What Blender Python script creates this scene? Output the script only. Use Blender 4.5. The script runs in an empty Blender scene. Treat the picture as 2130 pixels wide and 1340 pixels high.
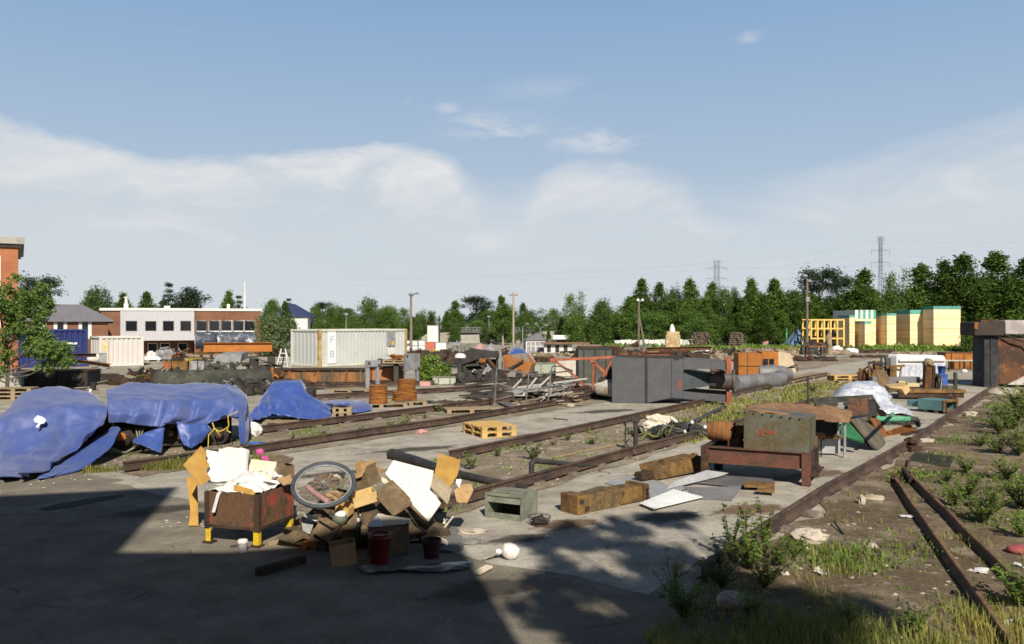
import bpy, math, random
from mathutils import Vector, Matrix, Quaternion, noise as mnoise
R = math.radians
rnd = random.Random(7)
scn = bpy.context.scene
COL = scn.collection

# ------------------------------------------------------------------ camera
F_, H_, CX, CY = 1775.0, 2.9, 1065.0, 670.0
cd = bpy.data.cameras.new("camera"); cam = bpy.data.objects.new("camera", cd); COL.objects.link(cam)
cam.location = (0, 0, H_); cam.rotation_euler = (R(90), 0, 0)
cd.sensor_width = 36; cd.lens = 36 * F_ / 2130; cd.clip_start = .1; cd.clip_end = 6000
scn.camera = cam

# ------------------------------------------------------------------ light
SUN_EL = R(36); SX, SY = -.21, .978          # ground direction the shadows run
to_sun = Vector((-SX * math.cos(SUN_EL), -SY * math.cos(SUN_EL), math.sin(SUN_EL)))
ld = bpy.data.lights.new("sun", 'SUN'); ld.energy = 5.0; ld.angle = R(.5); ld.color = (1, .91, .77)
sun = bpy.data.objects.new("sun", ld); COL.objects.link(sun)
sun.rotation_euler = (-to_sun).to_track_quat('-Z', 'Y').to_euler()
vs = scn.view_settings
vs.view_transform = 'Standard'; vs.look = 'None'; vs.gamma = 1; vs.use_curve_mapping = False; vs.exposure = .42
scn.cycles.filter_width = 1.6
scn.cycles.max_bounces = 5; scn.cycles.transparent_max_bounces = 6

def world():
    w = bpy.data.worlds.new("World"); scn.world = w; w.use_nodes = True
    nt = w.node_tree; N = nt.nodes; Lk = nt.links; N.clear()
    def n(t, **k):
        o = N.new(t)
        for a, b in k.items(): setattr(o, a, b)
        return o
    def val(x):
        return x
    def math_(op, a, b=None, c=None, clamp=False):
        m = n('ShaderNodeMath', operation=op); m.use_clamp = clamp
        for i, v in enumerate((a, b, c)):
            if v is None: continue
            if isinstance(v, (int, float)): m.inputs[i].default_value = v
            else: Lk.new(v, m.inputs[i])
        return m.outputs[0]
    sky = n('ShaderNodeTexSky', sky_type='NISHITA'); sky.sun_disc = False
    sky.sun_elevation = SUN_EL; sky.sun_rotation = math.atan2(to_sun.x, to_sun.y)
    sky.air_density = 1.0; sky.dust_density = .6; sky.ozone_density = 2.2; sky.altitude = 0
    tc = n('ShaderNodeTexCoord'); sep = n('ShaderNodeSeparateXYZ'); Lk.new(tc.outputs['Generated'], sep.inputs[0])
    x, y, z = sep.outputs
    az = math_('ARCTAN2', x, y)                                  # radians, right positive
    hor = math_('SQRT', math_('ADD', math_('MULTIPLY', x, x), math_('MULTIPLY', y, y)))
    el = math_('ARCTAN2', z, hor)
    cmb = n('ShaderNodeCombineXYZ'); Lk.new(math_('MULTIPLY', az, 1.0), cmb.inputs[0]); Lk.new(math_('MULTIPLY', el, 3.2), cmb.inputs[1])
    def nz(scale, detail=7, rough=.55, dist=0.0):
        t = n('ShaderNodeTexNoise'); t.inputs['Scale'].default_value = scale; t.inputs['Detail'].default_value = detail
        t.inputs['Roughness'].default_value = rough; t.inputs['Distortion'].default_value = dist
        Lk.new(cmb.outputs[0], t.inputs['Vector']); return t.outputs['Fac']
    n1, n2, n3 = nz(2.2, 8, .6, .4), nz(9, 8, .62, .3), nz(4.0, 9, .6, 1.2)
    # outline of the cloud bank: elevation of its top edge as a function of azimuth
    def curve(pts, lo=-.75, hi=.75):
        c = n('ShaderNodeFloatCurve'); cu = c.mapping.curves[0]
        P = [((a - lo) / (hi - lo), b) for a, b in pts]
        while len(cu.points) < len(P): cu.points.new(.5, .5)
        for p, (a, b) in zip(cu.points, P): p.location = (a, b); p.handle_type = 'AUTO_CLAMPED'
        c.mapping.update()
        Lk.new(math_('DIVIDE', math_('SUBTRACT', az, lo), hi - lo, clamp=True), c.inputs['Value']); return c.outputs[0]
    def pt(px, py, k=4.0):
        dx = (px - CX) / F_; return math.atan(dx), math.atan((CY - py) / F_ / math.sqrt(1 + dx * dx)) * k - 0
    top = curve([pt(-200, 190), pt(-60, 205), pt(40, 245), pt(140, 268), pt(255, 295), pt(330, 322), pt(520, 318), pt(640, 303), pt(860, 298), pt(930, 315), pt(975, 352), pt(1010, 368), pt(1090, 374), pt(1130, 350), pt(1210, 326), pt(1330, 332), pt(1420, 356), pt(1480, 392), pt(1640, 358), pt(1850, 296), pt(2130, 212), pt(2300, 160)])
    soft = curve([pt(-200, 190)[0:1] + (.09,), (pt(300, 0)[0], .08), (pt(800, 0)[0], .055), (pt(980, 0)[0], .2), (pt(1040, 0)[0], .34), (pt(1150, 0)[0], .14), (pt(1350, 0)[0], .16), (pt(1550, 0)[0], .3), (pt(2130, 0)[0], .3)])
    edge = math_('ADD', math_('DIVIDE', top, 4.0), math_('MULTIPLY', math_('SUBTRACT', n2, .5), .045))
    d = math_('SUBTRACT', edge, el)                                # >0 inside
    m = math_('DIVIDE', d, math_('MULTIPLY', soft, .22), clamp=True)
    m = math_('SMOOTH_MIN', m, 1, .2)
    # inside: bright at the top edge, thinner and greyer below
    body = math_('MULTIPLY_ADD', math_('SUBTRACT', n1, .5), 1.6, .92, clamp=True)
    streak = math_('MULTIPLY_ADD', math_('SUBTRACT', n3, .5), 2.6, .78, clamp=True)
    m = math_('MULTIPLY', m, math_('ADD', math_('MULTIPLY', body, .5), math_('MULTIPLY', streak, .5)))
    # a few loose wisps in the open sky
    def wisp(px, py, rx, ry, amt):
        a0, e0 = pt(px, py, 1)
        q = math_('ADD', math_('POWER', math_('DIVIDE', math_('SUBTRACT', az, a0), rx / F_), 2), math_('POWER', math_('DIVIDE', math_('SUBTRACT', el, e0), ry / F_), 2))
        g = math_('POWER', 2.718, math_('MULTIPLY', q, -1))
        return math_('MULTIPLY', math_('MULTIPLY', g, amt), math_('MULTIPLY_ADD', math_('SUBTRACT', n2, .52), 5, .35, clamp=True))
    ws = [wisp(1260, 290, 95, 22, .95), wisp(1040, 270, 85, 30, .8), wisp(850, 208, 50, 14, .6), wisp(925, 225, 28, 9, .7), wisp(1560, 78, 20, 12, .6), wisp(1160, 190, 150, 25, .22), wisp(380, 62, 20, 12, .15)]
    for q in ws: m = math_('MAXIMUM', m, q)
    # high thin veil that whitens the sky toward the horizon
    veil = math_('MULTIPLY', math_('SUBTRACT', 1, math_('DIVIDE', el, .17), clamp=True), .55)
    veil = math_('MULTIPLY', veil, math_('MULTIPLY_ADD', n1, .8, .45, clamp=True))
    m = math_('MAXIMUM', m, veil)
    m = math_('MULTIPLY', m, math_('MULTIPLY', math_('GREATER_THAN', el, -.02), math_('LESS_THAN', math_('ABSOLUTE', az), 1.3)))
    def cmix(f, a, b, bl='MIX'):
        x_ = n('ShaderNodeMix', data_type='RGBA', blend_type=bl)
        if isinstance(f, (int, float)): x_.inputs[0].default_value = f
        else: Lk.new(f, x_.inputs[0])
        for i, q in ((6, a), (7, b)):
            if isinstance(q, tuple): x_.inputs[i].default_value = q
            else: Lk.new(q, x_.inputs[i])
        return x_.outputs[2]
    # hazy lower sky: pale at the horizon, blue by 20 degrees, the clear Nishita dome above
    low = cmix(math_('POWER', math_('DIVIDE', el, .36, clamp=True), .74), SKY_H, SKY_T)
    base_ = cmix(math_('DIVIDE', math_('SUBTRACT', el, .40), .35, clamp=True), low, cmix(1, sky.outputs[0], SKY_TINT, 'MULTIPLY'))
    lit = math_('ADD', math_('SUBTRACT', 1.0, math_('DIVIDE', d, .075)), math_('MULTIPLY', math_('SUBTRACT', n3, .5), 3.2), clamp=True)
    ccol = cmix(lit, CLOUD, CLOUD_L)
    mix = n('ShaderNodeMix', data_type='RGBA'); Lk.new(math_('MULTIPLY', m, .95), mix.inputs[0])
    Lk.new(base_, mix.inputs[6]); Lk.new(ccol, mix.inputs[7])
    bg = n('ShaderNodeBackground'); bg.inputs[1].default_value = .1; Lk.new(mix.outputs[2], bg.inputs[0])
    out = n('ShaderNodeOutputWorld'); Lk.new(bg.outputs[0], out.inputs[0])
SKY_TINT = (.17, .18, .195, 1); CLOUD = (4.85, 5.2, 5.45, 1); CLOUD_L = (6.1, 6.05, 6.0, 1); SKY_H = (4.9, 5.4, 5.6, 1); SKY_T = (1.85, 3.0, 4.7, 1)
world()

# ------------------------------------------------------------------ placing helpers (pixels of the photograph -> points of the yard)
def G(x, y, z=0.0):
    Y = F_ * (H_ - z) / (y - CY); return Vector(((x - CX) * Y / F_, Y, z))
def D(x, y, Y):
    return Vector(((x - CX) * Y / F_, Y, H_ - (y - CY) * Y / F_))
def plane3(a, b, c):
    n = (b - a).cross(c - a).normalized(); return a, n
def onplane(pl, x, y):
    o = Vector((0, 0, H_)); d = Vector(((x - CX) / F_, 1, -(y - CY) / F_)); p, n = pl
    return o + d * ((p - o).dot(n) / d.dot(n))
def fr(A, B):
    a, b = G(*A), G(*B); d = b - a
    return a, math.atan2(d.y, d.x), d.length
def sc(y): return (y - CY) / H_               # photo pixels per metre on the ground at row y

# ------------------------------------------------------------------ mesh builder
class MB:
    def __init__(s): s.v = []; s.f = []; s.sm = []
    def add(s, vs_, fs, smooth=False):
        k = len(s.v); s.v += [Vector(p) for p in vs_]
        for f in fs: s.f.append([k + i for i in f]); s.sm.append(smooth)
        return s
    def box(s, x0, x1, y0, y1, z0, z1, M=None):
        P = [Vector((x, y, z)) for z in (z0, z1) for y in (y0, y1) for x in (x0, x1)]
        if M is not None: P = [M @ p for p in P]
        return s.add(P, [(0, 2, 3, 1), (4, 5, 7, 6), (0, 1, 5, 4), (2, 6, 7, 3), (0, 4, 6, 2), (1, 3, 7, 5)])
    def bar(s, p, q, w, h=None, up=(0, 0, 1)):
        p, q = Vector(p), Vector(q); h = h or w; d = (q - p)
        L = d.length
        if L < 1e-6: return s
        d /= L; u = Vector(up)
        if abs(d.dot(u)) > .98: u = Vector((1, 0, 0))
        a = d.cross(u).normalized(); b = a.cross(d)
        M = Matrix((a, d, b)).transposed().to_4x4(); M.translation = p
        return s.box(-w / 2, w / 2, 0, L, -h / 2, h / 2, M)
    def tube(s, pts, r, n=8, cap=True):
        pts = [Vector(p) for p in pts]; rs = r if isinstance(r, (list, tuple)) else [r] * len(pts)
        V = []; Fc = []; ref = None
        for i, p in enumerate(pts):
            d = (pts[min(i + 1, len(pts) - 1)] - pts[max(i - 1, 0)])
            d = d.normalized() if d.length > 1e-9 else Vector((0, 0, 1))
            if ref is None: ref = Vector((0, 0, 1)) if abs(d.z) < .9 else Vector((1, 0, 0))
            a = d.cross(ref).normalized(); b = a.cross(d); ref = b
            for j in range(n):
                t = 2 * math.pi * j / n; V.append(p + (a * math.cos(t) + b * math.sin(t)) * rs[i])
        for i in range(len(pts) - 1):
            for j in range(n):
                k = (j + 1) % n; Fc.append((i * n + j, i * n + k, (i + 1) * n + k, (i + 1) * n + j))
        s.add(V, Fc, True)
        if cap: s.add(V[:n], [tuple(range(n))]); s.add(V[-n:], [tuple(reversed(range(n)))])
        return s
    def lathe(s, prof, n=20, M=None):
        V = []; Fc = []
        for r, z in prof:
            for j in range(n):
                t = 2 * math.pi * j / n; p = Vector((r * math.cos(t), r * math.sin(t), z)); V.append(M @ p if M is not None else p)
        for i in range(len(prof) - 1):
            for j in range(n):
                k = (j + 1) % n; Fc.append((i * n + j, i * n + k, (i + 1) * n + k, (i + 1) * n + j))
        s.add(V, Fc, True); m = len(prof)
        if prof[0][0] > 1e-4: s.add(V[:n], [tuple(reversed(range(n)))])
        if prof[-1][0] > 1e-4: s.add(V[-n:], [tuple(range(n))])
        return s
    def prism(s, pts, vec):
        pts = [Vector(p) for p in pts]; vec = Vector(vec); n = len(pts)
        q = [p + vec for p in pts]
        return s.add(pts + q, [tuple(reversed(range(n))), tuple(range(n, 2 * n))] + [(i, (i + 1) % n, n + (i + 1) % n, n + i) for i in range(n)])
    def sweep(s, prof, path, up=(0, 0, 1), closed=True):
        path = [Vector(p) for p in path]; up = Vector(up); m = len(prof); V = []; Fc = []
        for i, p in enumerate(path):
            d = (path[min(i + 1, len(path) - 1)] - path[max(i - 1, 0)]).normalized(); a = d.cross(up).normalized(); b = a.cross(d)
            for (u, w) in prof: V.append(p + a * u + b * w)
        for i in range(len(path) - 1):
            for j in range(m if closed else m - 1):
                k = (j + 1) % m; Fc.append((i * m + j, i * m + k, (i + 1) * m + k, (i + 1) * m + j))
        s.add(V, Fc)
        if closed: s.add(V[:m], [tuple(range(m))]); s.add(V[-m:], [tuple(reversed(range(m)))])
        return s
    def ibeam(s, p, q, w, h, t=.02, up=(0, 0, 1)):
        a = w / 2; b = h / 2
        return s.sweep([(-a, -b), (a, -b), (a, -b + t), (t / 2, -b + t), (t / 2, b - t), (a, b - t), (a, b), (-a, b), (-a, b - t), (-t / 2, b - t), (-t / 2, -b + t), (-a, -b + t)], [p, q], up)
    def grid(s, P, smooth=True):
        n, m = len(P), len(P[0]); V = [p for r in P for p in r]
        return s.add(V, [(i * m + j, i * m + j + 1, (i + 1) * m + j + 1, (i + 1) * m + j) for i in range(n - 1) for j in range(m - 1)], smooth)
    def blob(s, c, rx, ry, rz, seed=0, rough=.25, n=10, m=7, flat=False):
        c = Vector(c); V = []; Fc = []
        for i in range(m + 1):
            ph = math.pi * i / m
            for j in range(n):
                t = 2 * math.pi * j / n; d = Vector((math.sin(ph) * math.cos(t), math.sin(ph) * math.sin(t), math.cos(ph)))
                k = 1 + rough * mnoise.noise(d * 1.9 + Vector((seed * 7.3, seed * 1.7, seed * 3.1)))
                if flat: k *= 1 + rough * .5 * mnoise.noise(d * 4 + Vector((seed, 0, 0)))
                V.append(c + Vector((d.x * rx, d.y * ry, d.z * rz)) * k)
        for i in range(m):
            for j in range(n):
                k = (j + 1) % n; Fc.append((i * n + j, (i + 1) * n + j, (i + 1) * n + k, i * n + k))
        return s.add(V, Fc, not flat)
    def disp(s, amp, scale, seed=0, axis=None):
        for i, p in enumerate(s.v):
            q = p * scale + Vector((seed, seed * 2.3, -seed))
            dv = mnoise.noise_vector(q) * amp
            s.v[i] = p + (dv if axis is None else Vector(axis) * dv.x)
        return s
    def mesh(s, name):
        me = bpy.data.meshes.new(name); me.from_pydata([tuple(p) for p in s.v], [], s.f)
        me.polygons.foreach_set('use_smooth', s.sm); me.validate(); me.update(); return me

def tag(o, label=None, cat=None, group=None, kind=None):
    if label: o['label'] = label
    if cat: o['category'] = cat
    if group: o['group'] = group
    if kind: o['kind'] = kind
    return o
def thing(name, label, cat, loc=(0, 0, 0), rz=0, group=None):
    o = bpy.data.objects.new(name, None); COL.objects.link(o); o.empty_display_size = .3
    o.location = loc; o.rotation_euler = (0, 0, rz); return tag(o, label, cat, group)
def link(name, mb, m, parent=None, bevel=0):
    me = mb.mesh(name)
    for q in (m if isinstance(m, (list, tuple)) else [m]): me.materials.append(q)
    o = bpy.data.objects.new(name, me); COL.objects.link(o); o.parent = parent
    if bevel:
        b = o.modifiers.new('bevel', 'BEVEL'); b.width = bevel; b.segments = 2; b.limit_method = 'ANGLE'; b.angle_limit = R(50)
    return o
def part(name, mb, m, parent, bevel=0, W=False, label=None):
    if W:
        q = parent; M = Matrix.Translation(q.location) @ Matrix.Rotation(q.rotation_euler.z, 4, 'Z')
        I = M.inverted(); mb.v = [I @ p for p in mb.v]
    o = link(name, mb, m, parent, bevel)
    if label: o['label'] = label
    return o
def solo(name, label, cat, mb, m, loc=None, rz=0, group=None, bevel=0, kind=None):
    """one-mesh thing; loc None: the mesh is in yard coordinates and gets its origin at its base centre"""
    if loc is None:
        xs = [p.x for p in mb.v]; ys = [p.y for p in mb.v]; zs = [p.z for p in mb.v]
        loc = Vector(((min(xs) + max(xs)) / 2, (min(ys) + max(ys)) / 2, min(zs))); mb.v = [p - loc for p in mb.v]
    o = link(name, mb, m, None, bevel); o.location = loc; o.rotation_euler = (0, 0, rz); return tag(o, label, cat, group, kind)
def copy_tree(o, parent=None):
    c = o.copy(); COL.objects.link(c); c.parent = parent
    for ch in list(o.children): copy_tree(ch, c)
    return c
def slab(pts, pl, th):
    """outline in photo pixels laid on a plane of the yard, given thickness"""
    P = [onplane(pl, *p) for p in pts]; n = pl[1]
    if n.dot(Vector((0, 0, H_)) - P[0]) < 0: n = -n
    return MB().prism(P, -n * th)
def gslab(pts, z, th): return slab(pts, (Vector((0, 0, z)), Vector((0, 0, 1))), th)

# ------------------------------------------------------------------ materials
def srgb(r, g, b):
    f = lambda c: ((c / 255 + .055) / 1.055) ** 2.4 if c > 10 else c / 255 / 12.92
    return (f(r), f(g), f(b), 1)
MATS = {}
def wmat(name, c1, c2=None, c3=None, scale=3.0, thr=.5, w=.12, thr3=.62, scale3=None, rough=.85, metal=0, bump=.25, fine=30, var=.35, stretch=(1, 1, 1), spec=.3, obj_rand=.15):
    """weathered surface: base colour c1, patches of c2, smaller patches of c3, fine grain and relief"""
    if name in MATS: return MATS[name]
    m = bpy.data.materials.new(name); m.use_nodes = True; nt = m.node_tree; N = nt.nodes; L = nt.links
    b = N['Principled BSDF']; b.inputs['Roughness'].default_value = rough; b.inputs['Metallic'].default_value = metal
    b.inputs['Specular IOR Level'].default_value = spec
    tc = N.new('ShaderNodeTexCoord'); oi = N.new('ShaderNodeObjectInfo')
    mp = N.new('ShaderNodeMapping'); mp.inputs['Scale'].default_value = stretch
    sc_ = N.new('ShaderNodeVectorMath'); sc_.operation = 'SCALE'; sc_.inputs[0].default_value = (37, 19, 53); L.new(oi.outputs['Random'], sc_.inputs['Scale'])
    ad = N.new('ShaderNodeVectorMath'); L.new(tc.outputs['Object'], ad.inputs[0]); L.new(sc_.outputs[0], ad.inputs[1]); L.new(ad.outputs[0], mp.inputs[0])
    def nz(s, d=6, r=.6, vec=None):
        t = N.new('ShaderNodeTexNoise'); t.inputs['Scale'].default_value = s; t.inputs['Detail'].default_value = d; t.inputs['Roughness'].default_value = r
        L.new((vec or mp.outputs[0]), t.inputs['Vector']); return t.outputs['Fac']
    def ramp(f, t, w_):
        r = N.new('ShaderNodeMapRange'); r.interpolation_type = 'SMOOTHSTEP'; r.inputs[1].default_value = t - w_; r.inputs[2].default_value = t + w_; L.new(f, r.inputs[0]); return r.outputs[0]
    def mix(f, a, c, bl='MIX'):
        x = N.new('ShaderNodeMix'); x.data_type = 'RGBA'; x.blend_type = bl
        if isinstance(f, float): x.inputs[0].default_value = f
        else: L.new(f, x.inputs[0])
        for i, q in ((6, a), (7, c)):
            if isinstance(q, tuple): x.inputs[i].default_value = q
            else: L.new(q, x.inputs[i])
        return x.outputs[2]
    c = c1
    if c2: c = mix(ramp(nz(scale, 8, .65), thr, w), c, c2)
    if c3: c = mix(ramp(nz((scale3 or scale * 2.7) + .13, 7, .65), thr3, w * .7), c, c3)
    g = nz(fine, 5, .7)
    vr = N.new('ShaderNodeMapRange'); vr.inputs[1].default_value = .25; vr.inputs[2].default_value = .75; vr.inputs[3].default_value = 1 - var; vr.inputs[4].default_value = 1 + var; L.new(g, vr.inputs[0])
    br = N.new('ShaderNodeMapRange'); br.inputs[3].default_value = 1 - obj_rand; br.inputs[4].default_value = 1 + obj_rand; L.new(oi.outputs['Random'], br.inputs[0])
    mu = N.new('ShaderNodeMath'); mu.operation = 'MULTIPLY'; L.new(vr.outputs[0], mu.inputs[0]); L.new(br.outputs[0], mu.inputs[1])
    c = mix(1.0, c, mu.outputs[0], 'MULTIPLY'); L.new(c, b.inputs['Base Color'])
    if bump:
        bp = N.new('ShaderNodeBump'); bp.inputs['Strength'].default_value = bump; bp.inputs['Distance'].default_value = .02; L.new(g, bp.inputs['Height']); L.new(bp.outputs[0], b.inputs['Normal'])
    MATS[name] = m; return m
def grey(v, t=1.0): return (v * t, v, v / t, 1)
RUST = wmat('rust', (.13, .055, .022, 1), (.055, .028, .016, 1), (.24, .10, .03, 1), scale=2.2, fine=22)
RUSTD = wmat('dark_rust', (.055, .032, .02, 1), (.022, .017, .014, 1), (.12, .055, .025, 1), scale=2.5, fine=20)
RUSTO = wmat('orange_rust', (.30, .115, .025, 1), (.14, .055, .02, 1), (.07, .04, .022, 1), scale=1.8, thr=.54, fine=14, thr3=.64)
RUSTY = wmat('yellow_rust', (.20, .112, .036, 1), (.085, .05, .022, 1), (.05, .032, .018, 1), scale=2.6, thr=.52, fine=16)
RAIL = wmat('rail_steel', (.085, .055, .042, 1), (.045, .03, .024, 1), (.13, .075, .045, 1), scale=1.5, fine=26, rough=.7, obj_rand=.05)
REDOX = wmat('red_primer', (.34, .105, .055, 1), (.22, .07, .04, 1), (.10, .05, .03, 1), scale=2, thr=.55, fine=18)
REDBR = wmat('red_brown_paint', (.125, .05, .034, 1), (.075, .042, .03, 1), (.04, .03, .022, 1), scale=2.3, fine=20)
HOPPER = wmat('grey_primer', (.086, .091, .102, 1), (.07, .074, .084, 1), (.11, .10, .09, 1), scale=1.1, thr=.5, w=.25, fine=26, var=.16, rough=.7, bump=.08, obj_rand=.05)
DUCT = wmat('galvanised_duct', (.19, .19, .20, 1), (.13, .125, .125, 1), (.16, .11, .08, 1), scale=1.6, thr3=.68, fine=20, rough=.55, metal=.2, var=.2)
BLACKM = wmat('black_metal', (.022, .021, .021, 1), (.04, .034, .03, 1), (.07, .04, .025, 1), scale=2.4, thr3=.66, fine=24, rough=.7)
SOOT = wmat('sooty_green_metal', (.055, .058, .045, 1), (.028, .03, .026, 1), (.10, .10, .075, 1), scale=1.4, fine=16)
GREYM = wmat('grey_painted_metal', (.25, .26, .28, 1), (.17, .17, .175, 1), (.12, .075, .05, 1), scale=2.6, thr3=.68, fine=26, rough=.65)
GREENM = wmat('grey_green_paint', (.20, .215, .17, 1), (.135, .14, .11, 1), (.10, .075, .045, 1), scale=3.4, thr3=.64, fine=26)
TEAL = wmat('teal_paint', (.11, .23, .235, 1), (.085, .17, .175, 1), (.12, .09, .06, 1), scale=2.2, thr3=.7, fine=22, var=.2)
GREEN = wmat('green_paint', (.025, .14, .06, 1), (.02, .08, .04, 1), (.06, .05, .03, 1), scale=2.6, thr3=.68, fine=22, var=.2)
MINT = wmat('mint_pipe', (.10, .36, .22, 1), (.06, .20, .12, 1), scale=3, fine=22, var=.2)
RUSTSHEET = wmat('tan_rusted_sheet', (.27, .155, .075, 1), (.17, .09, .045, 1), (.33, .22, .13, 1), scale=1.6, w=.2, fine=16, var=.25)
BOXSIDE = wmat('stained_grey_steel', (.125, .132, .108, 1), (.105, .075, .03, 1), (.045, .035, .02, 1), scale=1.7, thr=.53, w=.14, thr3=.63, scale3=2.1, fine=22, rough=.5, metal=.25, var=.22)
WOODP = wmat('pallet_wood', (.50, .34, .13, 1), (.42, .27, .10, 1), scale=5, fine=18, stretch=(1, 8, 8), var=.2, bump=.15)
WOODG = wmat('grey_pallet_wood', (.30, .235, .15, 1), (.22, .165, .10, 1), scale=5, fine=18, stretch=(1, 8, 8), var=.25)
WOODD = wmat('dark_old_wood', (.075, .058, .042, 1), (.045, .036, .028, 1), (.14, .11, .08, 1), scale=3, fine=14, stretch=(1, 7, 7))
PLANK = wmat('grey_plank', (.40, .37, .31, 1), (.28, .25, .21, 1), scale=3, fine=14, stretch=(1, 7, 7), obj_rand=.4)
TIMBER = wmat('stacked_yellow_timber', (.86, .67, .41, 1), (.78, .57, .31, 1), scale=.6, fine=2.5, stretch=(.05, .05, 9), var=.12, bump=.3, rough=.8, obj_rand=.04)
TIMB_Y = wmat('yellow_timber_frame', (.62, .42, .13, 1), (.54, .35, .10, 1), scale=2, fine=9, var=.12)
WRAP = wmat('green_wrap', (.10, .34, .27, 1), (.08, .26, .21, 1), scale=1.2, fine=4, rough=.45, var=.12)
CARD = wmat('cardboard', (.40, .26, .13, 1), (.30, .19, .09, 1), (.16, .10, .05, 1), thr3=.66, scale=4, fine=30, var=.12, bump=.05, w=.2)
CARDD = wmat('damp_cardboard', (.16, .112, .065, 1), (.10, .07, .04, 1), (.24, .17, .10, 1), thr3=.64, scale=4, fine=30, var=.18, bump=.08, w=.2)
CARDY = wmat('ochre_board', (.44, .265, .065, 1), (.35, .20, .05, 1), scale=6, fine=24, var=.15, bump=.05)
CARDW = wmat('white_board', (.68, .64, .61, 1), (.62, .58, .54, 1), scale=3, fine=26, var=.05, bump=.02, rough=.6, w=.25, obj_rand=.05)
PAPER = wmat('white_paper', (.64, .63, .62, 1), (.54, .53, .53, 1), scale=6, fine=26, var=.08, bump=.1, rough=.9)
CREAM = wmat('cream_card', (.62, .55, .42, 1), (.54, .47, .35, 1), scale=4, fine=26, var=.08, bump=.03)
TARP = wmat('blue_tarpaulin', (.022, .055, .235, 1), (.03, .07, .28, 1), (.055, .095, .29, 1), scale=.9, w=.25, thr3=.6, fine=14, var=.10, rough=.46, bump=.05, spec=.5, obj_rand=.04)
TARPF = wmat('faded_blue_tarpaulin', (.034, .068, .25, 1), (.055, .09, .27, 1), (.10, .125, .27, 1), scale=.9, w=.25, thr3=.6, fine=14, var=.12, rough=.6, bump=.05, spec=.5, obj_rand=.02)
for q_ in (TARP, TARPF): q_.node_tree.nodes['Principled BSDF'].inputs['Sheen Weight'].default_value = .22
PLASTIC = wmat('cloudy_plastic_film', (.50, .53, .60, 1), (.30, .33, .42, 1), (.72, .73, .76, 1), scale=2.4, w=.2, thr3=.56, fine=9, var=.12, rough=.28, bump=.12, spec=.6)
CONT_G = wmat('grey_container_paint', (.47, .49, .48, 1), (.41, .43, .415, 1), (.36, .25, .10, 1), scale=.9, w=.2, thr3=.74, scale3=1.6, fine=12, var=.08, rough=.6, bump=.04)
CONT_R = wmat('rust_streaked_post', (.36, .31, .14, 1), (.28, .13, .05, 1), scale=1.6, w=.1, fine=16)
CONT_B = wmat('navy_container_paint', (.016, .026, .13, 1), (.012, .02, .095, 1), scale=.9, w=.2, fine=12, var=.12, rough=.55)
CONT_W = wmat('white_container_paint', (.66, .63, .60, 1), (.60, .57, .54, 1), scale=.8, w=.25, fine=12, var=.05, rough=.6, bump=.03)
WHITE = wmat('white_paint', (.64, .63, .60, 1), (.56, .55, .52, 1), scale=2, w=.2, fine=14, var=.08)
GLASS = wmat('window_glass', (.012, .014, .018, 1), rough=.08, spec=.6, bump=0, var=.05)
CONCR = wmat('concrete', (.36, .345, .315, 1), (.29, .275, .25, 1), (.22, .205, .18, 1), scale=.9, w=.2, fine=9, var=.14)
BRICKC = None
ROOFG = wmat('grey_metal_roof', (.15, .145, .165, 1), (.125, .12, .14, 1), scale=.8, w=.2, fine=6, stretch=(6, 1, 1), var=.08)
ROOFB = wmat('blue_grey_roof', (.035, .05, .12, 1), (.03, .042, .10, 1), scale=.5, fine=4, var=.1)
STONE = wmat('pale_stone', (.44, .39, .32, 1), (.34, .30, .25, 1), scale=4, fine=18, var=.25, bump=.5)
RUBBER = wmat('black_rubber', (.055, .065, .075, 1), (.04, .045, .05, 1), scale=4, fine=40, var=.2, rough=.6)
PIPE = wmat('black_pipe', (.024, .023, .023, 1), (.045, .04, .036, 1), scale=3, fine=26, rough=.5, var=.2)
YELLOW = wmat('yellow_paint', (.62, .42, .02, 1), (.42, .26, .03, 1), (.13, .08, .03, 1), scale=6, thr=.6, thr3=.66, fine=26)
BINS = wmat('chipped_red_bin_paint', (.115, .062, .035, 1), (.27, .05, .03, 1), (.07, .05, .03, 1), scale=3.6, thr=.56, w=.08, thr3=.56, scale3=5.2, fine=22, stretch=(1, 1, .8))
REDP = wmat('dark_red_plastic', (.13, .013, .012, 1), (.07, .011, .010, 1), scale=4, fine=20, rough=.4, var=.2)
SHEETM = wmat('galvanised_sheet', (.42, .43, .45, 1), (.33, .335, .345, 1), scale=2.2, w=.2, fine=14, rough=.5, metal=.25, var=.12)
SHEETD = wmat('dark_steel_sheet', (.15, .15, .165, 1), (.10, .095, .10, 1), (.15, .10, .06, 1), scale=2.2, w=.2, thr3=.68, fine=18, rough=.6, var=.18)
SLEEPER = wmat('tarred_sleeper', (.05, .038, .028, 1), (.10, .08, .06, 1), scale=4, fine=12, stretch=(1, 8, 8))
BLUEM = wmat('blue_ink', (.12, .20, .50, 1), bump=0, var=.05, obj_rand=0)
REDM = wmat('red_chalk', (.42, .065, .03, 1), bump=0, var=.15, obj_rand=0)
LOGM = wmat('log_ends', (.12, .095, .07, 1), (.07, .055, .042, 1), (.2, .16, .11, 1), scale=4, fine=10)
CABLE = wmat('cable_sheath', (.02, .02, .022, 1), (.04, .038, .035, 1), scale=5, fine=20, rough=.5)
CLOTHW = wmat('dirty_white_cloth', (.60, .56, .46, 1), (.42, .38, .30, 1), scale=5, fine=20, var=.2)
YBLOCK = wmat('weathered_ochre_block', (.46, .36, .22, 1), (.36, .24, .12, 1), (.55, .46, .34, 1), scale=1.2, fine=8)
PINKM = wmat('faded_pink', (.45, .23, .22, 1), (.36, .2, .19, 1), scale=4, fine=20, var=.15)
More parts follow.
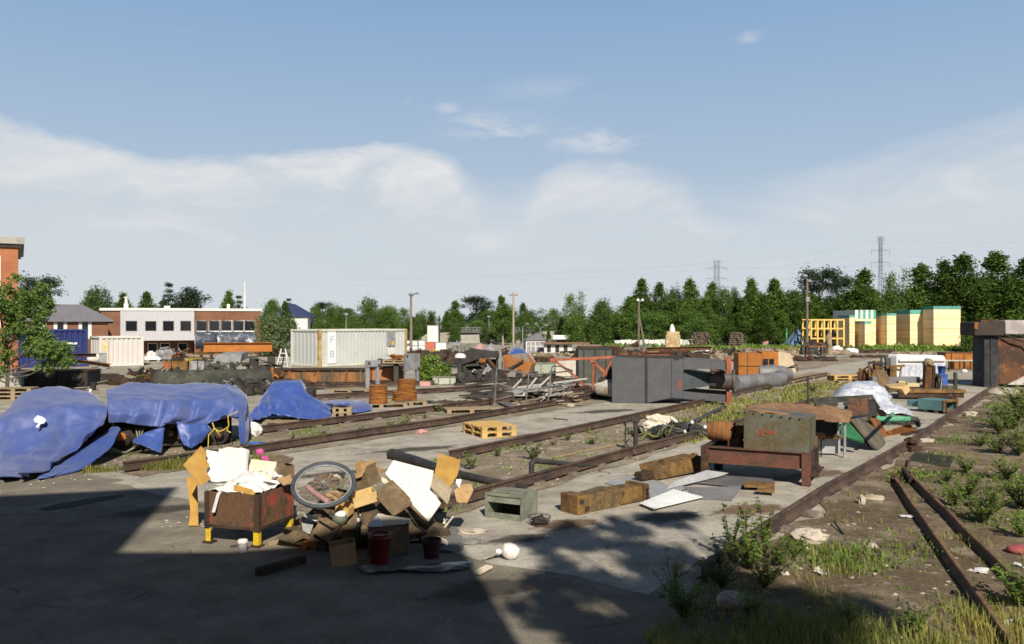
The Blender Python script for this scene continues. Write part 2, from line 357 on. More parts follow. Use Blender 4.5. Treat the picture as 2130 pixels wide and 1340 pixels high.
MAGENTA = wmat('magenta_petals', (.55, .10, .30, 1), (.42, .07, .24, 1), scale=8, fine=20)
BLUECL = wmat('bright_blue_plastic', (.05, .12, .38, 1), (.04, .08, .28, 1), scale=3, fine=18, rough=.4)
YROPE = wmat('yellow_rope', (.55, .42, .05, 1), (.4, .3, .05, 1), scale=12, fine=60)

def brick(name, c1, c2, mortar, sc_=1.0):
    m = bpy.data.materials.new(name); m.use_nodes = True; nt = m.node_tree; N = nt.nodes; L = nt.links
    b = N['Principled BSDF']; b.inputs['Roughness'].default_value = .9; b.inputs['Specular IOR Level'].default_value = .2
    tc = N.new('ShaderNodeTexCoord'); mp = N.new('ShaderNodeMapping'); mp.inputs['Rotation'].default_value = (R(90), 0, 0)
    L.new(tc.outputs['Object'], mp.inputs[0])
    bt = N.new('ShaderNodeTexBrick'); bt.inputs['Scale'].default_value = sc_; bt.inputs['Color1'].default_value = c1; bt.inputs['Color2'].default_value = c2; bt.inputs['Mortar'].default_value = mortar
    bt.inputs['Brick Width'].default_value = .25; bt.inputs['Row Height'].default_value = .075; bt.inputs['Mortar Size'].default_value = .009
    L.new(mp.outputs[0], bt.inputs['Vector'])
    t = N.new('ShaderNodeTexNoise'); t.inputs['Scale'].default_value = .8; t.inputs['Detail'].default_value = 8; L.new(tc.outputs['Object'], t.inputs['Vector'])
    r = N.new('ShaderNodeMapRange'); r.inputs[1].default_value = .3; r.inputs[2].default_value = .7; r.inputs[3].default_value = .78; r.inputs[4].default_value = 1.2; L.new(t.outputs['Fac'], r.inputs[0])
    x = N.new('ShaderNodeMix'); x.data_type = 'RGBA'; x.blend_type = 'MULTIPLY'; x.inputs[0].default_value = 1; L.new(bt.outputs[0], x.inputs[6]); L.new(r.outputs[0], x.inputs[7]); L.new(x.outputs[2], b.inputs['Base Color'])
    bp = N.new('ShaderNodeBump'); bp.inputs['Strength'].default_value = .3; bp.inputs['Distance'].default_value = .01; L.new(bt.outputs['Fac'], bp.inputs['Height']); bp.invert = True; L.new(bp.outputs[0], b.inputs['Normal'])
    return m
BRICKO = brick('orange_brick', (.40, .125, .045, 1), (.34, .10, .04, 1), (.3, .2, .14, 1))
BRICKB = brick('brown_brick', (.20, .082, .045, 1), (.16, .066, .038, 1), (.19, .13, .09, 1))

def leafmat(name, c1, c2, c3, scale=.6, trans=.35):
    m = bpy.data.materials.new(name); m.use_nodes = True; nt = m.node_tree; N = nt.nodes; L = nt.links
    b = N['Principled BSDF']; b.inputs['Roughness'].default_value = .55; b.inputs['Specular IOR Level'].default_value = .25
    tc = N.new('ShaderNodeTexCoord'); oi = N.new('ShaderNodeObjectInfo')
    def nz(s, out='Fac'):
        t = N.new('ShaderNodeTexNoise'); t.inputs['Scale'].default_value = s; t.inputs['Detail'].default_value = 3; L.new(tc.outputs['Object'], t.inputs['Vector']); return t.outputs[out]
    def rm(f, a, c, lo=0, hi=1):
        r = N.new('ShaderNodeMapRange'); r.inputs[1].default_value = a; r.inputs[2].default_value = c; r.inputs[3].default_value = lo; r.inputs[4].default_value = hi; L.new(f, r.inputs[0]); return r.outputs[0]
    def mix(f, a, c, bl='MIX'):
        x = N.new('ShaderNodeMix'); x.data_type = 'RGBA'; x.blend_type = bl
        if isinstance(f, float): x.inputs[0].default_value = f
        else: L.new(f, x.inputs[0])
        for i, q in ((6, a), (7, c)):
            if isinstance(q, tuple): x.inputs[i].default_value = q
            else: L.new(q, x.inputs[i])
        return x.outputs[2]
    c = mix(rm(nz(scale), .38, .62), c1, c2); c = mix(rm(nz(scale * 9), .5, .72), c, c3)
    c = mix(1.0, c, rm(oi.outputs['Random'], 0, 1, .72, 1.3), 'MULTIPLY')
    L.new(c, b.inputs['Base Color'])
    tr = N.new('ShaderNodeBsdfTranslucent'); L.new(c, tr.inputs['Color']); ms = N.new('ShaderNodeMixShader'); ms.inputs[0].default_value = trans
    L.new(b.outputs[0], ms.inputs[1]); L.new(tr.outputs[0], ms.inputs[2]); L.new(ms.outputs[0], N['Material Output'].inputs[0]); return m
LEAF = leafmat('birch_leaves', (.10, .17, .028, 1), (.06, .115, .022, 1), (.155, .22, .04, 1), trans=.42)
LEAFD = leafmat('alder_leaves', (.10, .175, .032, 1), (.06, .12, .026, 1), (.155, .225, .045, 1))
NEEDLE = leafmat('pine_needles', (.028, .05, .026, 1), (.02, .036, .02, 1), (.045, .07, .034, 1), trans=.15)
LEAFW = leafmat('willow_leaves', (.14, .19, .075, 1), (.085, .13, .045, 1), (.22, .26, .13, 1))
WEED = leafmat('weed_leaves', (.14, .22, .04, 1), (.10, .165, .032, 1), (.22, .27, .055, 1), scale=3)
GRASS = leafmat('grass_blades', (.25, .24, .055, 1), (.15, .185, .04, 1), (.35, .30, .11, 1), scale=.7)
BARK = wmat('grey_bark', (.13, .11, .09, 1), (.07, .06, .05, 1), scale=3, fine=8)
BARKB = wmat('birch_bark', (.42, .40, .36, 1), (.08, .07, .06, 1), scale=4, thr=.6, fine=8, stretch=(1, 1, 4))
STEM = wmat('weed_stem', (.14, .13, .05, 1), (.1, .08, .04, 1), scale=9, fine=20)

# ------------------------------------------------------------------ ground
def groundmat(name, c1, c2, c3, c4, big=.12, mid=.8, peb=9.0, t3=.56, t4=.63, w3=.06, bump=.5, dist=.03, rough=.95):
    m = bpy.data.materials.new(name); m.use_nodes = True; nt = m.node_tree; N = nt.nodes; L = nt.links
    b = N['Principled BSDF']; b.inputs['Roughness'].default_value = rough; b.inputs['Specular IOR Level'].default_value = .15
    tc = N.new('ShaderNodeTexCoord')
    def nz(s, d=8, r=.62):
        t = N.new('ShaderNodeTexNoise'); t.inputs['Scale'].default_value = s; t.inputs['Detail'].default_value = d; t.inputs['Roughness'].default_value = r; L.new(tc.outputs['Object'], t.inputs['Vector']); return t.outputs['Fac']
    def rm(f, a, c, lo=0, hi=1):
        r = N.new('ShaderNodeMapRange'); r.interpolation_type = 'SMOOTHSTEP'; r.inputs[1].default_value = a; r.inputs[2].default_value = c; r.inputs[3].default_value = lo; r.inputs[4].default_value = hi; L.new(f, r.inputs[0]); return r.outputs[0]
    def mix(f, a, c, bl='MIX'):
        x = N.new('ShaderNodeMix'); x.data_type = 'RGBA'; x.blend_type = bl
        if isinstance(f, float): x.inputs[0].default_value = f
        else: L.new(f, x.inputs[0])
        for i, q in ((6, a), (7, c)):
            if isinstance(q, tuple): x.inputs[i].default_value = q
            else: L.new(q, x.inputs[i])
        return x.outputs[2]
    c = mix(rm(nz(big), .36, .64), c1, c2); c = mix(rm(nz(mid), t3 - w3, t3 + w3), c, c3); c = mix(rm(nz(peb, 4, .7), t4 - .03, t4 + .04), c, c4)
    g = nz(peb * 2.2, 6, .75); c = mix(1.0, c, rm(g, .25, .75, .68, 1.32), 'MULTIPLY')
    c = mix(1.0, c, rm(nz(mid * 3.1, 6, .65), .3, .7, .80, 1.18), 'MULTIPLY')
    wv = N.new('ShaderNodeTexNoise'); wv.inputs['Scale'].default_value = 1.3; L.new(tc.outputs['Object'], wv.inputs['Vector'])
    va = N.new('ShaderNodeVectorMath'); va.operation = 'MULTIPLY_ADD'; va.inputs[1].default_value = (.9, .9, 0); L.new(wv.outputs['Color'], va.inputs[0]); L.new(tc.outputs['Object'], va.inputs[2])
    vo = N.new('ShaderNodeTexVoronoi'); vo.feature = 'DISTANCE_TO_EDGE'; vo.inputs['Scale'].default_value = .42; L.new(va.outputs[0], vo.inputs['Vector'])
    mk = N.new('ShaderNodeMath'); mk.operation = 'MULTIPLY'; L.new(rm(vo.outputs['Distance'], .002, .008, .75, 0), mk.inputs[0]); L.new(rm(nz(.35, 3), .54, .62), mk.inputs[1])
    c = mix(mk.outputs[0], c, (.07, .06, .045, 1))
    c = mix(rm(nz(.5, 9, .7), .545, .66, 0, .5), c, (.11, .09, .065, 1))
    L.new(c, b.inputs['Base Color'])
    bp = N.new('ShaderNodeBump'); bp.inputs['Strength'].default_value = bump; bp.inputs['Distance'].default_value = dist; L.new(g, bp.inputs['Height']); L.new(bp.outputs[0], b.inputs['Normal']); return m
GR_YARD = groundmat('yard_dirt', (.33, .30, .25, 1), (.25, .22, .175, 1), (.38, .35, .30, 1), (.42, .39, .34, 1))
GR_CONC = groundmat('worn_concrete', (.37, .345, .30, 1), (.33, .305, .26, 1), (.27, .24, .195, 1), (.42, .40, .36, 1), big=.2, mid=.55, t3=.60, w3=.1, bump=.25, dist=.012, peb=14)
GR_ASPH = groundmat('old_asphalt', (.20, .178, .142, 1), (.165, .148, .12, 1), (.24, .215, .17, 1), (.28, .255, .21, 1), big=.2, mid=.6, t3=.58, w3=.1, bump=.3, dist=.01, peb=22)
GR_DIRT = groundmat('track_dirt', (.25, .205, .15, 1), (.19, .155, .11, 1), (.32, .28, .22, 1), (.40, .37, .32, 1), big=.4, mid=1.1, t3=.55, w3=.09, peb=12, bump=.8)
GR_SOIL = groundmat('weedy_soil', (.175, .13, .085, 1), (.115, .088, .055, 1), (.25, .20, .145, 1), (.35, .31, .25, 1), big=.3, mid=.9, t3=.55, w3=.1, peb=10, bump=.9)
def struct(name, mb, m):
    o = link(name, mb, m); o['kind'] = 'structure'; return o
TH = math.atan2(1225, F_); NX = Vector((math.cos(TH), -math.sin(TH), 0)); DX = Vector((math.sin(TH), math.cos(TH), 0))
def PA(p, a, z=0): return NX * p + DX * a + Vector((0, 0, z))
struct('ground', MB().add([(-1500, -300, 0), (1500, -300, 0), (1500, 2500, 0), (-1500, 2500, 0)], [(0, 1, 2, 3)]), GR_YARD)
def ragged(p0, p1, a0, a1, z, seed, amp=.18, step=.5):
    """strip p0..p1 by a0..a1 (along the rails) with a worn, uneven edge"""
    o = []
    def wob(p, a, ax):
        k = mnoise.noise(Vector((p * .8 + seed, a * .8, seed * 3))) * amp + mnoise.noise(Vector((p * 3 + seed, a * 3, seed))) * amp * .4
        return PA(p + (k if ax else 0), a + (0 if ax else k), z)
    n = max(2, int(abs(a1 - a0) / step)); m = max(2, int(abs(p1 - p0) / step))
    for i in range(n): o.append(wob(p0, a0 + (a1 - a0) * i / n, 1))
    for i in range(m): o.append(wob(p0 + (p1 - p0) * i / m, a1, 0))
    for i in range(n): o.append(wob(p1, a1 - (a1 - a0) * i / n, 1))
    for i in range(m): o.append(wob(p1 - (p1 - p0) * i / m, a0, 0))
    return MB().add(o, [tuple(reversed(range(len(o))))])
struct('pavement', ragged(-60, 1.2, -30, 8.8, .004, 1, .25), GR_ASPH)
struct('concrete_strip', ragged(-14.7, -11.5, 8.5, 90, .008, 2), GR_CONC)
struct('concrete_strip', ragged(-8.0, -3.95, 8.3, 46, .008, 3, .25), GR_CONC)
struct('concrete_strip', ragged(-20.5, -18.0, 12, 60, .008, 4), GR_CONC)
struct('track_bed', ragged(-11.5, -8.0, 8.9, 70, .012, 5, .2), GR_DIRT)
struct('track_bed', ragged(-18.0, -14.7, 9.2, 90, .012, 6, .2), GR_DIRT)
struct('weedy_ground', ragged(-3.55, 30, 8.0, 60, .012, 7, .5), GR_SOIL)
struct('weedy_ground', ragged(1.0, 20, -3, 8.2, .016, 8, .5), GR_SOIL)

# ------------------------------------------------------------------ rails
def railprof(h=.17, wf=.145, wh=.07, t=.018):
    a, b = wf / 2, wh / 2
    return [(-a, 0), (a, 0), (a, .014), (t, .035), (t / 2, .05), (t / 2, h - .045), (b, h - .032), (b, h - .008), (b - .008, h), (-b + .008, h), (-b, h - .008), (-b, h - .032), (-t / 2, h - .045), (-t / 2, .05), (-t, .035), (-a, .014)]
def rail(label, pts, group='rails of the yard tracks', z=.05, h=.17):
    P = [Vector((p[0], p[1], z)) for p in pts]
    # small sags and joints keep the line from being ruler-straight
    Q = []
    for i in range(len(P) - 1):
        n = max(1, int((P[i + 1] - P[i]).length / 3.0))
        for k in range(n):
            q = P[i].lerp(P[i + 1], k / n); Q.append(q + NX * mnoise.noise(q * .35) * .035 + Vector((0, 0, mnoise.noise(q * .3 + Vector((5, 5, 5))) * .012)))
    Q.append(P[-1])
    t = thing('rail', label, 'rail', (Q[0].x, Q[0].y, 0), 0, group)
    part('steel_rail', MB().sweep(railprof(h), Q), RAIL, t, W=True)
    d = (Q[-1] - Q[0]).normalized(); L = (Q[-1] - Q[0]).length; k = .6; ang = math.atan2(d.y, d.x); first = None
    while k < min(L, 45):
        q = Q[0].lerp(Q[-1], k / L)
        if first is None: first = part('sleeper', MB().box(-.12, .12, -.17, .17, 0, z + .004), RAILPL, t); o = first
        else: o = first.copy(); COL.objects.link(o); o.parent = t
        o.location = (q.x - t.location.x, q.y - t.location.y, .014); o.rotation_euler = (0, 0, ang + rnd.uniform(-.1, .1)); k += 1.15
    return t
RAILPL = wmat('rail_bearing', (.10, .075, .055, 1), (.19, .16, .125, 1), scale=4, fine=16)
rail('brown rail running from beside the blue tarp toward the scrap heap of planks', [G(545, 903), G(962, 850), G(1260, 812)])
rail('brown rail passing just behind the small pallet stack to the grey hopper', [G(258, 985), G(921, 886), G(1276, 823)])
rail('brown rail from the weed clumps past the hopper legs to the long wooden pallet', [G(935, 959), G(1278, 885), G(1481, 839), G(1556, 817.5), G(1720, 783)])
rail('long brown rail running from the tipped crate to the rusty roller machine', [G(893, 1072), G(1086, 1016), G(1477, 906), G(1700, 838)])
NR = rail('nearest brown rail, from the bottom grass to the big black tank', [G(1459, 1214), G(1605, 1114), G(1716, 1037), G(1896, 932), G(1971, 877), G(2076, 805)], h=.18)
rail('brown rail behind the rusty disc stacks', [G(640, 834), G(973, 814), G(1260, 795)])
rail('brown rail passing under the grey two-legged stands', [G(640, 812), G(950, 799), G(1100, 783), G(1200, 772)])
rail('far brown rail beside the green bush left of the dark machine', [G(870, 795), G(960, 785), G(1110, 770)])

# ------------------------------------------------------------------ buildings
def at(loc, rz): return Matrix.Translation(loc) @ Matrix.Rotation(rz, 4, 'Z')
def window_part(parent, x, z, w, h, y=0, fr=.07, dep=.12, frame=None):
    """window in the local wall plane y=const (outside is -y)"""
    f = MB()
    f.box(x - w / 2 - fr, x - w / 2, y - .03, y + dep, z - fr, z + h + fr); f.box(x + w / 2, x + w / 2 + fr, y - .03, y + dep, z - fr, z + h + fr)
    f.box(x - w / 2, x + w / 2, y - .03, y + dep, z + h, z + h + fr); f.box(x - w / 2, x + w / 2, y - .06, y + dep, z - fr, z)
    o = part('window', f, frame or WHITE, parent); part('pane', MB().box(x - w / 2, x + w / 2, y + .03, y + .05, z, z + h), GLASS, o); return o
def wall_holes(mb, x0, x1, z0, z1, holes, y0, y1):
    """a wall slab with rectangular openings (x, z, w, h); openings in one row"""
    if not holes: return mb.box(x0, x1, y0, y1, z0, z1)
    hz0 = min(h[1] for h in holes); hz1 = max(h[1] + h[3] for h in holes)
    mb.box(x0, x1, y0, y1, z0, hz0); mb.box(x0, x1, y0, y1, hz1, z1); x = x0
    for h in sorted(holes):
        mb.box(x, h[0] - h[2] / 2, y0, y1, hz0, hz1); x = h[0] + h[2] / 2
    return mb.box(x, x1, y0, y1, hz0, hz1)
# brick building at the left edge
loc = G(44, 808); rz = R(30)
t = thing('brick_building', 'tall orange brick building corner with pale cornice at the left edge', 'building', loc, rz)
part('wall', wall_holes(MB(), -12, -.12, .78, 6.15, [(-1.42, 2.6, 1.3, 3.2)], 0, .4).box(-12, -.12, .4, 8, .78, 6.15), BRICKO, t)
part('plinth', MB().box(-12, 0, -.1, 8.1, 0, .78), CONCR, t, .02)
part('cornice', MB().box(-12, .12, -.3, 8.3, 6.28, 6.6).box(-12, .0, -.12, 8.1, 6.15, 6.25), CONCR, t, .02)
part('roof_edge', MB().box(-12, -1.2, -.3, 8, 6.62, 6.74), SHEETD, t)
window_part(t, -1.42, 2.68, 1.16, 3.04, .06, .07)
# brown brick house with grey roof
loc, rz, L = fr((40, 748.5), (225, 744.5))
t = thing('brick_house', 'low brown brick house with a grey hipped metal roof behind the navy container', 'house', loc, rz)
hs = [(L * k, 1.55, .95, 1.35) for k in (.20, .45, .73)]
part('wall', wall_holes(MB(), 0, L, 0, 3.05, hs, 0, .3).box(0, L, .3, 6, 0, 3.05), BRICKB, t)
r = MB(); a = .35
r.add([(-a, -a, 3.05), (L + a, -a, 3.05), (L + a, 6 + a, 3.05), (-a, 6 + a, 3.05), (1.4, 3, 4.35), (L - 1.5, 3, 4.35), (-a, -a, 2.93), (L + a, -a, 2.93), (L + a, 6 + a, 2.93), (-a, 6 + a, 2.93)],
      [(0, 1, 5, 4), (1, 2, 5), (2, 3, 4, 5), (3, 0, 4), (0, 6, 7, 1), (1, 7, 8, 2), (2, 8, 9, 3), (3, 9, 6, 0), (9, 8, 7, 6)])
part('roof', r, ROOFG, t)
for (x, z, w, h) in hs:
    f = MB().box(x - .47, x - .22, -.04, .1, z, z + h).box(x + .22, x + .47, -.04, .1, z, z + h)
    o = part('window', f, WHITE, t); part('pane', MB().box(x - .22, x + .22, .06, .09, z, z + h), GLASS, o)
# office building: brick - white overhanging storey - brick
loc, rz, L = fr((208, 741.5), (543, 737))
t = thing('office_building', 'long flat-roofed brick office with a white-clad middle section', 'building', loc, rz)
k = lambda px: (px - 208) / (543 - 208) * L
top = 4.0; x1, x2 = k(248), k(399)
part('wall', wall_holes(MB(), 0, x1, 0, top - .12, [(x1 * .45, 1.5, .5, 1.5)], .9, 1.2).box(0, x1, 1.2, 9, 0, top - .12), BRICKB, t, label='brown brick wall set back at the left end')
hs = [(k(p), 2.12, .8, .85) for p in (414, 441.5, 467.5, 494, 518)]
part('wall', wall_holes(MB(), x2, L, 0, top - .12, hs, .25, .55).box(x2, L, .55, 9, 0, top - .12), BRICKB, t, label='brown brick wall of the right wing')
for h in hs: window_part(t, *h, .28, .11)
hw = [(k(p), 2.12, .85, .85) for p in (270, 309, 345, 381)]
part('cladding', wall_holes(MB(), x1, x2, 1.3, top - .12, hw, 0, .25).box(x1, x2, .25, 9, 1.3, top - .12), wmat('white_cladding', (.46, .46, .49, 1), (.42, .42, .45, 1), scale=1.5, fine=3, stretch=(6, 1, 1), var=.06), t)
for h in hw: window_part(t, *h, .03, .05)
part('ground_floor', MB().box(x1 + .1, x2 - .1, 1.6, 2.0, 0, 1.3), BRICKB, t)
for p in (312, 338, 375):
    window_part(t, k(p), .25, .7, .75, 1.56, .06)
part('roof_fascia', MB().box(-.1, x1 - .02, .75, 9.1, top - .12, top + .1).box(x1, x2, -.06, 9.1, top - .12, top + .1).box(x2 + .02, L + .1, .15, 9.1, top - .12, top + .1), WHITE, t)
part('chimney', MB().lathe([(.2, top), (.2, top + .5), (.12, top + .55), (.12, top + 1.0), (.2, top + 1.05), (.2, top + 1.12)], 10, Matrix.Translation((k(256), 3, 0))), WHITE, t)
part('vent', MB().box(k(342) - .25, k(342) + .25, 3, 3.5, top, top + .35), WHITE, t)
part('vent', MB().box(k(476) - .12, k(476) + .12, 3, 3.3, top, top + .55), WHITE, t)
part('flagpole', MB().tube([(k(511), 2.0, top), (k(511), 2.0, top + 2.6)], [.13, .06], 8), WHITE, t)
# white hall with blue-grey roof
loc, rz, L = fr((572, 718), (640, 717.6))
t = thing('white_hall', 'white hall with a dark blue roof and blue band beyond the pale bush', 'building', loc, R(8))
part('wall', MB().box(0, L, 0, 12, 1.9, 3.55), WHITE, t); part('band', MB().box(0, L, .02, 12, 0, 1.9), wmat('pale_blue_cladding', (.22, .33, .5, 1), bump=0), t)
part('roof', MB().add([(-.3, -.3, 3.55), (L + .3, -.3, 3.55), (L + .3, 12.3, 3.55), (-.3, 12.3, 3.55), (1, 6, 5.3), (L * .45, 6, 5.3)], [(0, 1, 5, 4), (1, 2, 5), (2, 3, 4, 5), (3, 0, 4), (3, 2, 1, 0)]), ROOFB, t)
# building behind the camera whose shadow lies across the foreground
t = thing('workshop_building', 'large brick workshop behind the viewpoint casting the foreground shadow', 'building', (0, -2.6, 0))
kx = lambda X, Y: (X - SX * (Y + 2.6) / SY, (Y + 2.6) / SY * math.tan(SUN_EL))
pts = [(X, Y) for X, Y in ((-8.6, 14.2), (-5.85, 15.0), (-5.03, 11.15), (-3.3, 10.75), (-1.6, 11.4), (-.75, 11.5), (-.42, 11.1), (-.40, 9.7))]
q = [kx(*p) for p in pts]
part('wall', MB().box(-40, q[5][0] - .25, -14, 0, 0, q[3][1]), BRICKO, t)
part('parapet', MB().prism([(q[3][0] - .3, 0, q[3][1]), (q[5][0] - .25, 0, q[3][1]), (q[5][0] - .25, 0, q[5][1]), (q[4][0], 0, q[4][1])], (0, -3, 0)).box(q[5][0] - .25, q[5][0], -12, -.0, 0, q[6][1]), CONCR, t)
part('upper_storey', MB().prism([(-40, 0, q[3][1]), (q[2][0], 0, q[3][1]), (q[1][0], 0, q[1][1]), (q[0][0], 0, q[0][1]), (-40, 0, q[0][1] - 1.2)], (0, -10, 0)), BRICKO, t)

# ------------------------------------------------------------------ trees
def leaves(centers, n, spread, size, seed, flat=0.0, tips=None):
    """many small leaf clusters (bent quads) spread round clump centres"""
    rr = random.Random(seed); V = []; Fc = []
    rm = sum(r for c, r in centers) / len(centers)
    for (c, r) in centers:
        k = max(6, int(n * (r / rm) ** 2))
        for _ in range(k):
            d = Vector((rr.gauss(0, 1), rr.gauss(0, 1), rr.gauss(0, 1) * (1 - flat)))
            p = c + d * (r * spread * .5)
            a = Vector((rr.uniform(-1, 1), rr.uniform(-1, 1), rr.uniform(-1, .7))).normalized(); b = a.cross(Vector((rr.uniform(-1, 1), rr.uniform(-1, 1), rr.uniform(-1, 1)))).normalized()
            s = size * rr.uniform(.55, 1.3); i = len(V)
            V += [p - a * s, p + b * s * .42, p + a * s, p - b * s * .42]; Fc.append((i, i + 1, i + 2, i + 3))
    return V, Fc
def tree_proto(kind, seed):
    rr = random.Random(seed); tr = MB(); cl = []; h = 10.0
    bend = Vector((rr.uniform(-.4, .4), rr.uniform(-.4, .4), 0))
    tp = [bend * (z / h) ** 2 + Vector((0, 0, z)) for z in (0, 1.5, 3, 5, 7, 8.6, 9.6)]
    if kind == 'birch':
        tr.tube(tp, [.16, .13, .11, .085, .055, .03, .012], 6)
        for i in range(95):
            u = rr.random() ** .85; z = .9 + u * 8.9
            env = 2.15 * (1 - (z / 10.1) ** 2.3) ** 1.15 * (.7 + .3 * min(1, z / 2.5)) * rr.uniform(.75, 1.15) + .05
            a = rr.uniform(0, 6.283); q = env * math.sqrt(rr.uniform(.03, 1.0))
            base = bend * (z / h) ** 2; c = base + Vector((math.cos(a) * q, math.sin(a) * q, z))
            cl.append((c, rr.uniform(.35, .7) * (1 if z < 6.5 else .62)))
            if q > .5: tr.tube([base + Vector((0, 0, z - .7 * q)), c], [.03, .01], 4, False)
        for z in (8.7, 9.2, 9.6, 9.9): cl.append((bend * (z / h) ** 2 + Vector((rr.uniform(-.12, .12), rr.uniform(-.12, .12), z)), .22))
        V, Fc = leaves(cl, 95, 1.25, .17, seed + 1, -.35)
    elif kind == 'round':
        tr.tube(tp[:5], [.2, .17, .14, .09, .03], 6)
        for i in range(52):
            z = 1.2 + rr.random() * 8.2; env = 3.0 * math.sqrt(max(.05, 1 - ((z - 4.8) / 5.1) ** 2)); a = rr.uniform(0, 6.283); q = env * math.sqrt(rr.uniform(.15, 1))
            c = Vector((math.cos(a) * q, math.sin(a) * q, z)); cl.append((c, rr.uniform(.6, 1.15)))
            tr.tube([Vector((0, 0, max(.8, z - .8 * q))), c], [.05, .012], 4, False)
        V, Fc = leaves(cl, 140, 1.2, .2, seed + 1)
    elif kind == 'pine':
        tr.tube(tp, [.17, .15, .13, .11, .09, .07, .03], 6)
        for i in range(28):
            z = 4.6 + rr.random() ** .8 * 5.2; env = 2.1 * math.sqrt(max(.08, 1 - ((z - 7.6) / 3.2) ** 2)); a = rr.uniform(0, 6.283); q = env * rr.uniform(.3, 1)
            base = bend * (z / h) ** 2; c = base + Vector((math.cos(a) * q, math.sin(a) * q, z)); cl.append((c, rr.uniform(.55, .95)))
            tr.tube([base + Vector((0, 0, z - .35 * q)), c], [.05, .015], 4, False)
        V, Fc = leaves(cl, 170, 1.15, .16, seed + 1, .3)
    else:                                     # spruce-like pine, layered whorls and gaps
        tr.tube(tp, [.15, .13, .11, .09, .06, .035, .012], 6)
        for lv in range(11):
            z = 2.0 + lv * .75 + rr.uniform(-.15, .15); env = 2.0 * (1 - (z - 1) / 9.6) + .2
            for i in range(5):
                if rr.random() < .22: continue
                a = rr.uniform(0, 6.283); q = env * rr.uniform(.45, 1); base = bend * (z / h) ** 2
                c = base + Vector((math.cos(a) * q, math.sin(a) * q, z - .1 * q)); cl.append((c, .32 + .3 * (1 - lv / 11)))
                tr.tube([base + Vector((0, 0, z)), c], [.03, .01], 4, False)
        cl.append((bend + Vector((0, 0, 9.7)), .25)); V, Fc = leaves(cl, 90, 1.3, .15, seed + 1, .3)
    return tr, V, Fc
PROTO = {}
def proto(kind, seed, leaf, bark, name):
    tr, V, Fc = tree_proto(kind, seed)
    root = bpy.data.objects.new(name, None); root.empty_display_size = .5
    a = MB(); a.v = V; a.f = Fc; a.sm = [False] * len(Fc)
    mt = tr.mesh('trunk'); mt.materials.append(bark); mc = a.mesh('crown'); mc.materials.append(leaf)
    PROTO.setdefault(kind, []).append((mt, mc, name))
for s in range(4): proto('birch', 11 + s, LEAF, BARKB, 'birch_tree')
for s in range(3): proto('round', 31 + s, LEAFD, BARK, 'alder_tree')
for s in range(3): proto('pine', 51 + s, NEEDLE, BARK, 'pine_tree')
for s in range(2): proto('spruce', 71 + s, NEEDLE, BARK, 'spruce_tree')
def tree(kind, x, y, h, wid, label, group, i=0, z=0, leaf=None):
    mt, mc, name = PROTO[kind][i % len(PROTO[kind])]
    o = thing(name, label, 'tree', (x, y, z), rnd.uniform(0, 6.28), group); k = h / 10
    o.scale = (k * wid, k * wid, k)
    for nm, me in (('trunk', mt), ('crown', mc)):
        c = bpy.data.objects.new(nm, me); COL.objects.link(c); c.parent = o
    return o
def tree_px(kind, px, ytop, Y, label, group, wid=1.0, i=0):
    x = (px - CX) * Y / F_; h = H_ - (ytop - CY) * Y / F_
    return tree(kind, x, Y, h, wid, label, group, i)
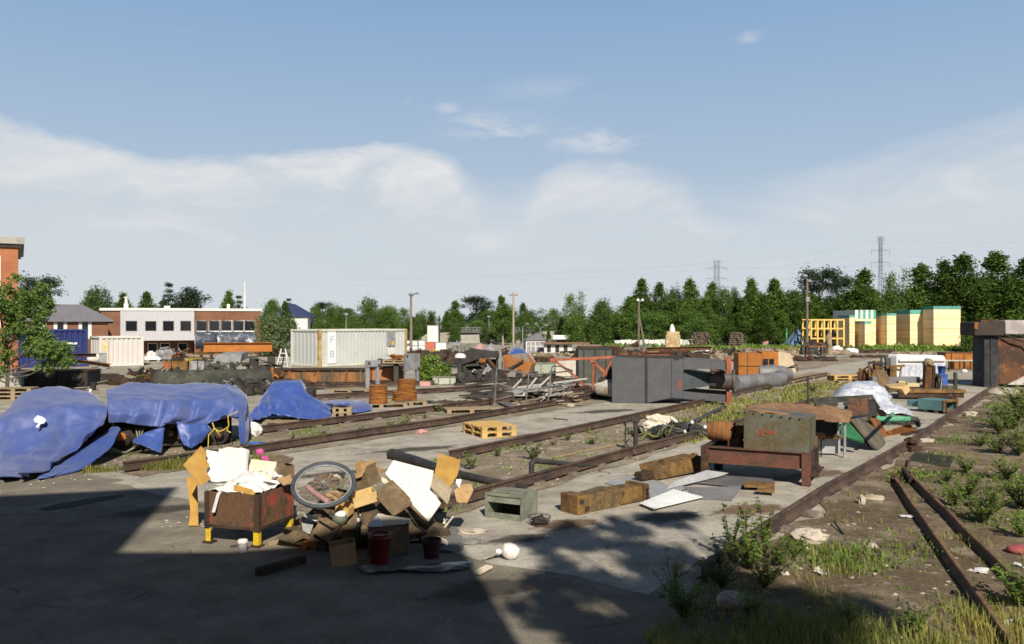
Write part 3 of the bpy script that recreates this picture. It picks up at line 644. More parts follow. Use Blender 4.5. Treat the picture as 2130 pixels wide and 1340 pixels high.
# trees that show one by one along the skyline: (kind, x, top, distance, width, label)
TR = [
 ('pine', 82, 580, 95, 1.25, 'dark wide pine between the brick building and the grey-roofed house'),
 ('round', 205, 596, 100, .75, 'dark bushy tree rising behind the right end of the grey house roof'),
 ('birch', 258, 612, 100, 1.3, 'green birch directly behind the white roof chimney'),
 ('birch', 306, 608, 102, 1.3, 'thin-topped birch behind the white-clad office storey'),
 ('spruce', 350, 587, 98, 1.0, 'tall narrow dark conifer behind the white-clad office storey'),
 ('pine', 395, 597, 100, 1.35, 'spreading open pine where office cladding meets right brick wing'),
 ('birch', 474, 608, 105, 1.2, 'pale birch behind the brick wing left of the flagpole'),
 ('spruce', 500, 614, 105, .9, 'small dark conifer touching the flagpole'),
 ('round', 566, 624, 120, .8, 'rounded tree just right of the flagpole above the pale bush'),
 ('spruce', 603, 620, 125, .8, 'narrow conifer rising above the dark blue hall roof'),
 ('pine', 672, 628, 150, 1.2, 'small pine poking above the birches right of the white hall'),
 ('round', 655, 636, 130, .8, 'light green tree at the right edge of the white hall'),
 ('round', 696, 634, 132, .9, 'broad green tree above the pale grey container'),
 ('pine', 722, 640, 150, 1.2, 'dark pine peeking between broad trees above the container'),
 ('round', 770, 620, 122, 1.0, 'big dark rounded tree above the middle of the pale container'),
 ('round', 815, 638, 128, .9, 'medium tree left of the tall wooden lamp pole'),
 ('round', 872, 650, 120, .7, 'dense green tree right behind the tall wooden lamp pole'),
 ('birch', 945, 626, 150, 1.4, 'pointed light birch between lamp pole and dark umbrella pine'),
 ('pine', 990, 620, 140, 1.6, 'dark umbrella pine above the concrete bridge railing'),
 ('birch', 1046, 617, 108, 1.25, 'drooping birch standing in front of the concrete bridge'),
 ('birch', 1088, 632, 140, 1.2, 'slim birch beside the pale telegraph pole'),
 ('round', 1196, 608, 112, .72, 'tall leafy tree above the white billboard'),
 ('round', 1255, 622, 112, .8, 'leafy tree between billboard and forked light mast'),
 ('birch', 1334, 581, 104, 1.25, 'tallest pale-topped birch above the forked light mast'),
 ('birch', 1372, 591, 104, 1.15, 'birch just right of the forked light mast'),
 ('round', 1404, 597, 106, 0.55, 'slim leafy tree behind the pale ochre machine'),
 ('birch', 1437, 584, 104, 1.2, 'sharp-topped birch above the left log pile'),
 ('birch', 1476, 590, 106, 1.2, 'birch overlapping the foot of the lattice pylon'),
 ('round', 1502, 597, 104, 0.6, 'lower leafy tree right of the lattice pylon'),
 ('round', 1530, 600, 106, 0.5, 'slim tree above the right log pile'),
 ('birch', 1566, 583, 102, 1.25, 'tall birch right of the right log pile'),
 ('birch', 1612, 582, 100, 1.4, 'broad birch left of the blue tent'),
 ('round', 1648, 602, 100, 0.6, 'shorter leafy tree above the blue tent'),
 ('pine', 1704, 563, 104, 1.25, 'dark round-topped pine beside the floodlight mast'),
 ('pine', 1738, 574, 110, 1.0, 'smaller dark pine above the yellow open frame'),
 ('birch', 1790, 563, 100, 1.5, 'birch above the striped timber stack'),
 ('round', 1866, 562, 99, 0.6, 'leafy tree right of the narrow tall mast'),
 ('birch', 1920, 550, 100, 1.7, 'full birch behind the fourth timber stack'),
 ('birch', 1968, 546, 98, 1.4, 'slim birch behind the tallest timber stack'),
 ('birch', 1997, 532, 97, 1.6, 'tall full birch right of the tallest timber stack'),
 ('round', 2040, 570, 95, 0.62, 'lower leafy tree left of the tallest right-hand tree'),
 ('birch', 2077, 525, 95, 1.6, 'highest birch of the wood, above the black tank'),
 ('round', 2112, 558, 93, 0.6, 'leafy tree near the right edge above the tank lid'),
 ('birch', 2140, 540, 92, 1.6, 'birch cut by the right edge of the wood'),
]
for i, (kd, px, yt, Y, w, lab) in enumerate(TR): tree_px(kd, px, yt, (Y + 9 if px > 1300 else Y), lab, 'trees along the skyline', w, i)
# the wood behind and between them
rr = random.Random(99)
def fill(x0, x1, y0, y1, Y0, Y1, n, kinds, lab, grp, w=1.3):
    for i in range(n):
        px = x0 + (x1 - x0) * (i + rr.random()) / n; Y = rr.uniform(Y0, Y1); yt = y0 + (y1 - y0) * (i / n) + rr.uniform(-14, 16)
        tree_px(rr.choice(kinds), px, yt, Y, lab, grp, w * rr.uniform(.85, 1.25), i)
fill(1300, 2180, 628, 600, 108, 122, 40, ['birch', 'birch', 'round'], 'dark green tree packed in the middle of the right-hand wood', 'trees inside the right-hand wood', 1.7)
fill(1300, 2180, 655, 650, 103, 110, 34, ['birch', 'round'], 'low tree at the front edge of the right-hand wood', 'low trees fronting the right-hand wood', 1.9)
fill(640, 1310, 652, 646, 118, 150, 34, ['round', 'birch', 'round'], 'green tree massed behind the container and the bridge', 'trees massed behind the bridge', 1.2)
fill(640, 1310, 668, 672, 112, 122, 26, ['round', 'birch'], 'low tree in the band just above the bridge and container', 'low trees above the bridge', 1.1)
fill(60, 600, 634, 640, 105, 140, 30, ['birch', 'round'], 'green tree showing just above the office roofline', 'trees behind the office roofline', 1.2)
def bush(px, yb, w_px, h_px, label, seed, leaf=LEAFD, n=60, size=.16, group=None, name='bush', z=0, cat='bush'):
    g = G(px, yb); s = sc(yb); w, h = w_px / s, h_px / s; q = random.Random(seed); cl = []; st = MB()
    for i in range(26):
        a = q.uniform(0, 6.283); u = math.sqrt(q.uniform(.05, 1)); zz = q.uniform(.12, .92); e = math.sqrt(max(.1, 1 - (zz - .35) ** 2 / .5))
        c = Vector((math.cos(a) * u * w * .42 * e, math.sin(a) * u * w * .42 * e, zz * h)); cl.append((c, q.uniform(.16, .26) * min(w, h * 1.5)))
        st.tube([(0, 0, 0), c * .5 + Vector((0, 0, -.05)), c], [.03 * h / 2, .02 * h / 2, .006], 4, False)
    V, Fc = leaves(cl, n * 2.2, 1.05, size, seed); m = MB(); m.v = V; m.f = Fc; m.sm = [False] * len(Fc)
    t = thing(name, label, cat, g, 0, group); part('foliage', m, leaf, t); part('stem', st, STEM, t); return t
bush(1243, 716, 100, 62, 'round dark green bush left of the white far fence', 5, LEAFD, 34, .2)
bush(1152, 712, 75, 50, 'grey-green willow bush behind the white billboard', 6, LEAFW, 30, .2)
bush(574, 742, 92, 88, 'pale grey-green bush at the right end of the brick office', 7, LEAFW, 60, .13)
bush(2030, 733, 60, 36, 'low green bush between timber stacks and black tank', 8, WEED, 70, .12)
bush(1545, 716, 60, 40, 'low green scrub at the foot of the log piles', 9, LEAFD, 40, .15)
# leafy tree in front of the left brick building
def near_tree(name, label, loc, height, clumps, leaf, n, size, seed, trunk_r=.12):
    q = random.Random(seed); st = MB(); cl = []; t = thing(name, label, 'tree', loc)
    st.tube([(0, 0, 0), (.05, .02, height * .3), (-.08, 0, height * .6), (0, .05, height * .9)], [trunk_r, trunk_r * .8, trunk_r * .5, trunk_r * .15], 7)
    for (x, y, z, r) in clumps:
        b0 = Vector((0, 0, max(.3, z * .55))); c = Vector((x, y, z)); mid = b0.lerp(c, .55) + Vector((0, 0, -.12)); st.tube([b0, mid, c], [trunk_r * .45, trunk_r * .28, .012], 5, False)
        for k in range(7): cl.append((c + Vector((q.gauss(0, 1), q.gauss(0, 1), q.gauss(0, .8))) * r * .6, r * q.uniform(.35, .6)))
    V, Fc = leaves(cl, n, 1.0, size, seed); m = MB(); m.v = V; m.f = Fc; m.sm = [False] * len(Fc)
    part('crown', m, leaf, t); part('trunk', st, BARK, t); return t
g = G(14, 822); s = sc(822); LEAFT = leafmat('fresh_leaves', (.13, .21, .045, 1), (.08, .15, .03, 1), (.22, .29, .10, 1), scale=1.5)
near_tree('leafy_tree', 'leafy bush-like tree overlapping the left brick building corner', g, 3.6,
          [(x / s, y, z / s, r / s) for x, y, z, r in ((-15, -.2, 205, 34), (20, 0, 200, 30), (55, .2, 205, 24), (75, .3, 188, 20), (-5, -.3, 165, 32), (35, 0, 160, 24), (65, .2, 165, 20), (-20, 0, 110, 22), (0, -.3, 90, 18), (70, .1, 112, 26), (90, .2, 90, 26), (108, .2, 75, 22), (60, .2, 85, 18), (85, 0, 120, 15), (-15, -.2, 45, 15), (40, -.1, 185, 26), (60, 0, 140, 18), (10, -.2, 140, 26), (80, .2, 60, 18), (50, -.1, 105, 16))], LEAFT, 85, .08, 4, .08)
# tree behind the viewpoint whose shadow falls on the concrete
base = Vector((4.75, -3.4, 0))
def shade(X, Y):                                  # height above the plane y=base where the ray to shadow point (X,Y) passes
    tt = (Y - base.y) / SY; return (X - SX * tt - base.x, tt * math.tan(SUN_EL))
cl = []
for X, Y, r in ((.35, 9.9, .35), (.6, 10.7, .3), (1.0, 11.6, .35), (1.6, 12.5, .35), (2.3, 12.5, .4), (1.2, 9.6, .5), (2.0, 10.2, .5), (2.4, 9.2, .55), (1.3, 8.5, .5), (.7, 8.7, .4), (2.0, 8.0, .7), (.9, 7.9, .5), (1.5, 10.5, .4), (.6, 9.4, .4), (2.6, 8.3, .6), (1.6, 7.3, .5), (2.5, 13.0, .2), (1.9, 11.2, .35), (.9, 12.2, .25)):
    dx, z = shade(X, Y); cl.append((dx, rnd.uniform(-.7, .7), z, r))
near_tree('birch_tree', 'birch behind the viewpoint casting dappled shade on the concrete', base, 10.5, cl, LEAF, 230, .075, 8, .16)

# ------------------------------------------------------------------ containers
def corrug(mb, p0, p1, z0, z1, pitch=.29, dep=.065):
    """corrugated sheet between two ground points (local), outside on the right of p0->p1"""
    p0, p1 = Vector(p0), Vector(p1); d = p1 - p0; L = d.length; d /= L; n = Vector((d.y, -d.x, 0)); P = []; x = 0; i = 0
    prof = [(0, 0), (.26, 0), (.40, 1), (.66, 1), (.80, 0)]
    k = int(L / pitch)
    for i in range(k):
        for (u, w) in prof: P.append(p0 + d * ((i + u) * L / k) - n * dep * w)
    P.append(p1)
    return mb.grid([[q + Vector((0, 0, z)) for q in P] for z in (z0, z1)], False)
def container(name, label, C, rz, L, Wd, H, skin, frame, end='left'):
    """C is the near bottom corner; local x runs along the long side, y backwards"""
    t = thing(name, label, 'shipping container', C, rz); r = .14
    f = MB()
    for x in (0, L):
        for y in (0, Wd): f.box(x - (.0 if x == 0 else r), x + (r if x == 0 else 0), y - (0 if y == 0 else r), y + (r if y == 0 else 0), 0, H)
    for z0, z1 in ((.02, .18), (H - .13, H - .005)):
        f.box(r, L - r, .005, .1, z0, z1); f.box(r, L - r, Wd - .1, Wd - .005, z0, z1); f.box(.005, .1, r, Wd - r, z0, z1); f.box(L - .1, L - .005, r, Wd - r, z0, z1)
    part('frame', f, frame, t, .012)
    s = MB(); corrug(s, (r, .05, 0), (L - r, .05, 0), .18, H - .13); corrug(s, (L - .05, r, 0), (L - .05, Wd - r, 0), .18, H - .13); corrug(s, (L - r, Wd - .05, 0), (r, Wd - .05, 0), .18, H - .13); corrug(s, (.06, Wd - r, 0), (.06, r, 0), .18, H - .13, .4, .03)
    part('walls', s, skin, t); part('roof', MB().box(.02, L - .02, .02, Wd - .02, H - .09, H - .03), skin, t); part('base', MB().box(.05, L - .05, .05, Wd - .05, .1, .2), frame, t)
    return t
CONT_T = wmat('container_top_rail', (.48, .50, .46, 1), (.42, .42, .34, 1), (.30, .15, .06, 1), scale=1.2, thr3=.66, fine=12, var=.1)
C = G(664, 764.5); rz = R(47); H = 79 / sc(764.5); L = 7.25
t = container('shipping_container', 'pale grey-green corrugated shipping container with letters on a white strip', C, rz, L, 3.3, H, CONT_G, CONT_T)
part('corner_post', MB().box(-.015, .2, -.015, .2, .02, H - .01), CONT_R, t, label='rust-streaked yellow corner post'); part('corner_post', MB().box(L - .17, L + .015, -.015, .17, .02, H - .01), CONT_R, t)
wx = lambda px: next(x for x in [i * .01 for i in range(800)] if (lambda q: q.x / q.y * F_ + CX >= px)(C + Vector((math.cos(rz) * x, math.sin(rz) * x, 0))))
x0, x1 = wx(682), wx(698)
st = part('sign_strip', MB().box(x0, x1, -.012, .04, .22, H - .16), WHITE, t)
def letter(ch, size, M, mat, name='letter', parent=None, ext=.006, label=None):
    cu = bpy.data.curves.new(name, 'FONT'); cu.body = ch; cu.size = size; cu.extrude = ext; cu.align_x = 'CENTER'
    o = bpy.data.objects.new(name, cu); me = bpy.data.meshes.new_from_object(o); bpy.data.objects.remove(o)
    me.name = name; me.transform(M); me.materials.clear(); me.materials.append(mat)
    o = bpy.data.objects.new(name, me); COL.objects.link(o); o.parent = parent
    return o
for ch, zz in (('F', 1.55), ('B', .62)):
    letter(ch, .62, Matrix.Translation(((x0 + x1) / 2, -.022, zz)) @ Matrix.Rotation(R(90), 4, 'X') @ Matrix.Diagonal((1.25, 1, 1, 1)), wmat('faded_letter_blue', (.30, .36, .52, 1), bump=0, obj_rand=0), parent=st)
xa, xb = wx(806), wx(822)
part('patch_panel', MB().box(xa, xb, -.008, .05, 1.25, H - .2), GREYM, t); part('label_plate', MB().box(xa, xb, -.008, .05, .62, 1.12), WHITE, t); part('warning_label', MB().box(wx(814), wx(819), -.013, -.009, 1.35, 1.6), YELLOW, t)
loc = G(183, 762.5); rz = R(27); L = 6.06; loc = loc - Vector((math.cos(rz), math.sin(rz), 0)) * L
t = container('shipping_container', 'navy blue shipping container behind the leafy tree at the left', loc, rz, L, 2.44, 78 / sc(763), CONT_B, CONT_B)
part('sign_plate', MB().box(L - 1.25, L - .62, -.012, .03, 1.45, 1.58), WHITE, t)
A, rz, L = fr((207, 764), (299, 761))
t = container('site_container', 'white site container with faint ribs between navy container and office', A, rz, L, 2.2, 63 / sc(763), CONT_W, CONT_W)
part('door_panel', MB().box(.1, L * .2, -.012, .04, .2, 1.75), CREAM, t); part('warning_label', MB().box(.28, .42, -.02, -.013, 1.2, 1.38), YELLOW, t)
g = G(214, 768); solo('switch_box', 'grey switch box at the left corner of the white site container', 'box', MB().box(-.2, .2, -.15, .15, .0, .95).box(-.22, .22, -.17, .17, .95, 1.0).box(-.16, .16, -.165, -.15, .1, .85), GREYM, g, R(30), bevel=.01)
g = G(196, 766); t = thing('gas_tank', 'small white tank on legs between navy and white containers', 'tank', g, R(35))
part('tank', MB().lathe([(0, -.42), (.2, -.38), (.29, -.25), (.29, .25), (.2, .38), (0, .42)], 14, Matrix.Translation((0, 0, .62)) @ Matrix.Rotation(R(90), 4, 'Y')), CONT_W, t)
part('legs', MB().box(-.3, -.22, -.18, .18, 0, .5).box(.22, .3, -.18, .18, 0, .5).box(-.3, .3, -.03, .03, .2, .26), GREYM, t)
g = G(200, 758); solo('blue_sign', 'small round-topped blue and white sign behind the white tank', 'sign', MB().box(-.14, .14, -.02, .02, .55, 1.15).box(-.02, .02, -.02, .02, 0, .55), BLUECL, g)

# ------------------------------------------------------------------ far band
def post_lamp(name, label, px, yb, yt, r, m, heads, cat='lamp post', arm=None):
    g = G(px, yb); s = sc(yb); h = (yb - yt) / s; t = thing(name, label, cat, g); part('pole', MB().tube([(0, 0, 0), (0, 0, h)], [r, r * .7], 8), m, t)
    for (dx, dz, w, hh) in heads:
        q = MB().lathe([(.03, hh * .6), (w * .5, hh * .25), (w * .5, -hh * .1), (w * .3, -hh * .3), (0, -hh * .3)], 10, Matrix.Translation((dx, 0, h + dz)))
        q.tube([(0, 0, h - .05), (dx * .6, 0, h + dz * .6 + .03), (dx, 0, h + dz)], .035, 5); part('lamp_head', q, GREYM, t)
    return t
WPOLE = wmat('weathered_pole', (.20, .165, .125, 1), (.14, .115, .09, 1), scale=3, fine=12, stretch=(3, 3, 1))
post_lamp('lamp_post', 'tall wooden lamp pole right of the pale container', 855, 735, 613, .14, WPOLE, [(.05, 0, .6, .3), (.55, .1, .4, .22)])
t = post_lamp('telegraph_pole', 'tall pale telegraph pole beside the drooping birch', 1068, 730, 608, .12, wmat('pale_pole', (.36, .31, .24, 1), (.28, .24, .19, 1), fine=12), [], 'pole'); part('crossarm', MB().box(-.45, .45, -.05, .05, 5.55, 5.68), WPOLE, t)
post_lamp('lamp_post', 'thin dark lamp post above the middle of the pale container', 720, 724, 655, .07, GREYM, [(.0, 0, .5, .4)])
post_lamp('lamp_post', 'short pole lamp standing on the bridge deck', 1017, 715, 660, .07, GREYM, [(0, 0, .55, .4)])
post_lamp('lamp_post', 'pale arm lamp at the right bridge end', 1087, 716, 680, .07, GREYM, [(.62, .35, .5, .25)])
post_lamp('lamp_post', 'double-armed pale street lamp left of the billboard', 1124, 725, 683, .07, GREYM, [(.6, .3, .5, .25), (-.5, .45, .4, .22)])
t = post_lamp('floodlight_mast', 'tall floodlight mast in front of the right-hand wood, by the blue tent', 1679, 728, 580, .16, WPOLE, [(-.25, .25, .6, .4), (.25, -.3, .55, .35)], 'light mast'); part('junction_box', MB().box(-.2, .2, -.25, -.1, 5.0, 5.5), GREYM, t)
g = G(1328, 728); t = thing('light_mast', 'forked wooden light mast with a bracing leg and two white lamps', 'light mast', g); s = sc(728); h = (728 - 625) / s
part('pole', MB().tube([(0, 0, 0), (.05, 0, h)], [.13, .1], 8), WPOLE, t); part('brace', MB().tube([(.72, .2, 0), (.08, .02, h * .68)], [.11, .09], 8), WPOLE, t)
part('lamp_head', MB().blob((-.05, 0, h + .02), .17, .17, .16, 1, .05), WHITE, t); part('lamp_head', MB().blob((.42, 0, h + .02), .17, .17, .16, 1, .05).tube([(.05, 0, h - .12), (.42, 0, h - .05)], .03, 5), WHITE, t)
# pylons far away
PYL = wmat('pylon_steel', (.27, .30, .36, 1), bump=0, var=.05)
def pylon(label, px, Y, ytop, wb, wt, arms, r=.13, drop=0):
    h = H_ - (ytop - CY) * Y / F_; X = (px - CX) * Y / F_; t = thing('power_pylon', label, 'pylon', (X, Y, 0), 0, 'power pylons beyond the wood')
    W = lambda z: wb + (wt - wb) * min(1, z / (h * .7)); q = MB(); lv = [h * k / 12 for k in range(13)]
    for sx in (-1, 1):
        for sy in (-1, 1): q.tube([(sx * W(z) / 2, sy * W(z) / 2, z) for z in lv], r, 4)
    for i in range(12):
        a, b = W(lv[i]) / 2, W(lv[i + 1]) / 2
        for sy in (-1, 1):
            q.tube([(-a, sy * a, lv[i]), (b, sy * b, lv[i + 1])], r * .55, 3); q.tube([(a, sy * a, lv[i]), (-b, sy * b, lv[i + 1])], r * .55, 3); q.tube([(-b, sy * b, lv[i + 1]), (b, sy * b, lv[i + 1])], r * .5, 3)
    part('lattice', q, PYL, t)
    for (za, wa) in arms:
        z = H_ - (za - CY) * Y / F_; q = MB(); wh = wa * Y / F_ / 2
        q.tube([(-wh, 0, z), (0, 0, z + wt * .5), (wh, 0, z)], r * .8, 4); q.tube([(-wh, 0, z), (wh, 0, z)], r * .8, 4)
        for sx in (-1, 1): q.tube([(sx * wh, 0, z + drop * .4), (sx * wh, 0, z - 1.2 - drop)], r * .6, 4)
        part('crossarm', q, PYL, t)
    return t
pylon('lattice pylon with wide crossarms rising above the birches', 1491, 400, 543, 5, 2.0, [(543, 20), (558, 44), (580, 44)])
pylon('narrow tall pylon mast above the right-hand wood', 1832, 350, 495, 2.4, 1.0, [(494, 14), (521, 38), (546, 38)], .16, 1.2)
for i, (ya, yb, yc, dx) in enumerate(((547, 545, 549, -15), (558, 521, 535, -20), (580, 546, 553, 20), (543, 495, 480, 0))):
    a = D(1491 + dx, ya + 3, 400); b = D(1832 + dx, yb + 4, 350); c = D(2400, yc + 8, 290); d = D(700, ya + 36, 560); q = MB(); P = []
    for p, r_ in ((d, a), (a, b), (b, c)):
        for k in range(9): u = k / 8; P.append(p.lerp(r_, u) - Vector((0, 0, 16 * u * (1 - u) * .5)))
    solo('power_line', ['power line strung from the middle arm tips of the pylons', 'power line on the left arm tips, upper pair', 'power line on the lower right arm tips', 'topmost power line over both pylon heads'][i], 'power line', q.tube(P, .024, 3), PYL, group='power lines beyond the wood')
# concrete bridge and its banks
bk = MB(); Yb = 118
def bw(px, y, Y=Yb): return D(px, y, Y)
P = [bw(870, 716), bw(905, 693), bw(940, 690), bw(1000, 690), bw(1000, 719)]
t = thing('road_bridge', 'low concrete road bridge with pale abutments and railing before the wood', 'bridge', bw(1000, 718))
part('abutment', MB().prism([bw(940, 719), bw(940, 693), bw(998, 693), bw(998, 719)], (0, 9, 0)), CONCR, t, W=True); part('abutment', MB().prism([bw(1074, 719), bw(1074, 693), bw(1112, 693), bw(1096, 719)], (0, 9, 0)), CONCR, t, W=True)
part('deck', MB().prism([bw(925, 697), bw(940, 692), bw(1115, 690), bw(1115, 694), (bw(940, 697))], (0, 9, 0)), SHEETD, t, W=True)
q = MB()
for i in range(24):
    px = 940 + i * 7.4; q.bar(bw(px, 692), bw(px, 682), .06)
for yy in (682, 685.5, 689): q.bar(bw(940, yy), bw(1113, yy - 1), .07)
part('railing', q, GREYM, t, W=True)
part('wing_wall', MB().prism([bw(1100, 719), bw(1118, 690), bw(1200, 689), bw(1200, 719)], (0, 9, 0)), CONCR, t, W=True)
struct('embankment', MB().prism([bw(845, 722), bw(890, 693), bw(940, 693), bw(940, 722)], (0, 30, 0)), groundmat('bank_gravel', (.30, .275, .23, 1), (.25, .225, .185, 1), (.35, .33, .29, 1), (.38, .36, .33, 1)))
def fbox(name, label, cat, x0, x1, yt, yb, m, dep=1.0, group=None, rz=0, bevel=.01, extra=None):
    """a box standing on the yard: front face between pixel columns, with trim so it reads as the thing it is"""
    a, b = G(x0, yb), G(x1, yb); L = (b - a).length; h = (yb - yt) / sc(yb); t = thing(name, label, cat, a, rz, group)
    part('body', MB().box(0, L, 0, dep, .03, h), m, t, bevel)
    if extra: extra(t, L, h, dep)
    return t
def cab(t, L, h, d):
    part('roof', MB().box(-.06, L + .06, -.06, d + .06, h, h + .06), SHEETM, t); part('door', MB().box(L * .1, L * .55, -.02, 0, .15, h * .9), WHITE, t)
fbox('switch_cabinet', 'tall white cabinet standing on the bank left of the bridge', 'cabinet', 889, 911, 678, 722, CONT_W, 1.2, extra=cab)
solo('signal_post', 'thin dark post at the right side of the white bank cabinet', 'post', MB().tube([(0, 0, 0), (0, 0, 3.6)], .07, 6).box(-.14, .14, -.1, .1, 3.0, 3.3), BLACKM, G(914, 727))
def tank_extra(t, L, h, d):
    q = MB()
    for x in (0, L):
        for y in (0, d): q.box(x - .03, x + .03, y - .03, y + .03, 0, h + .06)
    for z in (.1, h * .5, h): q.box(-.02, L + .02, -.025, 0, z, z + .05)
    part('cage', q, GREYM, t)
for i, (x0, x1, lab) in enumerate(((841, 853, 'pale caged liquid tank next to the pale container'), (857, 869, 'pale caged tank just left of the lamp pole foot'), (871, 884, 'pale caged tank right of the lamp pole foot'))):
    fbox('liquid_tank', lab, 'tank', x0, x1, 709, 730, wmat('milky_plastic', (.58, .62, .60, 1), bump=0), 1.0, 'caged liquid tanks by the container', extra=tank_extra)
fbox('red_crate', 'red-orange crate under the white bank cabinet', 'crate', 885, 904, 712, 730, wmat('coral_red', (.55, .12, .06, 1), (.42, .1, .05, 1)), 1.1, extra=tank_extra)
fbox('pale_crate', 'pale grey crate right of the red crate', 'crate', 906, 928, 713, 730, WHITE, 1.1, extra=cab); fbox('pale_crate', 'pale bluish crate left of the bridge opening', 'crate', 935, 957, 713, 731, GREYM, 1.1, extra=tank_extra)
# junk band in front of the bridge
def scrapheap(name, label, x0, x1, yb, hpx, m, seed, n=16, cat='scrap heap', group=None, mats=None):
    """a heap: a low mound with pieces of bent plate, bars and pipe thrust into it"""
    q = random.Random(seed); a, b = G(x0, yb), G(x1, yb); L = (b - a).length; h = hpx / sc(yb); t = thing(name, label, cat, (a + b) / 2 + Vector((0, L * .2, 0)), 0, group)
    m0 = MB()
    k = max(3, int(L / h / 1.3))
    for i in range(k): m0.blob(((i + .5) / k * L - L / 2, q.uniform(-.1, .1), h * .15), L / k * .85, min(L * .3, h * 1.2), h * q.uniform(.45, .75), seed + i, .45, 10, 6, True)
    part('mound', m0, m, t); ms = mats or [RUSTD, RUST, SHEETD, BLACKM, GREYM, RUSTO]
    for i in range(n):
        x = q.uniform(-.5, .5) * L; y = q.uniform(-.25, .1) * L * .6; z = h * q.uniform(.1, .75) * (1 - abs(x / L) * .7); A = q.uniform(0, 6.28); B = q.uniform(-.9, .9); l = q.uniform(.25, .7) * min(L, h * 3)
        d = Vector((math.cos(A) * math.cos(B), math.sin(A) * math.cos(B) * .5, math.sin(B) * .7)); p = Vector((x, y, max(.08, z)))
        e = p + d * l; e.z = max(.06, min(e.z, h * 1.05)); g_ = q.random(); mm = q.choice(ms); o = MB()
        if g_ < .4: o.tube([p, (p + e) / 2 + Vector((0, 0, q.uniform(-.05, .1))), e], q.uniform(.03, .07) * h, 6); nm = 'pipe'
        elif g_ < .7: o.bar(p, e, q.uniform(.1, .3) * h, .02 + .02 * h, (q.uniform(-1, 1), q.uniform(-1, 1), .6)); nm = 'plate'
        else: o.ibeam(p, e, .14 * h, .2 * h, .02 * h + .005); nm = 'beam'
        part(nm, o, mm, t)
    return t
scrapheap('scrap_heap', 'dark rusty heap with yellow bits below the red and pale crates', 850, 955, 742, 16, RUSTD, 3, 22, mats=[RUSTD, RUST, YELLOW, BLACKM, WHITE])
scrapheap('scrap_heap', 'tangle of pale and dark scrap in front of the bridge opening', 940, 980, 735, 26, wmat('mixed_scrap', (.2, .2, .17, 1), (.08, .09, .06, 1), (.4, .38, .35, 1), scale=4), 4, 14, mats=[WHITE, GREENM, SOOT, GREYM])
# small shed and billboard
g = G(1093, 733); t = thing('garden_shed', 'small grey gabled shed with pale windowed front before the billboard', 'shed', g, R(4)); L = 42 / sc(733)
part('wall', MB().box(0, L, 0, 2.2, 0, 1.15), GREYM, t); part('roof', MB().prism([(-.1, -.15, 1.15), (L + .1, -.15, 1.15), (L * .62, -.15, 1.85)], (0, 2.5, 0)), ROOFG, t)
q = MB()
for i in range(5): q.box(.1 + i * (L - .2) / 4 - .03, .1 + i * (L - .2) / 4 + .03, -.03, 0, .1, 1.1)
q.box(.1, L - .1, -.03, 0, 1.0, 1.08).box(.1, L - .1, -.03, 0, .55, .61); part('window_bars', q, WHITE, t)
g = G(1151, 716); t = thing('billboard', 'blank white billboard on posts in front of the willow bush', 'billboard', g); s = sc(716)
part('board', MB().box(0, 36 / s, -.05, .05, .62, 1.18), WHITE, t); part('post', MB().box(.2, .3, .05, .12, 0, 1), WPOLE, t); part('post', MB().box(35 / s - .3, 35 / s - .2, .05, .12, 0, 1), WPOLE, t)
t = fbox('open_shelter', 'low open shelter with a flat brown roof right of the shed', 'shelter', 1132, 1190, 715, 735, WHITE, 1.5, extra=lambda t, L, h, d: (part('roof', MB().box(-.3, L + 1.6, -.5, d + .4, h, h + .09), RUSTSHEET, t), [part('opening', MB().box(L * k, L * k + .35, -.02, .0, .1, h - .15), BLACKM, t) for k in (.1, .4, .7)]))
# pale far fence, log piles, ochre machine
a, b = G(1278, 724), G(1442, 722); t = thing('board_fence', 'long pale board fence along the foot of the right-hand wood', 'fence', a, math.atan2(b.y - a.y, b.x - a.x)); L = (b - a).length
for i in range(14): part('fence_panel', MB().box(L * i / 14 + .02, L * (i + 1) / 14 - .02, 0, .05, .05, .85 + .04 * (i % 3)), WHITE if i % 4 else CONT_G, t)
def logpile(label, x0, x1, yb, yt, seed):
    q = random.Random(seed); a, b = G(x0, yb), G(x1, yb); L = (b - a).length; h = (yb - yt) / sc(yb); t = thing('log_pile', label, 'log pile', a, R(8), 'log piles before the wood'); n = 0
    z = .14
    while z < h:
        w = L * (1 - .35 * (z / h) ** 2); x = (L - w) / 2
        while x < (L + w) / 2 and n < 100:
            r = q.uniform(.09, .15); p = MB().tube([(x, q.uniform(-.2, .1), z), (x + q.uniform(.5, .9), 2.3 + q.uniform(-.1, .2), z + q.uniform(-.03, .03))], [r, r * .9], 7); part('log', p, LOGM, t); x += r * 2.1; n += 1
        z += .22
    return t
logpile('left dark log pile standing in front of the wood', 1437, 1481, 725, 690, 1); logpile('right dark log pile standing in front of the wood', 1517, 1553, 726, 691, 2)
g = G(1400, 738); s = sc(738); t = thing('ochre_machine', 'weathered ochre machine body with a pale cone on top, above rusty beams', 'machine', g, R(-6))
w = 30 / s; part('body', MB().box(-w / 2, w / 2, 0, .8, .5, 1.75).box(-w / 2 + .1, w / 2 - .05, .1, .7, 1.75, 2.05), YBLOCK, t, .04); part('cone', MB().lathe([(.26, 2.0), (.24, 2.3), (.12, 2.65), (0, 2.75)], 10, Matrix.Translation((-.05, .3, 0))), WHITE, t); part('base', MB().box(-w * .9, w * .9, -.3, 1.1, 0, .3).box(-w * .7, w * .2, -.2, 1.0, .3, .5), RUSTD, t, .02)
part('gear', MB().lathe([(.3, -.1), (.3, .1)], 12, Matrix.Translation((w * .8, -.25, .45)) @ Matrix.Rotation(R(90), 4, 'X')), RUST, t)
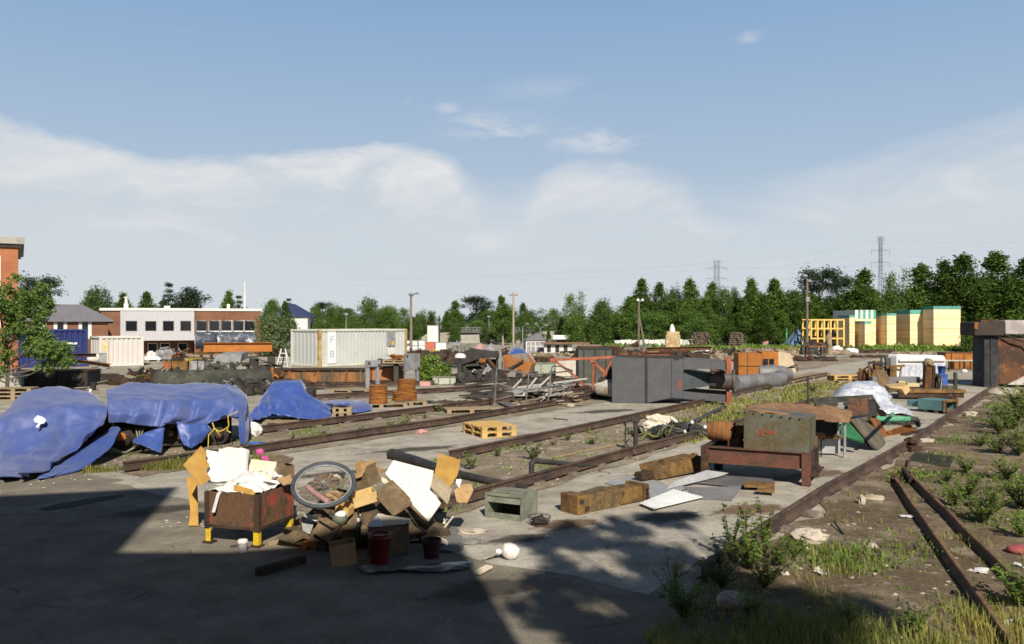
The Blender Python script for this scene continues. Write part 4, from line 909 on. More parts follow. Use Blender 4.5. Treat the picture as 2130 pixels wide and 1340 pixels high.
# long rusty beams stacked
def beam(label, xa, ya, xb, yb, w, h, m, z=0.0, name='steel_beam', group=None, dz=0):
    a, b = G(xa, ya), G(xb, yb); c = (a + b) / 2; 
    return solo(name, label, 'beam', MB().ibeam(a + Vector((0, 0, z + h / 2 + .01)), b + Vector((0, 0, z + h / 2 + .01 + dz)), w, h, .03), m, group=group)
beam('long low red-rusted beam behind the hopper, below the ochre machine', 1332, 744, 1492, 741, .35, .42, wmat('red_rust', (.17, .062, .035, 1), (.10, .045, .028, 1), scale=2))
beam('second red-rusted beam stacked on the low one behind the hopper', 1345, 741, 1480, 738, .3, .3, RUST, .42)
beam('dark rusted beam lying under the shelter roof line', 1165, 741, 1300, 736, .4, .4, RUSTD)
for i, (x0, x1, yb, hp, lab) in enumerate(((1200, 1300, 748, 22, 'dark low scrap heap just above the grey hopper'), (1300, 1350, 735, 16, 'rusty pipe heap left of the ochre machine'), (1490, 1545, 742, 20, 'pale and rusty rubble heap below the right log pile'), (1545, 1610, 735, 14, 'rubble and plank heap right of the rubble below the logs'), (1560, 1640, 728, 9, 'low rusty debris along the wood left of the blue tent'), (1700, 1770, 738, 14, 'rusty debris heap in front of the yellow open frame'), (1765, 1870, 735, 9, 'low reddish debris along the feet of the timber stacks'), (1865, 1960, 740, 10, 'dark flat debris before the tallest timber stack'), (1000, 1080, 742, 18, 'dark debris heap below the telegraph pole'), (1080, 1200, 742, 10, 'brown low debris in front of the grey shed'), (1240, 1330, 730, 10, 'far brown debris along the pale fence'))):
    scrapheap('scrap_heap', lab, x0, x1, yb, hp, RUSTD if i % 2 == 0 else wmat('rubble', (.25, .2, .15, 1), (.12, .09, .06, 1), (.4, .36, .3, 1), scale=3), 20 + i, 14, mats=[RUST, RUSTD, PLANK, GREYM, BLACKM, RUSTO] if i in (2, 3, 6) else None)
g = G(1292, 742); solo('blue_sheet', 'pale blue crumpled sheet lying above the hopper', 'sheet', MB().grid([[Vector((i * .35, j * .35, .25 + .12 * math.sin(i * 1.3 + j))) for i in range(7)] for j in range(5)]), wmat('pale_blue_film', (.28, .36, .46, 1), bump=0), g)
g = G(1300, 733); t = thing('rusty_pipe', 'thick brown pipe lying slanted left of the ochre machine', 'pipe', g); part('barrel', MB().tube([(-.2, 0, .3), (1.2, .5, .75)], .22, 10), RUSTD, t); part('flange', MB().tube([(1.17, .49, .74), (1.27, .52, .77)], .3, 12), RUST, t)
# white lump and leaning board
g = G(1471, 736); solo('white_bundle', 'white wrapped bundle right of the red-rusted beams', 'bundle', MB().blob((0, 0, .25), .65, .4, .3, 4, .3, 12, 8, True), PAPER, g)
g = G(1590, 725); solo('tipped_board', 'pale pinkish board leaning in debris left of the blue tent', 'board', MB().prism([(-.35, 0, .1), (.4, 0, .3), (.45, 0, .85), (-.1, 0, .7)], (0, .06, 0)), PINKM, g)
# blue tent
g = G(1662, 725); s = sc(725); w = 52 / s; h = 43 / s; t = thing('blue_tent', 'blue pyramid of tarpaulin beside the floodlight mast', 'tarpaulin tent', g, R(12))
n = 10; ap = Vector((.15, .6, h)); base_ = [Vector((math.cos(2 * math.pi * i / 4 + .78) * w * .68, .8 + math.sin(2 * math.pi * i / 4 + .78) * w * .55, 0)) for i in range(4)]; q = MB()
P = [[ap.lerp(base_[i % 4].lerp(base_[(i + 1) % 4], f), v) + Vector((0, 0, -.25 * math.sin(v * 3.14) * (1 if f == .5 else .2))) for i in range(4) for f in (0, .5)] + [ap.lerp(base_[0], v)] for v in (.02, .25, .5, .75, 1)]
part('cover', q.grid(P, False), wmat('slate_blue_cover', (.13, .20, .30, 1), (.10, .16, .25, 1), scale=2, fine=8, var=.1), t); part('post', MB().tube([ap - Vector((0, 0, h - .05)), ap + Vector((0, 0, .1))], .04, 6), WPOLE, t)
solo('marker_pole', 'thin pale green pole left of the blue tent', 'pole', MB().tube([(0, 0, 0), (0, 0, 2.2)], .05, 6).box(-.08, .08, -.03, .03, 1.2, 1.6), MINT, G(1636, 722))
# yellow pallets and yellow truck bits by the tent
def pallet(name, label, loc, rz, m, n=1, L=1.2, W=.8, group=None, tilt=None):
    """euro pallets: deck boards, stringer blocks, bottom boards; one object each"""
    outs = []
    for k in range(n):
        q = MB(); z = .147 * k
        for i in range(5): w = .145 if i in (0, 2, 4) else .1; y = (W - .145) * i / 4; q.box(0, L, y + (0 if w > .12 else .022), y + w + (0 if w > .12 else .022), z + .122, z + .144)
        for x in (0, L / 2 - .07, L - .145): q.box(x, x + .145, 0, W, z + .1, z + .122)
        for x in (0, L / 2 - .07, L - .145):
            for y in (0, W / 2 - .05, W - .1): q.box(x + .002, x + .143, y + .002, y + .098, z + .022, z + .1)
        for y in (0, W / 2 - .05, W - .1): q.box(0, L, y, y + .1, z, z + .022)
        lab = label if isinstance(label, str) else label[k]
        o = solo(name, lab, 'pallet', q, m, Vector(loc), rz, group); outs.append(o)
        if tilt: o.rotation_euler = (tilt[0], tilt[1], rz)
    return outs
pallet('wooden_pallet', ['yellowish pallet below the blue tent, lower of its pair', 'yellowish pallet below the blue tent, upper of its pair'], G(1640, 731), R(5), WOODP, 2, 2.2, 1.0)
# ------------------------------------------------------------------ timber yard
def stack(label, x0, x1, yt, yb, dep, striped=False, cov=.25):
    a, b = G(x0, yb), G(x1, yb); L = (b - a).length; h = (yb - yt) / sc(yb); t = thing('timber_stack', label, 'timber stack', a, 0, 'yellow timber stacks')
    n = 4 if h > 3 else 2; hh = (h - cov - .12)
    for i in range(n): part('timber_pack', MB().box(0, L, 0, dep, .12 + hh * i / n + (.02 if i else 0), .12 + hh * (i + 1) / n), TIMBER, t, .015)
    q = MB()
    for i in range(4): q.box(L * (.08 + .27 * i), L * (.08 + .27 * i) + .1, 0, dep, 0, .12)
    part('bearer', q, WOODD, t)
    if striped:
        for i in range(8): part('cover_stripe', MB().box(L * i / 8 - (.02 if i == 0 else 0), L * (i + 1) / 8, -.02, dep * (1.01), .13 + hh, h), WRAP if i % 2 else WHITE, t)
    else:
        P = MB().box(-.025, L + .025, -.025, dep + .025, .125 + hh, h).disp(.02, 2, 3); part('cover', P, WRAP, t)
    return t
stack('tall timber stack with a green and white striped cover beside the yellow frame', 1779, 1822, 645, 724, 6.5, True, 1.0)
stack('narrow yellow timber stack end with no cover left of the striped stack', 1767, 1778, 656, 725, 3.2)
stack('small low green-topped timber stack in front of the striped one', 1799, 1812, 668, 726, 3.0, False, .3)
stack('second-lowest covered timber stack, between striped and two-step stacks', 1845, 1864, 652, 725, 3.4)
stack('wide-sided timber stack with thick green cover left of the tallest one', 1893, 1923, 645, 724.5, 3.8, False, .45)
stack('tallest and nearest timber stack at the right end of the row', 1942, 1998, 637, 726, 2.5, False, .35)
# open yellow frame with shelves
a = G(1687, 727); s = sc(727); L = 68 / s; h = 61 / s; t = thing('timber_rack', 'open yellow timber frame with dark bays left of the timber stacks', 'frame', a); q = MB()
for y in (0, 2.6):
    for i in range(6): x = L * i / 5; q.box(x - .08, x + .08, y - .08, y + .08, 0, h)
    for k in range(4): z = h * k / 3.0 - (.1 if k == 3 else 0); q.box(-.08, L + .08, y - .05, y + .05, z + .05, z + .2)
for i in range(6):
    x = L * i / 5
    for z in (h - .1, h * .66, h * .33): q.box(x - .05, x + .05, 0, 2.6, z, z + .12)
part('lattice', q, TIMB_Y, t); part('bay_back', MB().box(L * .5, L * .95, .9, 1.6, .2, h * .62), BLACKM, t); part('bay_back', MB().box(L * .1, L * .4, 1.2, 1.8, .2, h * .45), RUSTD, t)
# work bench and scrap in front of the frame
g = G(1700, 744); t = thing('scrap_table', 'dark scrap-laden steel table in front of the blue tent', 'table', g, R(6)); w = 1.4
part('top', MB().box(-w / 2, w / 2, 0, .8, .85, .95), RUSTO, t); 
for x in (-w / 2, w / 2 - .1):
    for y in (0, .7): part('leg', MB().box(x, x + .1, y, y + .1, 0, .85), RUSTD, t)
g = G(1693, 741); scrapheap('scrap_heap', 'grey machine scrap piled behind the steel table by the tent', 1672, 1720, 738, 34, SOOT, 61, 14)
g = G(1757, 737); solo('white_sack', 'white and lilac wrapped sack in front of the yellow frame', 'sack', MB().blob((-.7, 0, .35), .5, .4, .45, 2, .3, 12, 8).blob((.5, 0, .25), .8, .4, .3, 5, .25, 12, 8), PAPER, g)
g = G(1725, 738); solo('tree_stump', 'upright pale stump of wood beside the white sack', 'stump', MB().tube([(0, 0, 0), (.05, 0, .8), (-.1, 0, 1.6), (.1, 0, 2.0)], [.32, .22, .3, .1], 8), wmat('stump_wood', (.28, .22, .14, 1), (.18, .14, .09, 1)), g)

# ------------------------------------------------------------------ middle yard: hopper, duct, truss
A, rz, L = fr((1273, 838.5), (1517, 842.5)); rz -= R(3)
t = thing('steel_hopper', 'big grey steel hopper lying on its side with four legs', 'hopper', A, rz)
DP = 2.0; body = [(0, .02), (1.22, .02), (2.08, .22), (2.5, .2), (2.5, 1.6), (0, 1.63)]
part('body', MB().prism([(u, 0, z) for u, z in body], (0, DP, 0)), HOPPER, t, .012)
for (u, w, z0, z1) in ((1.22, .08, .03, 1.63), (2.12, .035, .24, 1.6)): part('seam_flange', MB().box(u - w / 2, u + w / 2, -.035, .0, z0, z1), BLACKM if w > .05 else HOPPER, t)
part('top_flange', MB().bar((.55, .05, 1.66), (2.5, .05, 1.63), .06, .05), BLACKM, t)
part('top_flange', MB().bar((.1, .9, 1.66), (2.5, .9, 1.64), .05, .05), BLACKM, t)
part('lifting_lug', MB().box(2.2, 2.35, .0, .1, 1.55, 1.66), BLACKM, t)
for y in (0.0, DP - .16):
    for z0, z1, ze0, ze1, ext in ((1.22, 1.58, 1.24, 1.5, 0), (.2, .46, .13, .36, 0)):
        part('leg', MB().prism([(2.502, y, z0), (2.502, y, z1), (3.1, y, ze1 + .05), (3.98, y, ze1), (3.98, y, ze0), (3.1, y, ze0 + .02)], (0, .16, 0)), HOPPER, t, .008)
        part('foot_plate', MB().box(3.98, 4.14, y - .08, y + .24, ze0 - .12, ze1 + .1), REDOX, t, .006)
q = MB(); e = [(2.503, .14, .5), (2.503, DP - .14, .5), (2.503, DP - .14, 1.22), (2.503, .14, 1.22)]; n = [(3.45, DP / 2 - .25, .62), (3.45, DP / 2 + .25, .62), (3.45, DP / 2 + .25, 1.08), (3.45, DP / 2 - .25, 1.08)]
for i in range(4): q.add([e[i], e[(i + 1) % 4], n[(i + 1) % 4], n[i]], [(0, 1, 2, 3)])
part('outlet_cone', q, wmat('shade_toned_steel', (.055, .07, .075, 1), (.045, .055, .06, 1), scale=2, fine=20), t)  # shade of the recess is put into the cone's darker colour
part('outlet_pipe', MB().tube([(3.4, DP / 2, .85), (4.25, DP / 2, .8)], .36, 20).tube([(4.2, DP / 2, .80), (4.28, DP / 2, .797)], .42, 20), wmat('dark_flange_pipe', (.06, .06, .062, 1), (.10, .075, .06, 1), scale=3, fine=20, rough=.5), t)
q = MB()
for i in range(6): q.tube([(3.5 + rnd.uniform(-.2, .3), DP / 2 + rnd.uniform(-.3, .1), .8), (3.6 + rnd.uniform(-.2, .3), .6, 1.2 + rnd.uniform(-.1, .15)), (3.8 + rnd.uniform(-.2, .2), .7, 1.1)], .02, 5)
part('bent_fittings', q, RUST, t)
sk = MB(); cx_, cz_ = 2.33, .62
for a, b in (((0, .05), (.16, .05)), ((0, .12), (.16, .12)), ((.08, .05), (.08, .16)), ((0, .2), (.1, .2)), ((.02, -.12), (.02, 0)), ((.1, -.1), (.1, 0)), ((0, .26), (.18, .26)), ((.18, .18), (.18, .3)), ((.06, -.18), (.1, -.12))): sk.bar((cx_ + a[0] * .7, -.006, cz_ + a[1] * .8), (cx_ + b[0] * .7, -.006, cz_ + b[1] * .8), .02, .008, (0, 1, 0))
part('chalk_mark', sk, REDM, t)
# grey duct behind the hopper legs
a, b = G(1530, 812), G(1612, 806); r = .32; t = thing('duct_pipe', 'long pale grey duct lying right of the hopper outlet', 'duct', a)
d = (b - a).normalized(); q = MB().tube([a + Vector((0, 0, r)) - d * .1, b + Vector((0, 0, r)), b + d * .5 + Vector((0, .25, r + .03)), b + d * .8 + Vector((0, .8, r + .08))], r, 22)
part('tube', q, DUCT, t, W=True)
q = MB()
for u in (.3, .62): p = a.lerp(b, u) + Vector((0, 0, r)); q.tube([p - d * .025, p + d * .025], r + .02, 22)
part('seam_ring', q, DUCT, t, W=True)
t = thing('duct_elbow', 'grey duct elbow piece behind the far end of the long duct', 'duct', G(1596, 797)); part('tube', MB().tube([(-.3, .2, .45), (.2, .1, .5), (.75, .2, .45), (1.15, .6, .35)], [.36, .38, .36, .34], 18), DUCT, t)
# orange box cabin
A, rz, L = fr((1536, 786), (1584, 788)); t = thing('orange_box', 'orange-brown sheet box with a dark opening and a tan side panel', 'box', A, R(-8)); s = sc(787); h = 51 / s
OR = wmat('orange_sheet', (.37, .145, .03, 1), (.29, .105, .025, 1), (.28, .10, .03, 1), scale=1.2, w=.2, fine=8, var=.14)
w1, w2 = 48 / s, 82 / s
part('shell', MB().box(0, w1, 0, 2.2, 0, h), OR, t, .02); part('shell', MB().box(w1 + .02, w2, .12, 2.2, .55, h + .08).box(w1 + .02, w2, .8, 2.2, 0, .55), OR, t, .02)
part('seam', MB().box(-.01, w1 + .01, -.02, 0, h * .47, h * .5).box(w1 * .38, w1 * .4, -.02, 0, 0, h), RUSTD, t)
part('opening', MB().box(w1 + .06, w1 + .32, .1, .115, .45, h * .78), GLASS, t); part('opening', MB().box(w1 + .38, w1 + .62, .1, .115, .45, h * .78), GLASS, t)
part('side_panel', MB().prism([(w2 + .02, .1, .1), (w2 + .95, .5, .25), (w2 + .7, .7, h * .98), (w2 + .02, .35, h + .1)], (.05, .08, 0)), wmat('tan_panel', (.42, .34, .24, 1), (.36, .28, .19, 1), scale=2, fine=10, var=.12), t)
part('brace', MB().tube([(w1 + .5, .0, .3), (w2 + 1.0, .42, .68), (w2 + 1.02, .42, .35)], .035, 6), RUSTD, t)
# red-orange truss
Yt = 35.3; P = lambda x, y, dy=0: D(x, y, Yt + dy); t = thing('steel_truss', 'red-orange welded steel truss leaning against the left end of the hopper', 'truss', Vector((P(1233, 818).x, Yt, 0)))
def bar_(name, a, b, w=.15, dp=.1, m=REDOX): part(name, MB().bar(a, b, dp, w, (0, -1, .01)), m, t, .008, W=True)
for dy in (0, .9):
    bar_('top_chord', P(1148, 749, dy), P(1278, 743, dy), .2); bar_('bottom_chord', P(1172, 823, dy), P(1276, 815, dy), .17)
    bar_('post', P(1234, 748, dy), P(1233, 815, dy), .15); bar_('diagonal', P(1156, 752, dy), P(1202, 787, dy), .11); bar_('diagonal', P(1206, 794, dy), P(1232, 814, dy), .11); bar_('diagonal', P(1237, 756, dy), P(1274, 790, dy), .11); bar_('diagonal', P(1273, 748, dy), P(1239, 813, dy), .14)
for x, y in ((1152, 749), (1232, 747), (1272, 745), (1178, 822), (1268, 816)): bar_('cross_piece', P(x, y), P(x, y, .9), .12)
part('gusset', MB().bar(P(1144, 749), P(1158, 748.5), .14, .32, (0, -1, .01)), REDOX, t, W=True); part('gusset', MB().bar(P(1226, 751), P(1238, 750.5), .14, .3, (0, -1, .01)), REDOX, t, W=True)
# torn pale casing between truss and hopper
g = G(1276, 834); t = thing('torn_casing', 'torn pale sheet-metal casing wedged between truss and hopper', 'casing', g, R(-15)); q = MB().tube([(-.6, -.1, .45), (-.1, -.15, .5), (.22, -.2, .45)], [.2, .3, .34], 12, False); q.disp(.2, 4, 4); part('shell', q, wmat('torn_zinc', (.36, .35, .33, 1), (.2, .15, .1, 1), scale=4), t); part('inside', MB().tube([(-.5, .0, .75), (-.2, -.1, .65), (0, -.1, .35)], [.15, .28, .12], 8), BLACKM, t)
t = thing('bent_plate', 'black bent plate hanging over the end of the truss', 'plate', G(1268, 830)); part('plate', MB().prism([(-.1, -.1, .3), (.1, -.12, .25), (.14, -.1, .9), (.02, -.1, 1.3), (-.12, -.1, .9)], (0, .06, 0)), BLACKM, t)
# dark box behind the truss, pale slabs
def plainbox(name, label, cat, x0, x1, yt, yb, dep, m, rz=0, parts=None, group=None):
    a, b = G(x0, yb), G(x1, yb); L = (b - a).length; h = (yb - yt) / sc(yb); t = thing(name, label, cat, a, rz, group); part('body', MB().box(0, L, 0, dep, .02, h), m, t, .015)
    if parts: parts(t, L, h, dep)
    return t
def ribs(m, n=3):
    def f(t, L, h, d):
        for i in range(n): u = L * (i + .5) / n; part('rib', MB().box(u - .03, u + .03, -.03, 0, .05, h - .02), m, t)
        part('rim', MB().box(-.03, L + .03, -.03, d + .03, h, h + .05), m, t)
    return f
plainbox('steel_tank', 'dark grey steel tank standing behind the red-orange truss', 'tank', 1203, 1272, 727, 798, 1.6, wmat('dark_olive_steel', (.075, .078, .068, 1), (.055, .055, .05, 1), (.1, .07, .045, 1), scale=1.4, fine=16, var=.15), 0, ribs(BLACKM, 3))
plainbox('flat_steel_box', 'flat dark box lying on the tank level above the truss', 'box', 1204, 1290, 722, 770, 1.2, RUSTD, 0, ribs(RUST, 4))
plainbox('pale_slab', 'pale green low slab left of the truss foot', 'slab', 1112, 1168, 757, 781, 1.4, wmat('pale_green_slab', (.34, .38, .30, 1), (.30, .33, .26, 1)), 0, ribs(GREENM, 2))
plainbox('pale_slab', 'pale cream panel standing left of the dark tank', 'panel', 1156, 1201, 748, 784, .2, wmat('cream_panel', (.48, .46, .40, 1), (.42, .4, .35, 1)), 0, ribs(CREAM, 1))
plainbox('brown_board', 'dark brown board lying across the pale green slab', 'board', 1110, 1152, 744, 779, .5, RUSTD, R(-4), ribs(RUST, 2))
# ------------------------------------------------------------------ dark machine left of the slabs
g = G(1010, 788); s = sc(788); t = thing('wrecked_machine', 'black wrecked machine frame under a sloping dark cover', 'machine', g, R(6)); m_ = lambda px, py: ((px - 1010) / s, (788 - py) / s)
q = MB().prism([(m_(945, 742)[0], -.2, m_(945, 742)[1]), (m_(985, 728)[0], -.2, m_(985, 726)[1]), (m_(1038, 733)[0], -.2, m_(1038, 733)[1]), (m_(1038, 744)[0], -.2, m_(1038, 744)[1]), (m_(1000, 745)[0], -.2, m_(1000, 745)[1]), (m_(962, 758)[0], -.2, m_(962, 758)[1])], (0, 1.5, 0)); part('cover', q, BLACKM, t, .02)
q = MB()
for a, b in (((965, 760), (1015, 757)), ((962, 775), (1018, 768)), ((968, 786), (1035, 784)), ((966, 758), (966, 788)), ((1016, 752), (1016, 788)), ((1034, 738), (1036, 788)), ((990, 750), (1030, 786))): q.bar((m_(*a)[0], 0, m_(*a)[1]), (m_(*b)[0], 0, m_(*b)[1]), .1, .12)
for y in (.9,): q.bar((m_(966, 0)[0], y, .1), (m_(1036, 0)[0], y, .1), .12); q.bar((m_(966, 0)[0], 0, .1), (m_(966, 0)[0], y, .1), .1); q.bar((m_(1036, 0)[0], 0, .1), (m_(1036, 0)[0], y, .1), .1)
part('frame', q, SOOT, t); part('inner_block', MB().box(m_(962, 0)[0], m_(1036, 0)[0], .25, 1.4, .05, .95), BLACKM, t, .02); part('panel', MB().prism([(m_(1012, 0)[0], -.06, .1), (m_(1024, 0)[0], -.06, .1), (m_(1022, 0)[0], -.06, .9), (m_(1013, 0)[0], -.06, .85)], (0, .05, 0)), GREYM, t)
part('rusty_bracket', MB().blob((m_(1003, 0)[0], -.1, m_(0, 750)[1]), .22, .15, .16, 3, .4, 8, 6, True), RUSTO, t); part('pipe_end', MB().tube([(m_(1012, 0)[0], -.15, 1.05), (m_(1032, 0)[0], -.2, .5)], .09, 8), RUST, t)
g = G(1040, 788); solo('grey_column', 'grey steel column standing right of the wrecked machine', 'column', MB().ibeam((0, 0, 0), (0, .02, 1.45), .16, .22, .02, (0, 1, 0)).box(-.16, .16, -.16, .16, 0, .03), GREYM, g)
g = G(1080, 788); t = thing('tipped_hood', 'tilted grey hood with a big orange rust patch beside the grey column', 'hood', g, R(-8)); q = MB().prism([(-.85, 0, .1), (-.85, -.1, 1.2), (.25, -.1, 1.3), (.65, 0, .75), (.5, 0, .3), (.2, 0, .05)], (.1, 1.1, 0)); part('shell', q, wmat('rust_blotched_grey', (.20, .205, .19, 1), (.30, .12, .03, 1), (.07, .05, .04, 1), scale=1.0, thr=.5, w=.06, thr3=.66, fine=14), t, .02)
part('brace', MB().bar((-.75, -.16, .35), (.25, -.2, .95), .08, .1), BLACKM, t); part('support', MB().bar((-.7, -.12, .0), (-.66, -.12, 1.1), .09), REDOX, t); part('mouth', MB().prism([(-.2, -.12, .05), (.25, -.12, .05), (.1, -.12, .45), (-.1, -.12, .45)], (0, .02, 0)), BLACKM, t)
def drape(name, label, cat, P, m, amp=.05, scale=2.0, seed=1, group=None, sub=6, pleat=0, freq=7):
    """cloth or film laid over things: a coarse net of yard points, smoothly subdivided, with folds"""
    n, mm = len(P), len(P[0])
    def cr(a, b, c, d, u): return (b + (c - b) * u) * .72 + .14 * ((2 * b) + (c - a) * u + (2 * a - 5 * b + 4 * c - d) * u * u + (3 * b - a - 3 * c + d) * u ** 3)
    def row(r):
        o = []
        for j in range(len(r) - 1):
            a, b, c, d = r[max(j - 1, 0)], r[j], r[j + 1], r[min(j + 2, len(r) - 1)]
            for k in range(sub): o.append(cr(a, b, c, d, k / sub))
        return o + [r[-1]]
    Rr = [row([Vector(p) for p in r]) for r in P]; Cc = [row([Rr[i][j] for i in range(n)]) for j in range(len(Rr[0]))]
    gr = [[Cc[j][i] for j in range(len(Cc))] for i in range(len(Cc[0]))]
    for i, r in enumerate(gr):
        for j, p in enumerate(r):
            q = p * scale + Vector((seed * 3.1, seed, 0)); f = mnoise.noise(q) + .5 * mnoise.noise(q * 2.3); f2 = 1 - abs(mnoise.noise(Vector((p.x * scale * 1.6 + seed, p.y * scale * .5, p.z * scale * .7)))) * 2.2
            r[j] = p + Vector((.35 * f, -.6 * f - .5 * max(0, f2 - .45), .45 * f)) * amp
            cz = (1 - abs(mnoise.noise(p * scale * 1.7 + Vector((seed, 0, 7))))) ** 7; r[j] += Vector((0, -.35 * cz, .3 * cz)) * amp
            if pleat:
                v = i / (len(gr) - 1); u = j / (len(r) - 1); w_ = (u * freq + .5 * mnoise.noise(Vector((u * 6, v * 1.2, seed)))) % 1; k = (1 - abs(2 * w_ - 1)) ** (1.2 + 1.4 * abs(mnoise.noise(Vector((u * 5, 3, seed))))) * max(0, (v - .34) / .66) * pleat * (.5 + abs(mnoise.noise(Vector((u * 9, seed, 0)))) * 1.6)
                r[j] += Vector((0, -k, .25 * k))
            if r[j].z < .02: r[j].z = .02 + .01 * abs(f)
    mb = MB().grid(gr); o = solo(name, label, cat, mb, m, group=group)
    so = o.modifiers.new('thickness', 'SOLIDIFY'); so.thickness = .006
    return o
Yd = 45
P = [[D(1056, 734, Yd + .9), D(1072, 722, Yd + .9), D(1090, 728, Yd + .9), D(1098, 736, Yd + .8)], [D(1058, 737, Yd), D(1074, 728, Yd), D(1092, 732, Yd), D(1100, 738, Yd)], [D(1057, 739, Yd - .3), D(1073, 739, Yd - .3), D(1088, 737, Yd - .3), D(1098, 741, Yd - .3)]]
drape('blue_cloth', 'bright blue cloth draped over the top of the tipped hood', 'cloth', P, TARP, .06, 2)
P = [[D(1092, 731, Yd), D(1102, 735, Yd), D(1106, 742, Yd)], [D(1099, 738, Yd - .3), D(1106, 742, Yd - .3), D(1111, 750, Yd - .3)], [D(1104, 744, Yd - .4), D(1108, 752, Yd - .4), D(1114, 753, Yd - .4)]]
drape('white_film', 'white plastic film hanging at the right end of the tipped hood', 'film', P, PLASTIC, .05, 3)
g = G(956, 802); s = sc(802); t = thing('buffer_post', 'black post with a pale rounded cap at the rail end', 'post', g); part('post', MB().box(-.1, .1, -.1, .1, 0, 62 / s).box(-.25, .25, -.2, .2, 0, .12), BLACKM, t, .01); part('cap', MB().lathe([(.26, -.1), (.25, .02), (.15, .1), (0, .12)], 14, Matrix.Translation((.03, 0, 62 / s)) @ Matrix.Diagonal((1, .7, 1, 1))), PAPER, t); part('coupling', MB().blob((.05, -.1, .42), .22, .2, .2, 8, .5, 9, 6, True), SOOT, t)
for i, (x, y) in enumerate(((995, 728), (1018, 728))): g = G(x, 760); solo('pale_sheet', ['pale pink-grey bent sheet above the black machine cover', 'pale grey bent sheet left of the blue cloth'][i], 'sheet', MB().prism([(-.4, 0, .75), (.3, 0, .85), (.35, 0, 1.35), (.1, .1, 1.5), (-.2, .05, 1.1)], (0, .05, 0)).box(-.02, .02, 0, .05, 0, .8), GREYM if i else PINKM, g)
# ------------------------------------------------------------------ handrail and plank heap
g = G(1093, 849); HRAIL = wmat('dull_rail_paint', (.15, .155, .17, 1), (.10, .095, .09, 1), scale=3, fine=20); t = thing('handrail', 'bent grey steel handrail standing on the plank heap', 'railing', g); q = [((1033, 767), (1028, 850), 28.7), ((1100, 779), (1093, 849), 28.8), ((1145, 777), (1140, 844), 29.5), ((1190, 771), (1184, 826), 32.6)]
for a, b, Y in q: part('post', MB().tube([D(*a, Y), D(*b, Y)], .025, 7), HRAIL, t, W=True)
part('top_rail', MB().tube([D(1033, 767, 28.7), D(1070, 772, 28.7), D(1100, 779, 28.8), D(1145, 777, 29.5), D(1191, 771, 32.6)], .025, 7), HRAIL, t, W=True)
part('middle_rail', MB().tube([D(1031, 796, 28.7), D(1066, 808, 28.7), D(1096, 813, 28.8), D(1142, 805, 29.5), D(1187, 797, 32.6)], .021, 7), HRAIL, t, W=True)
part('lower_rail', MB().tube([D(1029, 832, 28.7), D(1062, 824, 29), D(1096, 814, 29.5)], .021, 7), HRAIL, t, W=True); part('end_hoop', MB().tube([D(1145, 777, 29.5), D(1149, 762, 29.8), D(1165, 762, 30.8), D(1191, 771, 32.6)], .024, 7), HRAIL, t, W=True)
ALU = wmat('pale_aluminium', (.34, .325, .30, 1), (.24, .23, .21, 1), scale=3, fine=16, rough=.5)
for i, (a, b, lab) in enumerate((((1085, 789), (1065, 810), 'short pale slat leaning inside the left end of the handrail'), ((1116, 786), (1088, 822), 'pale slat leaning behind the second handrail post'), ((1145, 783), (1120, 806), 'pale slat leaning behind the third handrail post'), ((1065, 808), (1222, 788), 'long thin pale bar pointing from handrail toward the dark tank'), ((1138, 820), (1122, 840), 'short pale slat at the foot of the third post'), ((1166, 822), (1150, 836), 'short pale slat near the right handrail post'))):
    solo('metal_strip', lab, 'slat', MB().bar(D(*a, 30.8), D(*b, 30.4 if i != 3 else 30.8), .065, .03, (0, -1, .5)), ALU)
rq = random.Random(5)
for i in range(18):
    x = rq.uniform(1050, 1165); yy = rq.uniform(828, 846); p = G(x, yy); an = rq.uniform(-.7, .9); l = rq.uniform(.5, 1.5); z = rq.uniform(.03, .32)
    solo('plank', 'loose pale plank in the tangled heap under the handrail', 'plank', MB().bar(p + Vector((0, 0, z)), p + Vector((math.cos(an) * l, math.sin(an) * l, z + rq.uniform(-.02, .15))), rq.uniform(.1, .2), .035), rq.choice([PLANK, PLANK, WOODG, ALU, wmat('bluish_board', (.30, .36, .46, 1), (.4, .42, .46, 1))]), group='planks tangled under the handrail')
for i, (a, b, w, z, lab, m) in enumerate((((970, 824), (1068, 812), .5, .22, 'wide dark old board at the left end of the plank heap, uppermost', WOODD), ((965, 828), (1040, 838), .45, .12, 'dark old board lying under the widest board', WOODD), ((975, 818), (1050, 806), .3, .3, 'dark board along the back of the plank heap', WOODD), ((1032, 836), (1085, 857), .38, .05, 'long grey plank at the front of the plank heap by the rail', wmat('grey_wet_plank', (.16, .15, .14, 1), (.11, .1, .095, 1), stretch=(1, 5, 5))), ((985, 838), (1035, 834), .35, .16, 'short dark plank with a black gap under it', WOODD), ((1090, 848), (1180, 836), .4, .03, 'grey sheet under the right part of the plank heap', SHEETD), ((1096, 812), (1180, 804), .35, .12, 'bluish grey board at the back right of the plank heap', SHEETM))):
    a, b = G(*a), G(*b); solo('old_board', lab, 'board', MB().bar(a + Vector((0, 0, z)), b + Vector((0, 0, z + .05)), w, .05).disp(.03, 1.5, i), m)
scrapheap('scrap_heap', 'mixed pale and rusty scraps in the middle of the handrail heap', 1045, 1175, 836, 22, WOODD, 71, 22, mats=[RUSTO, REDOX, PLANK, SHEETM, ALU, WOODD])
solo('flat_bar', 'short dark bar lying alone on the concrete below the hopper', 'bar', MB().bar(G(1152, 871, .02), G(1181, 874, .02), .05, .03), RUSTD)
solo('stone', 'flat pale stone on the concrete beside the rail left of the hopper', 'stone', MB().blob((0, 0, .06), .17, .12, .09, 4, .4), STONE, G(1187, 848))
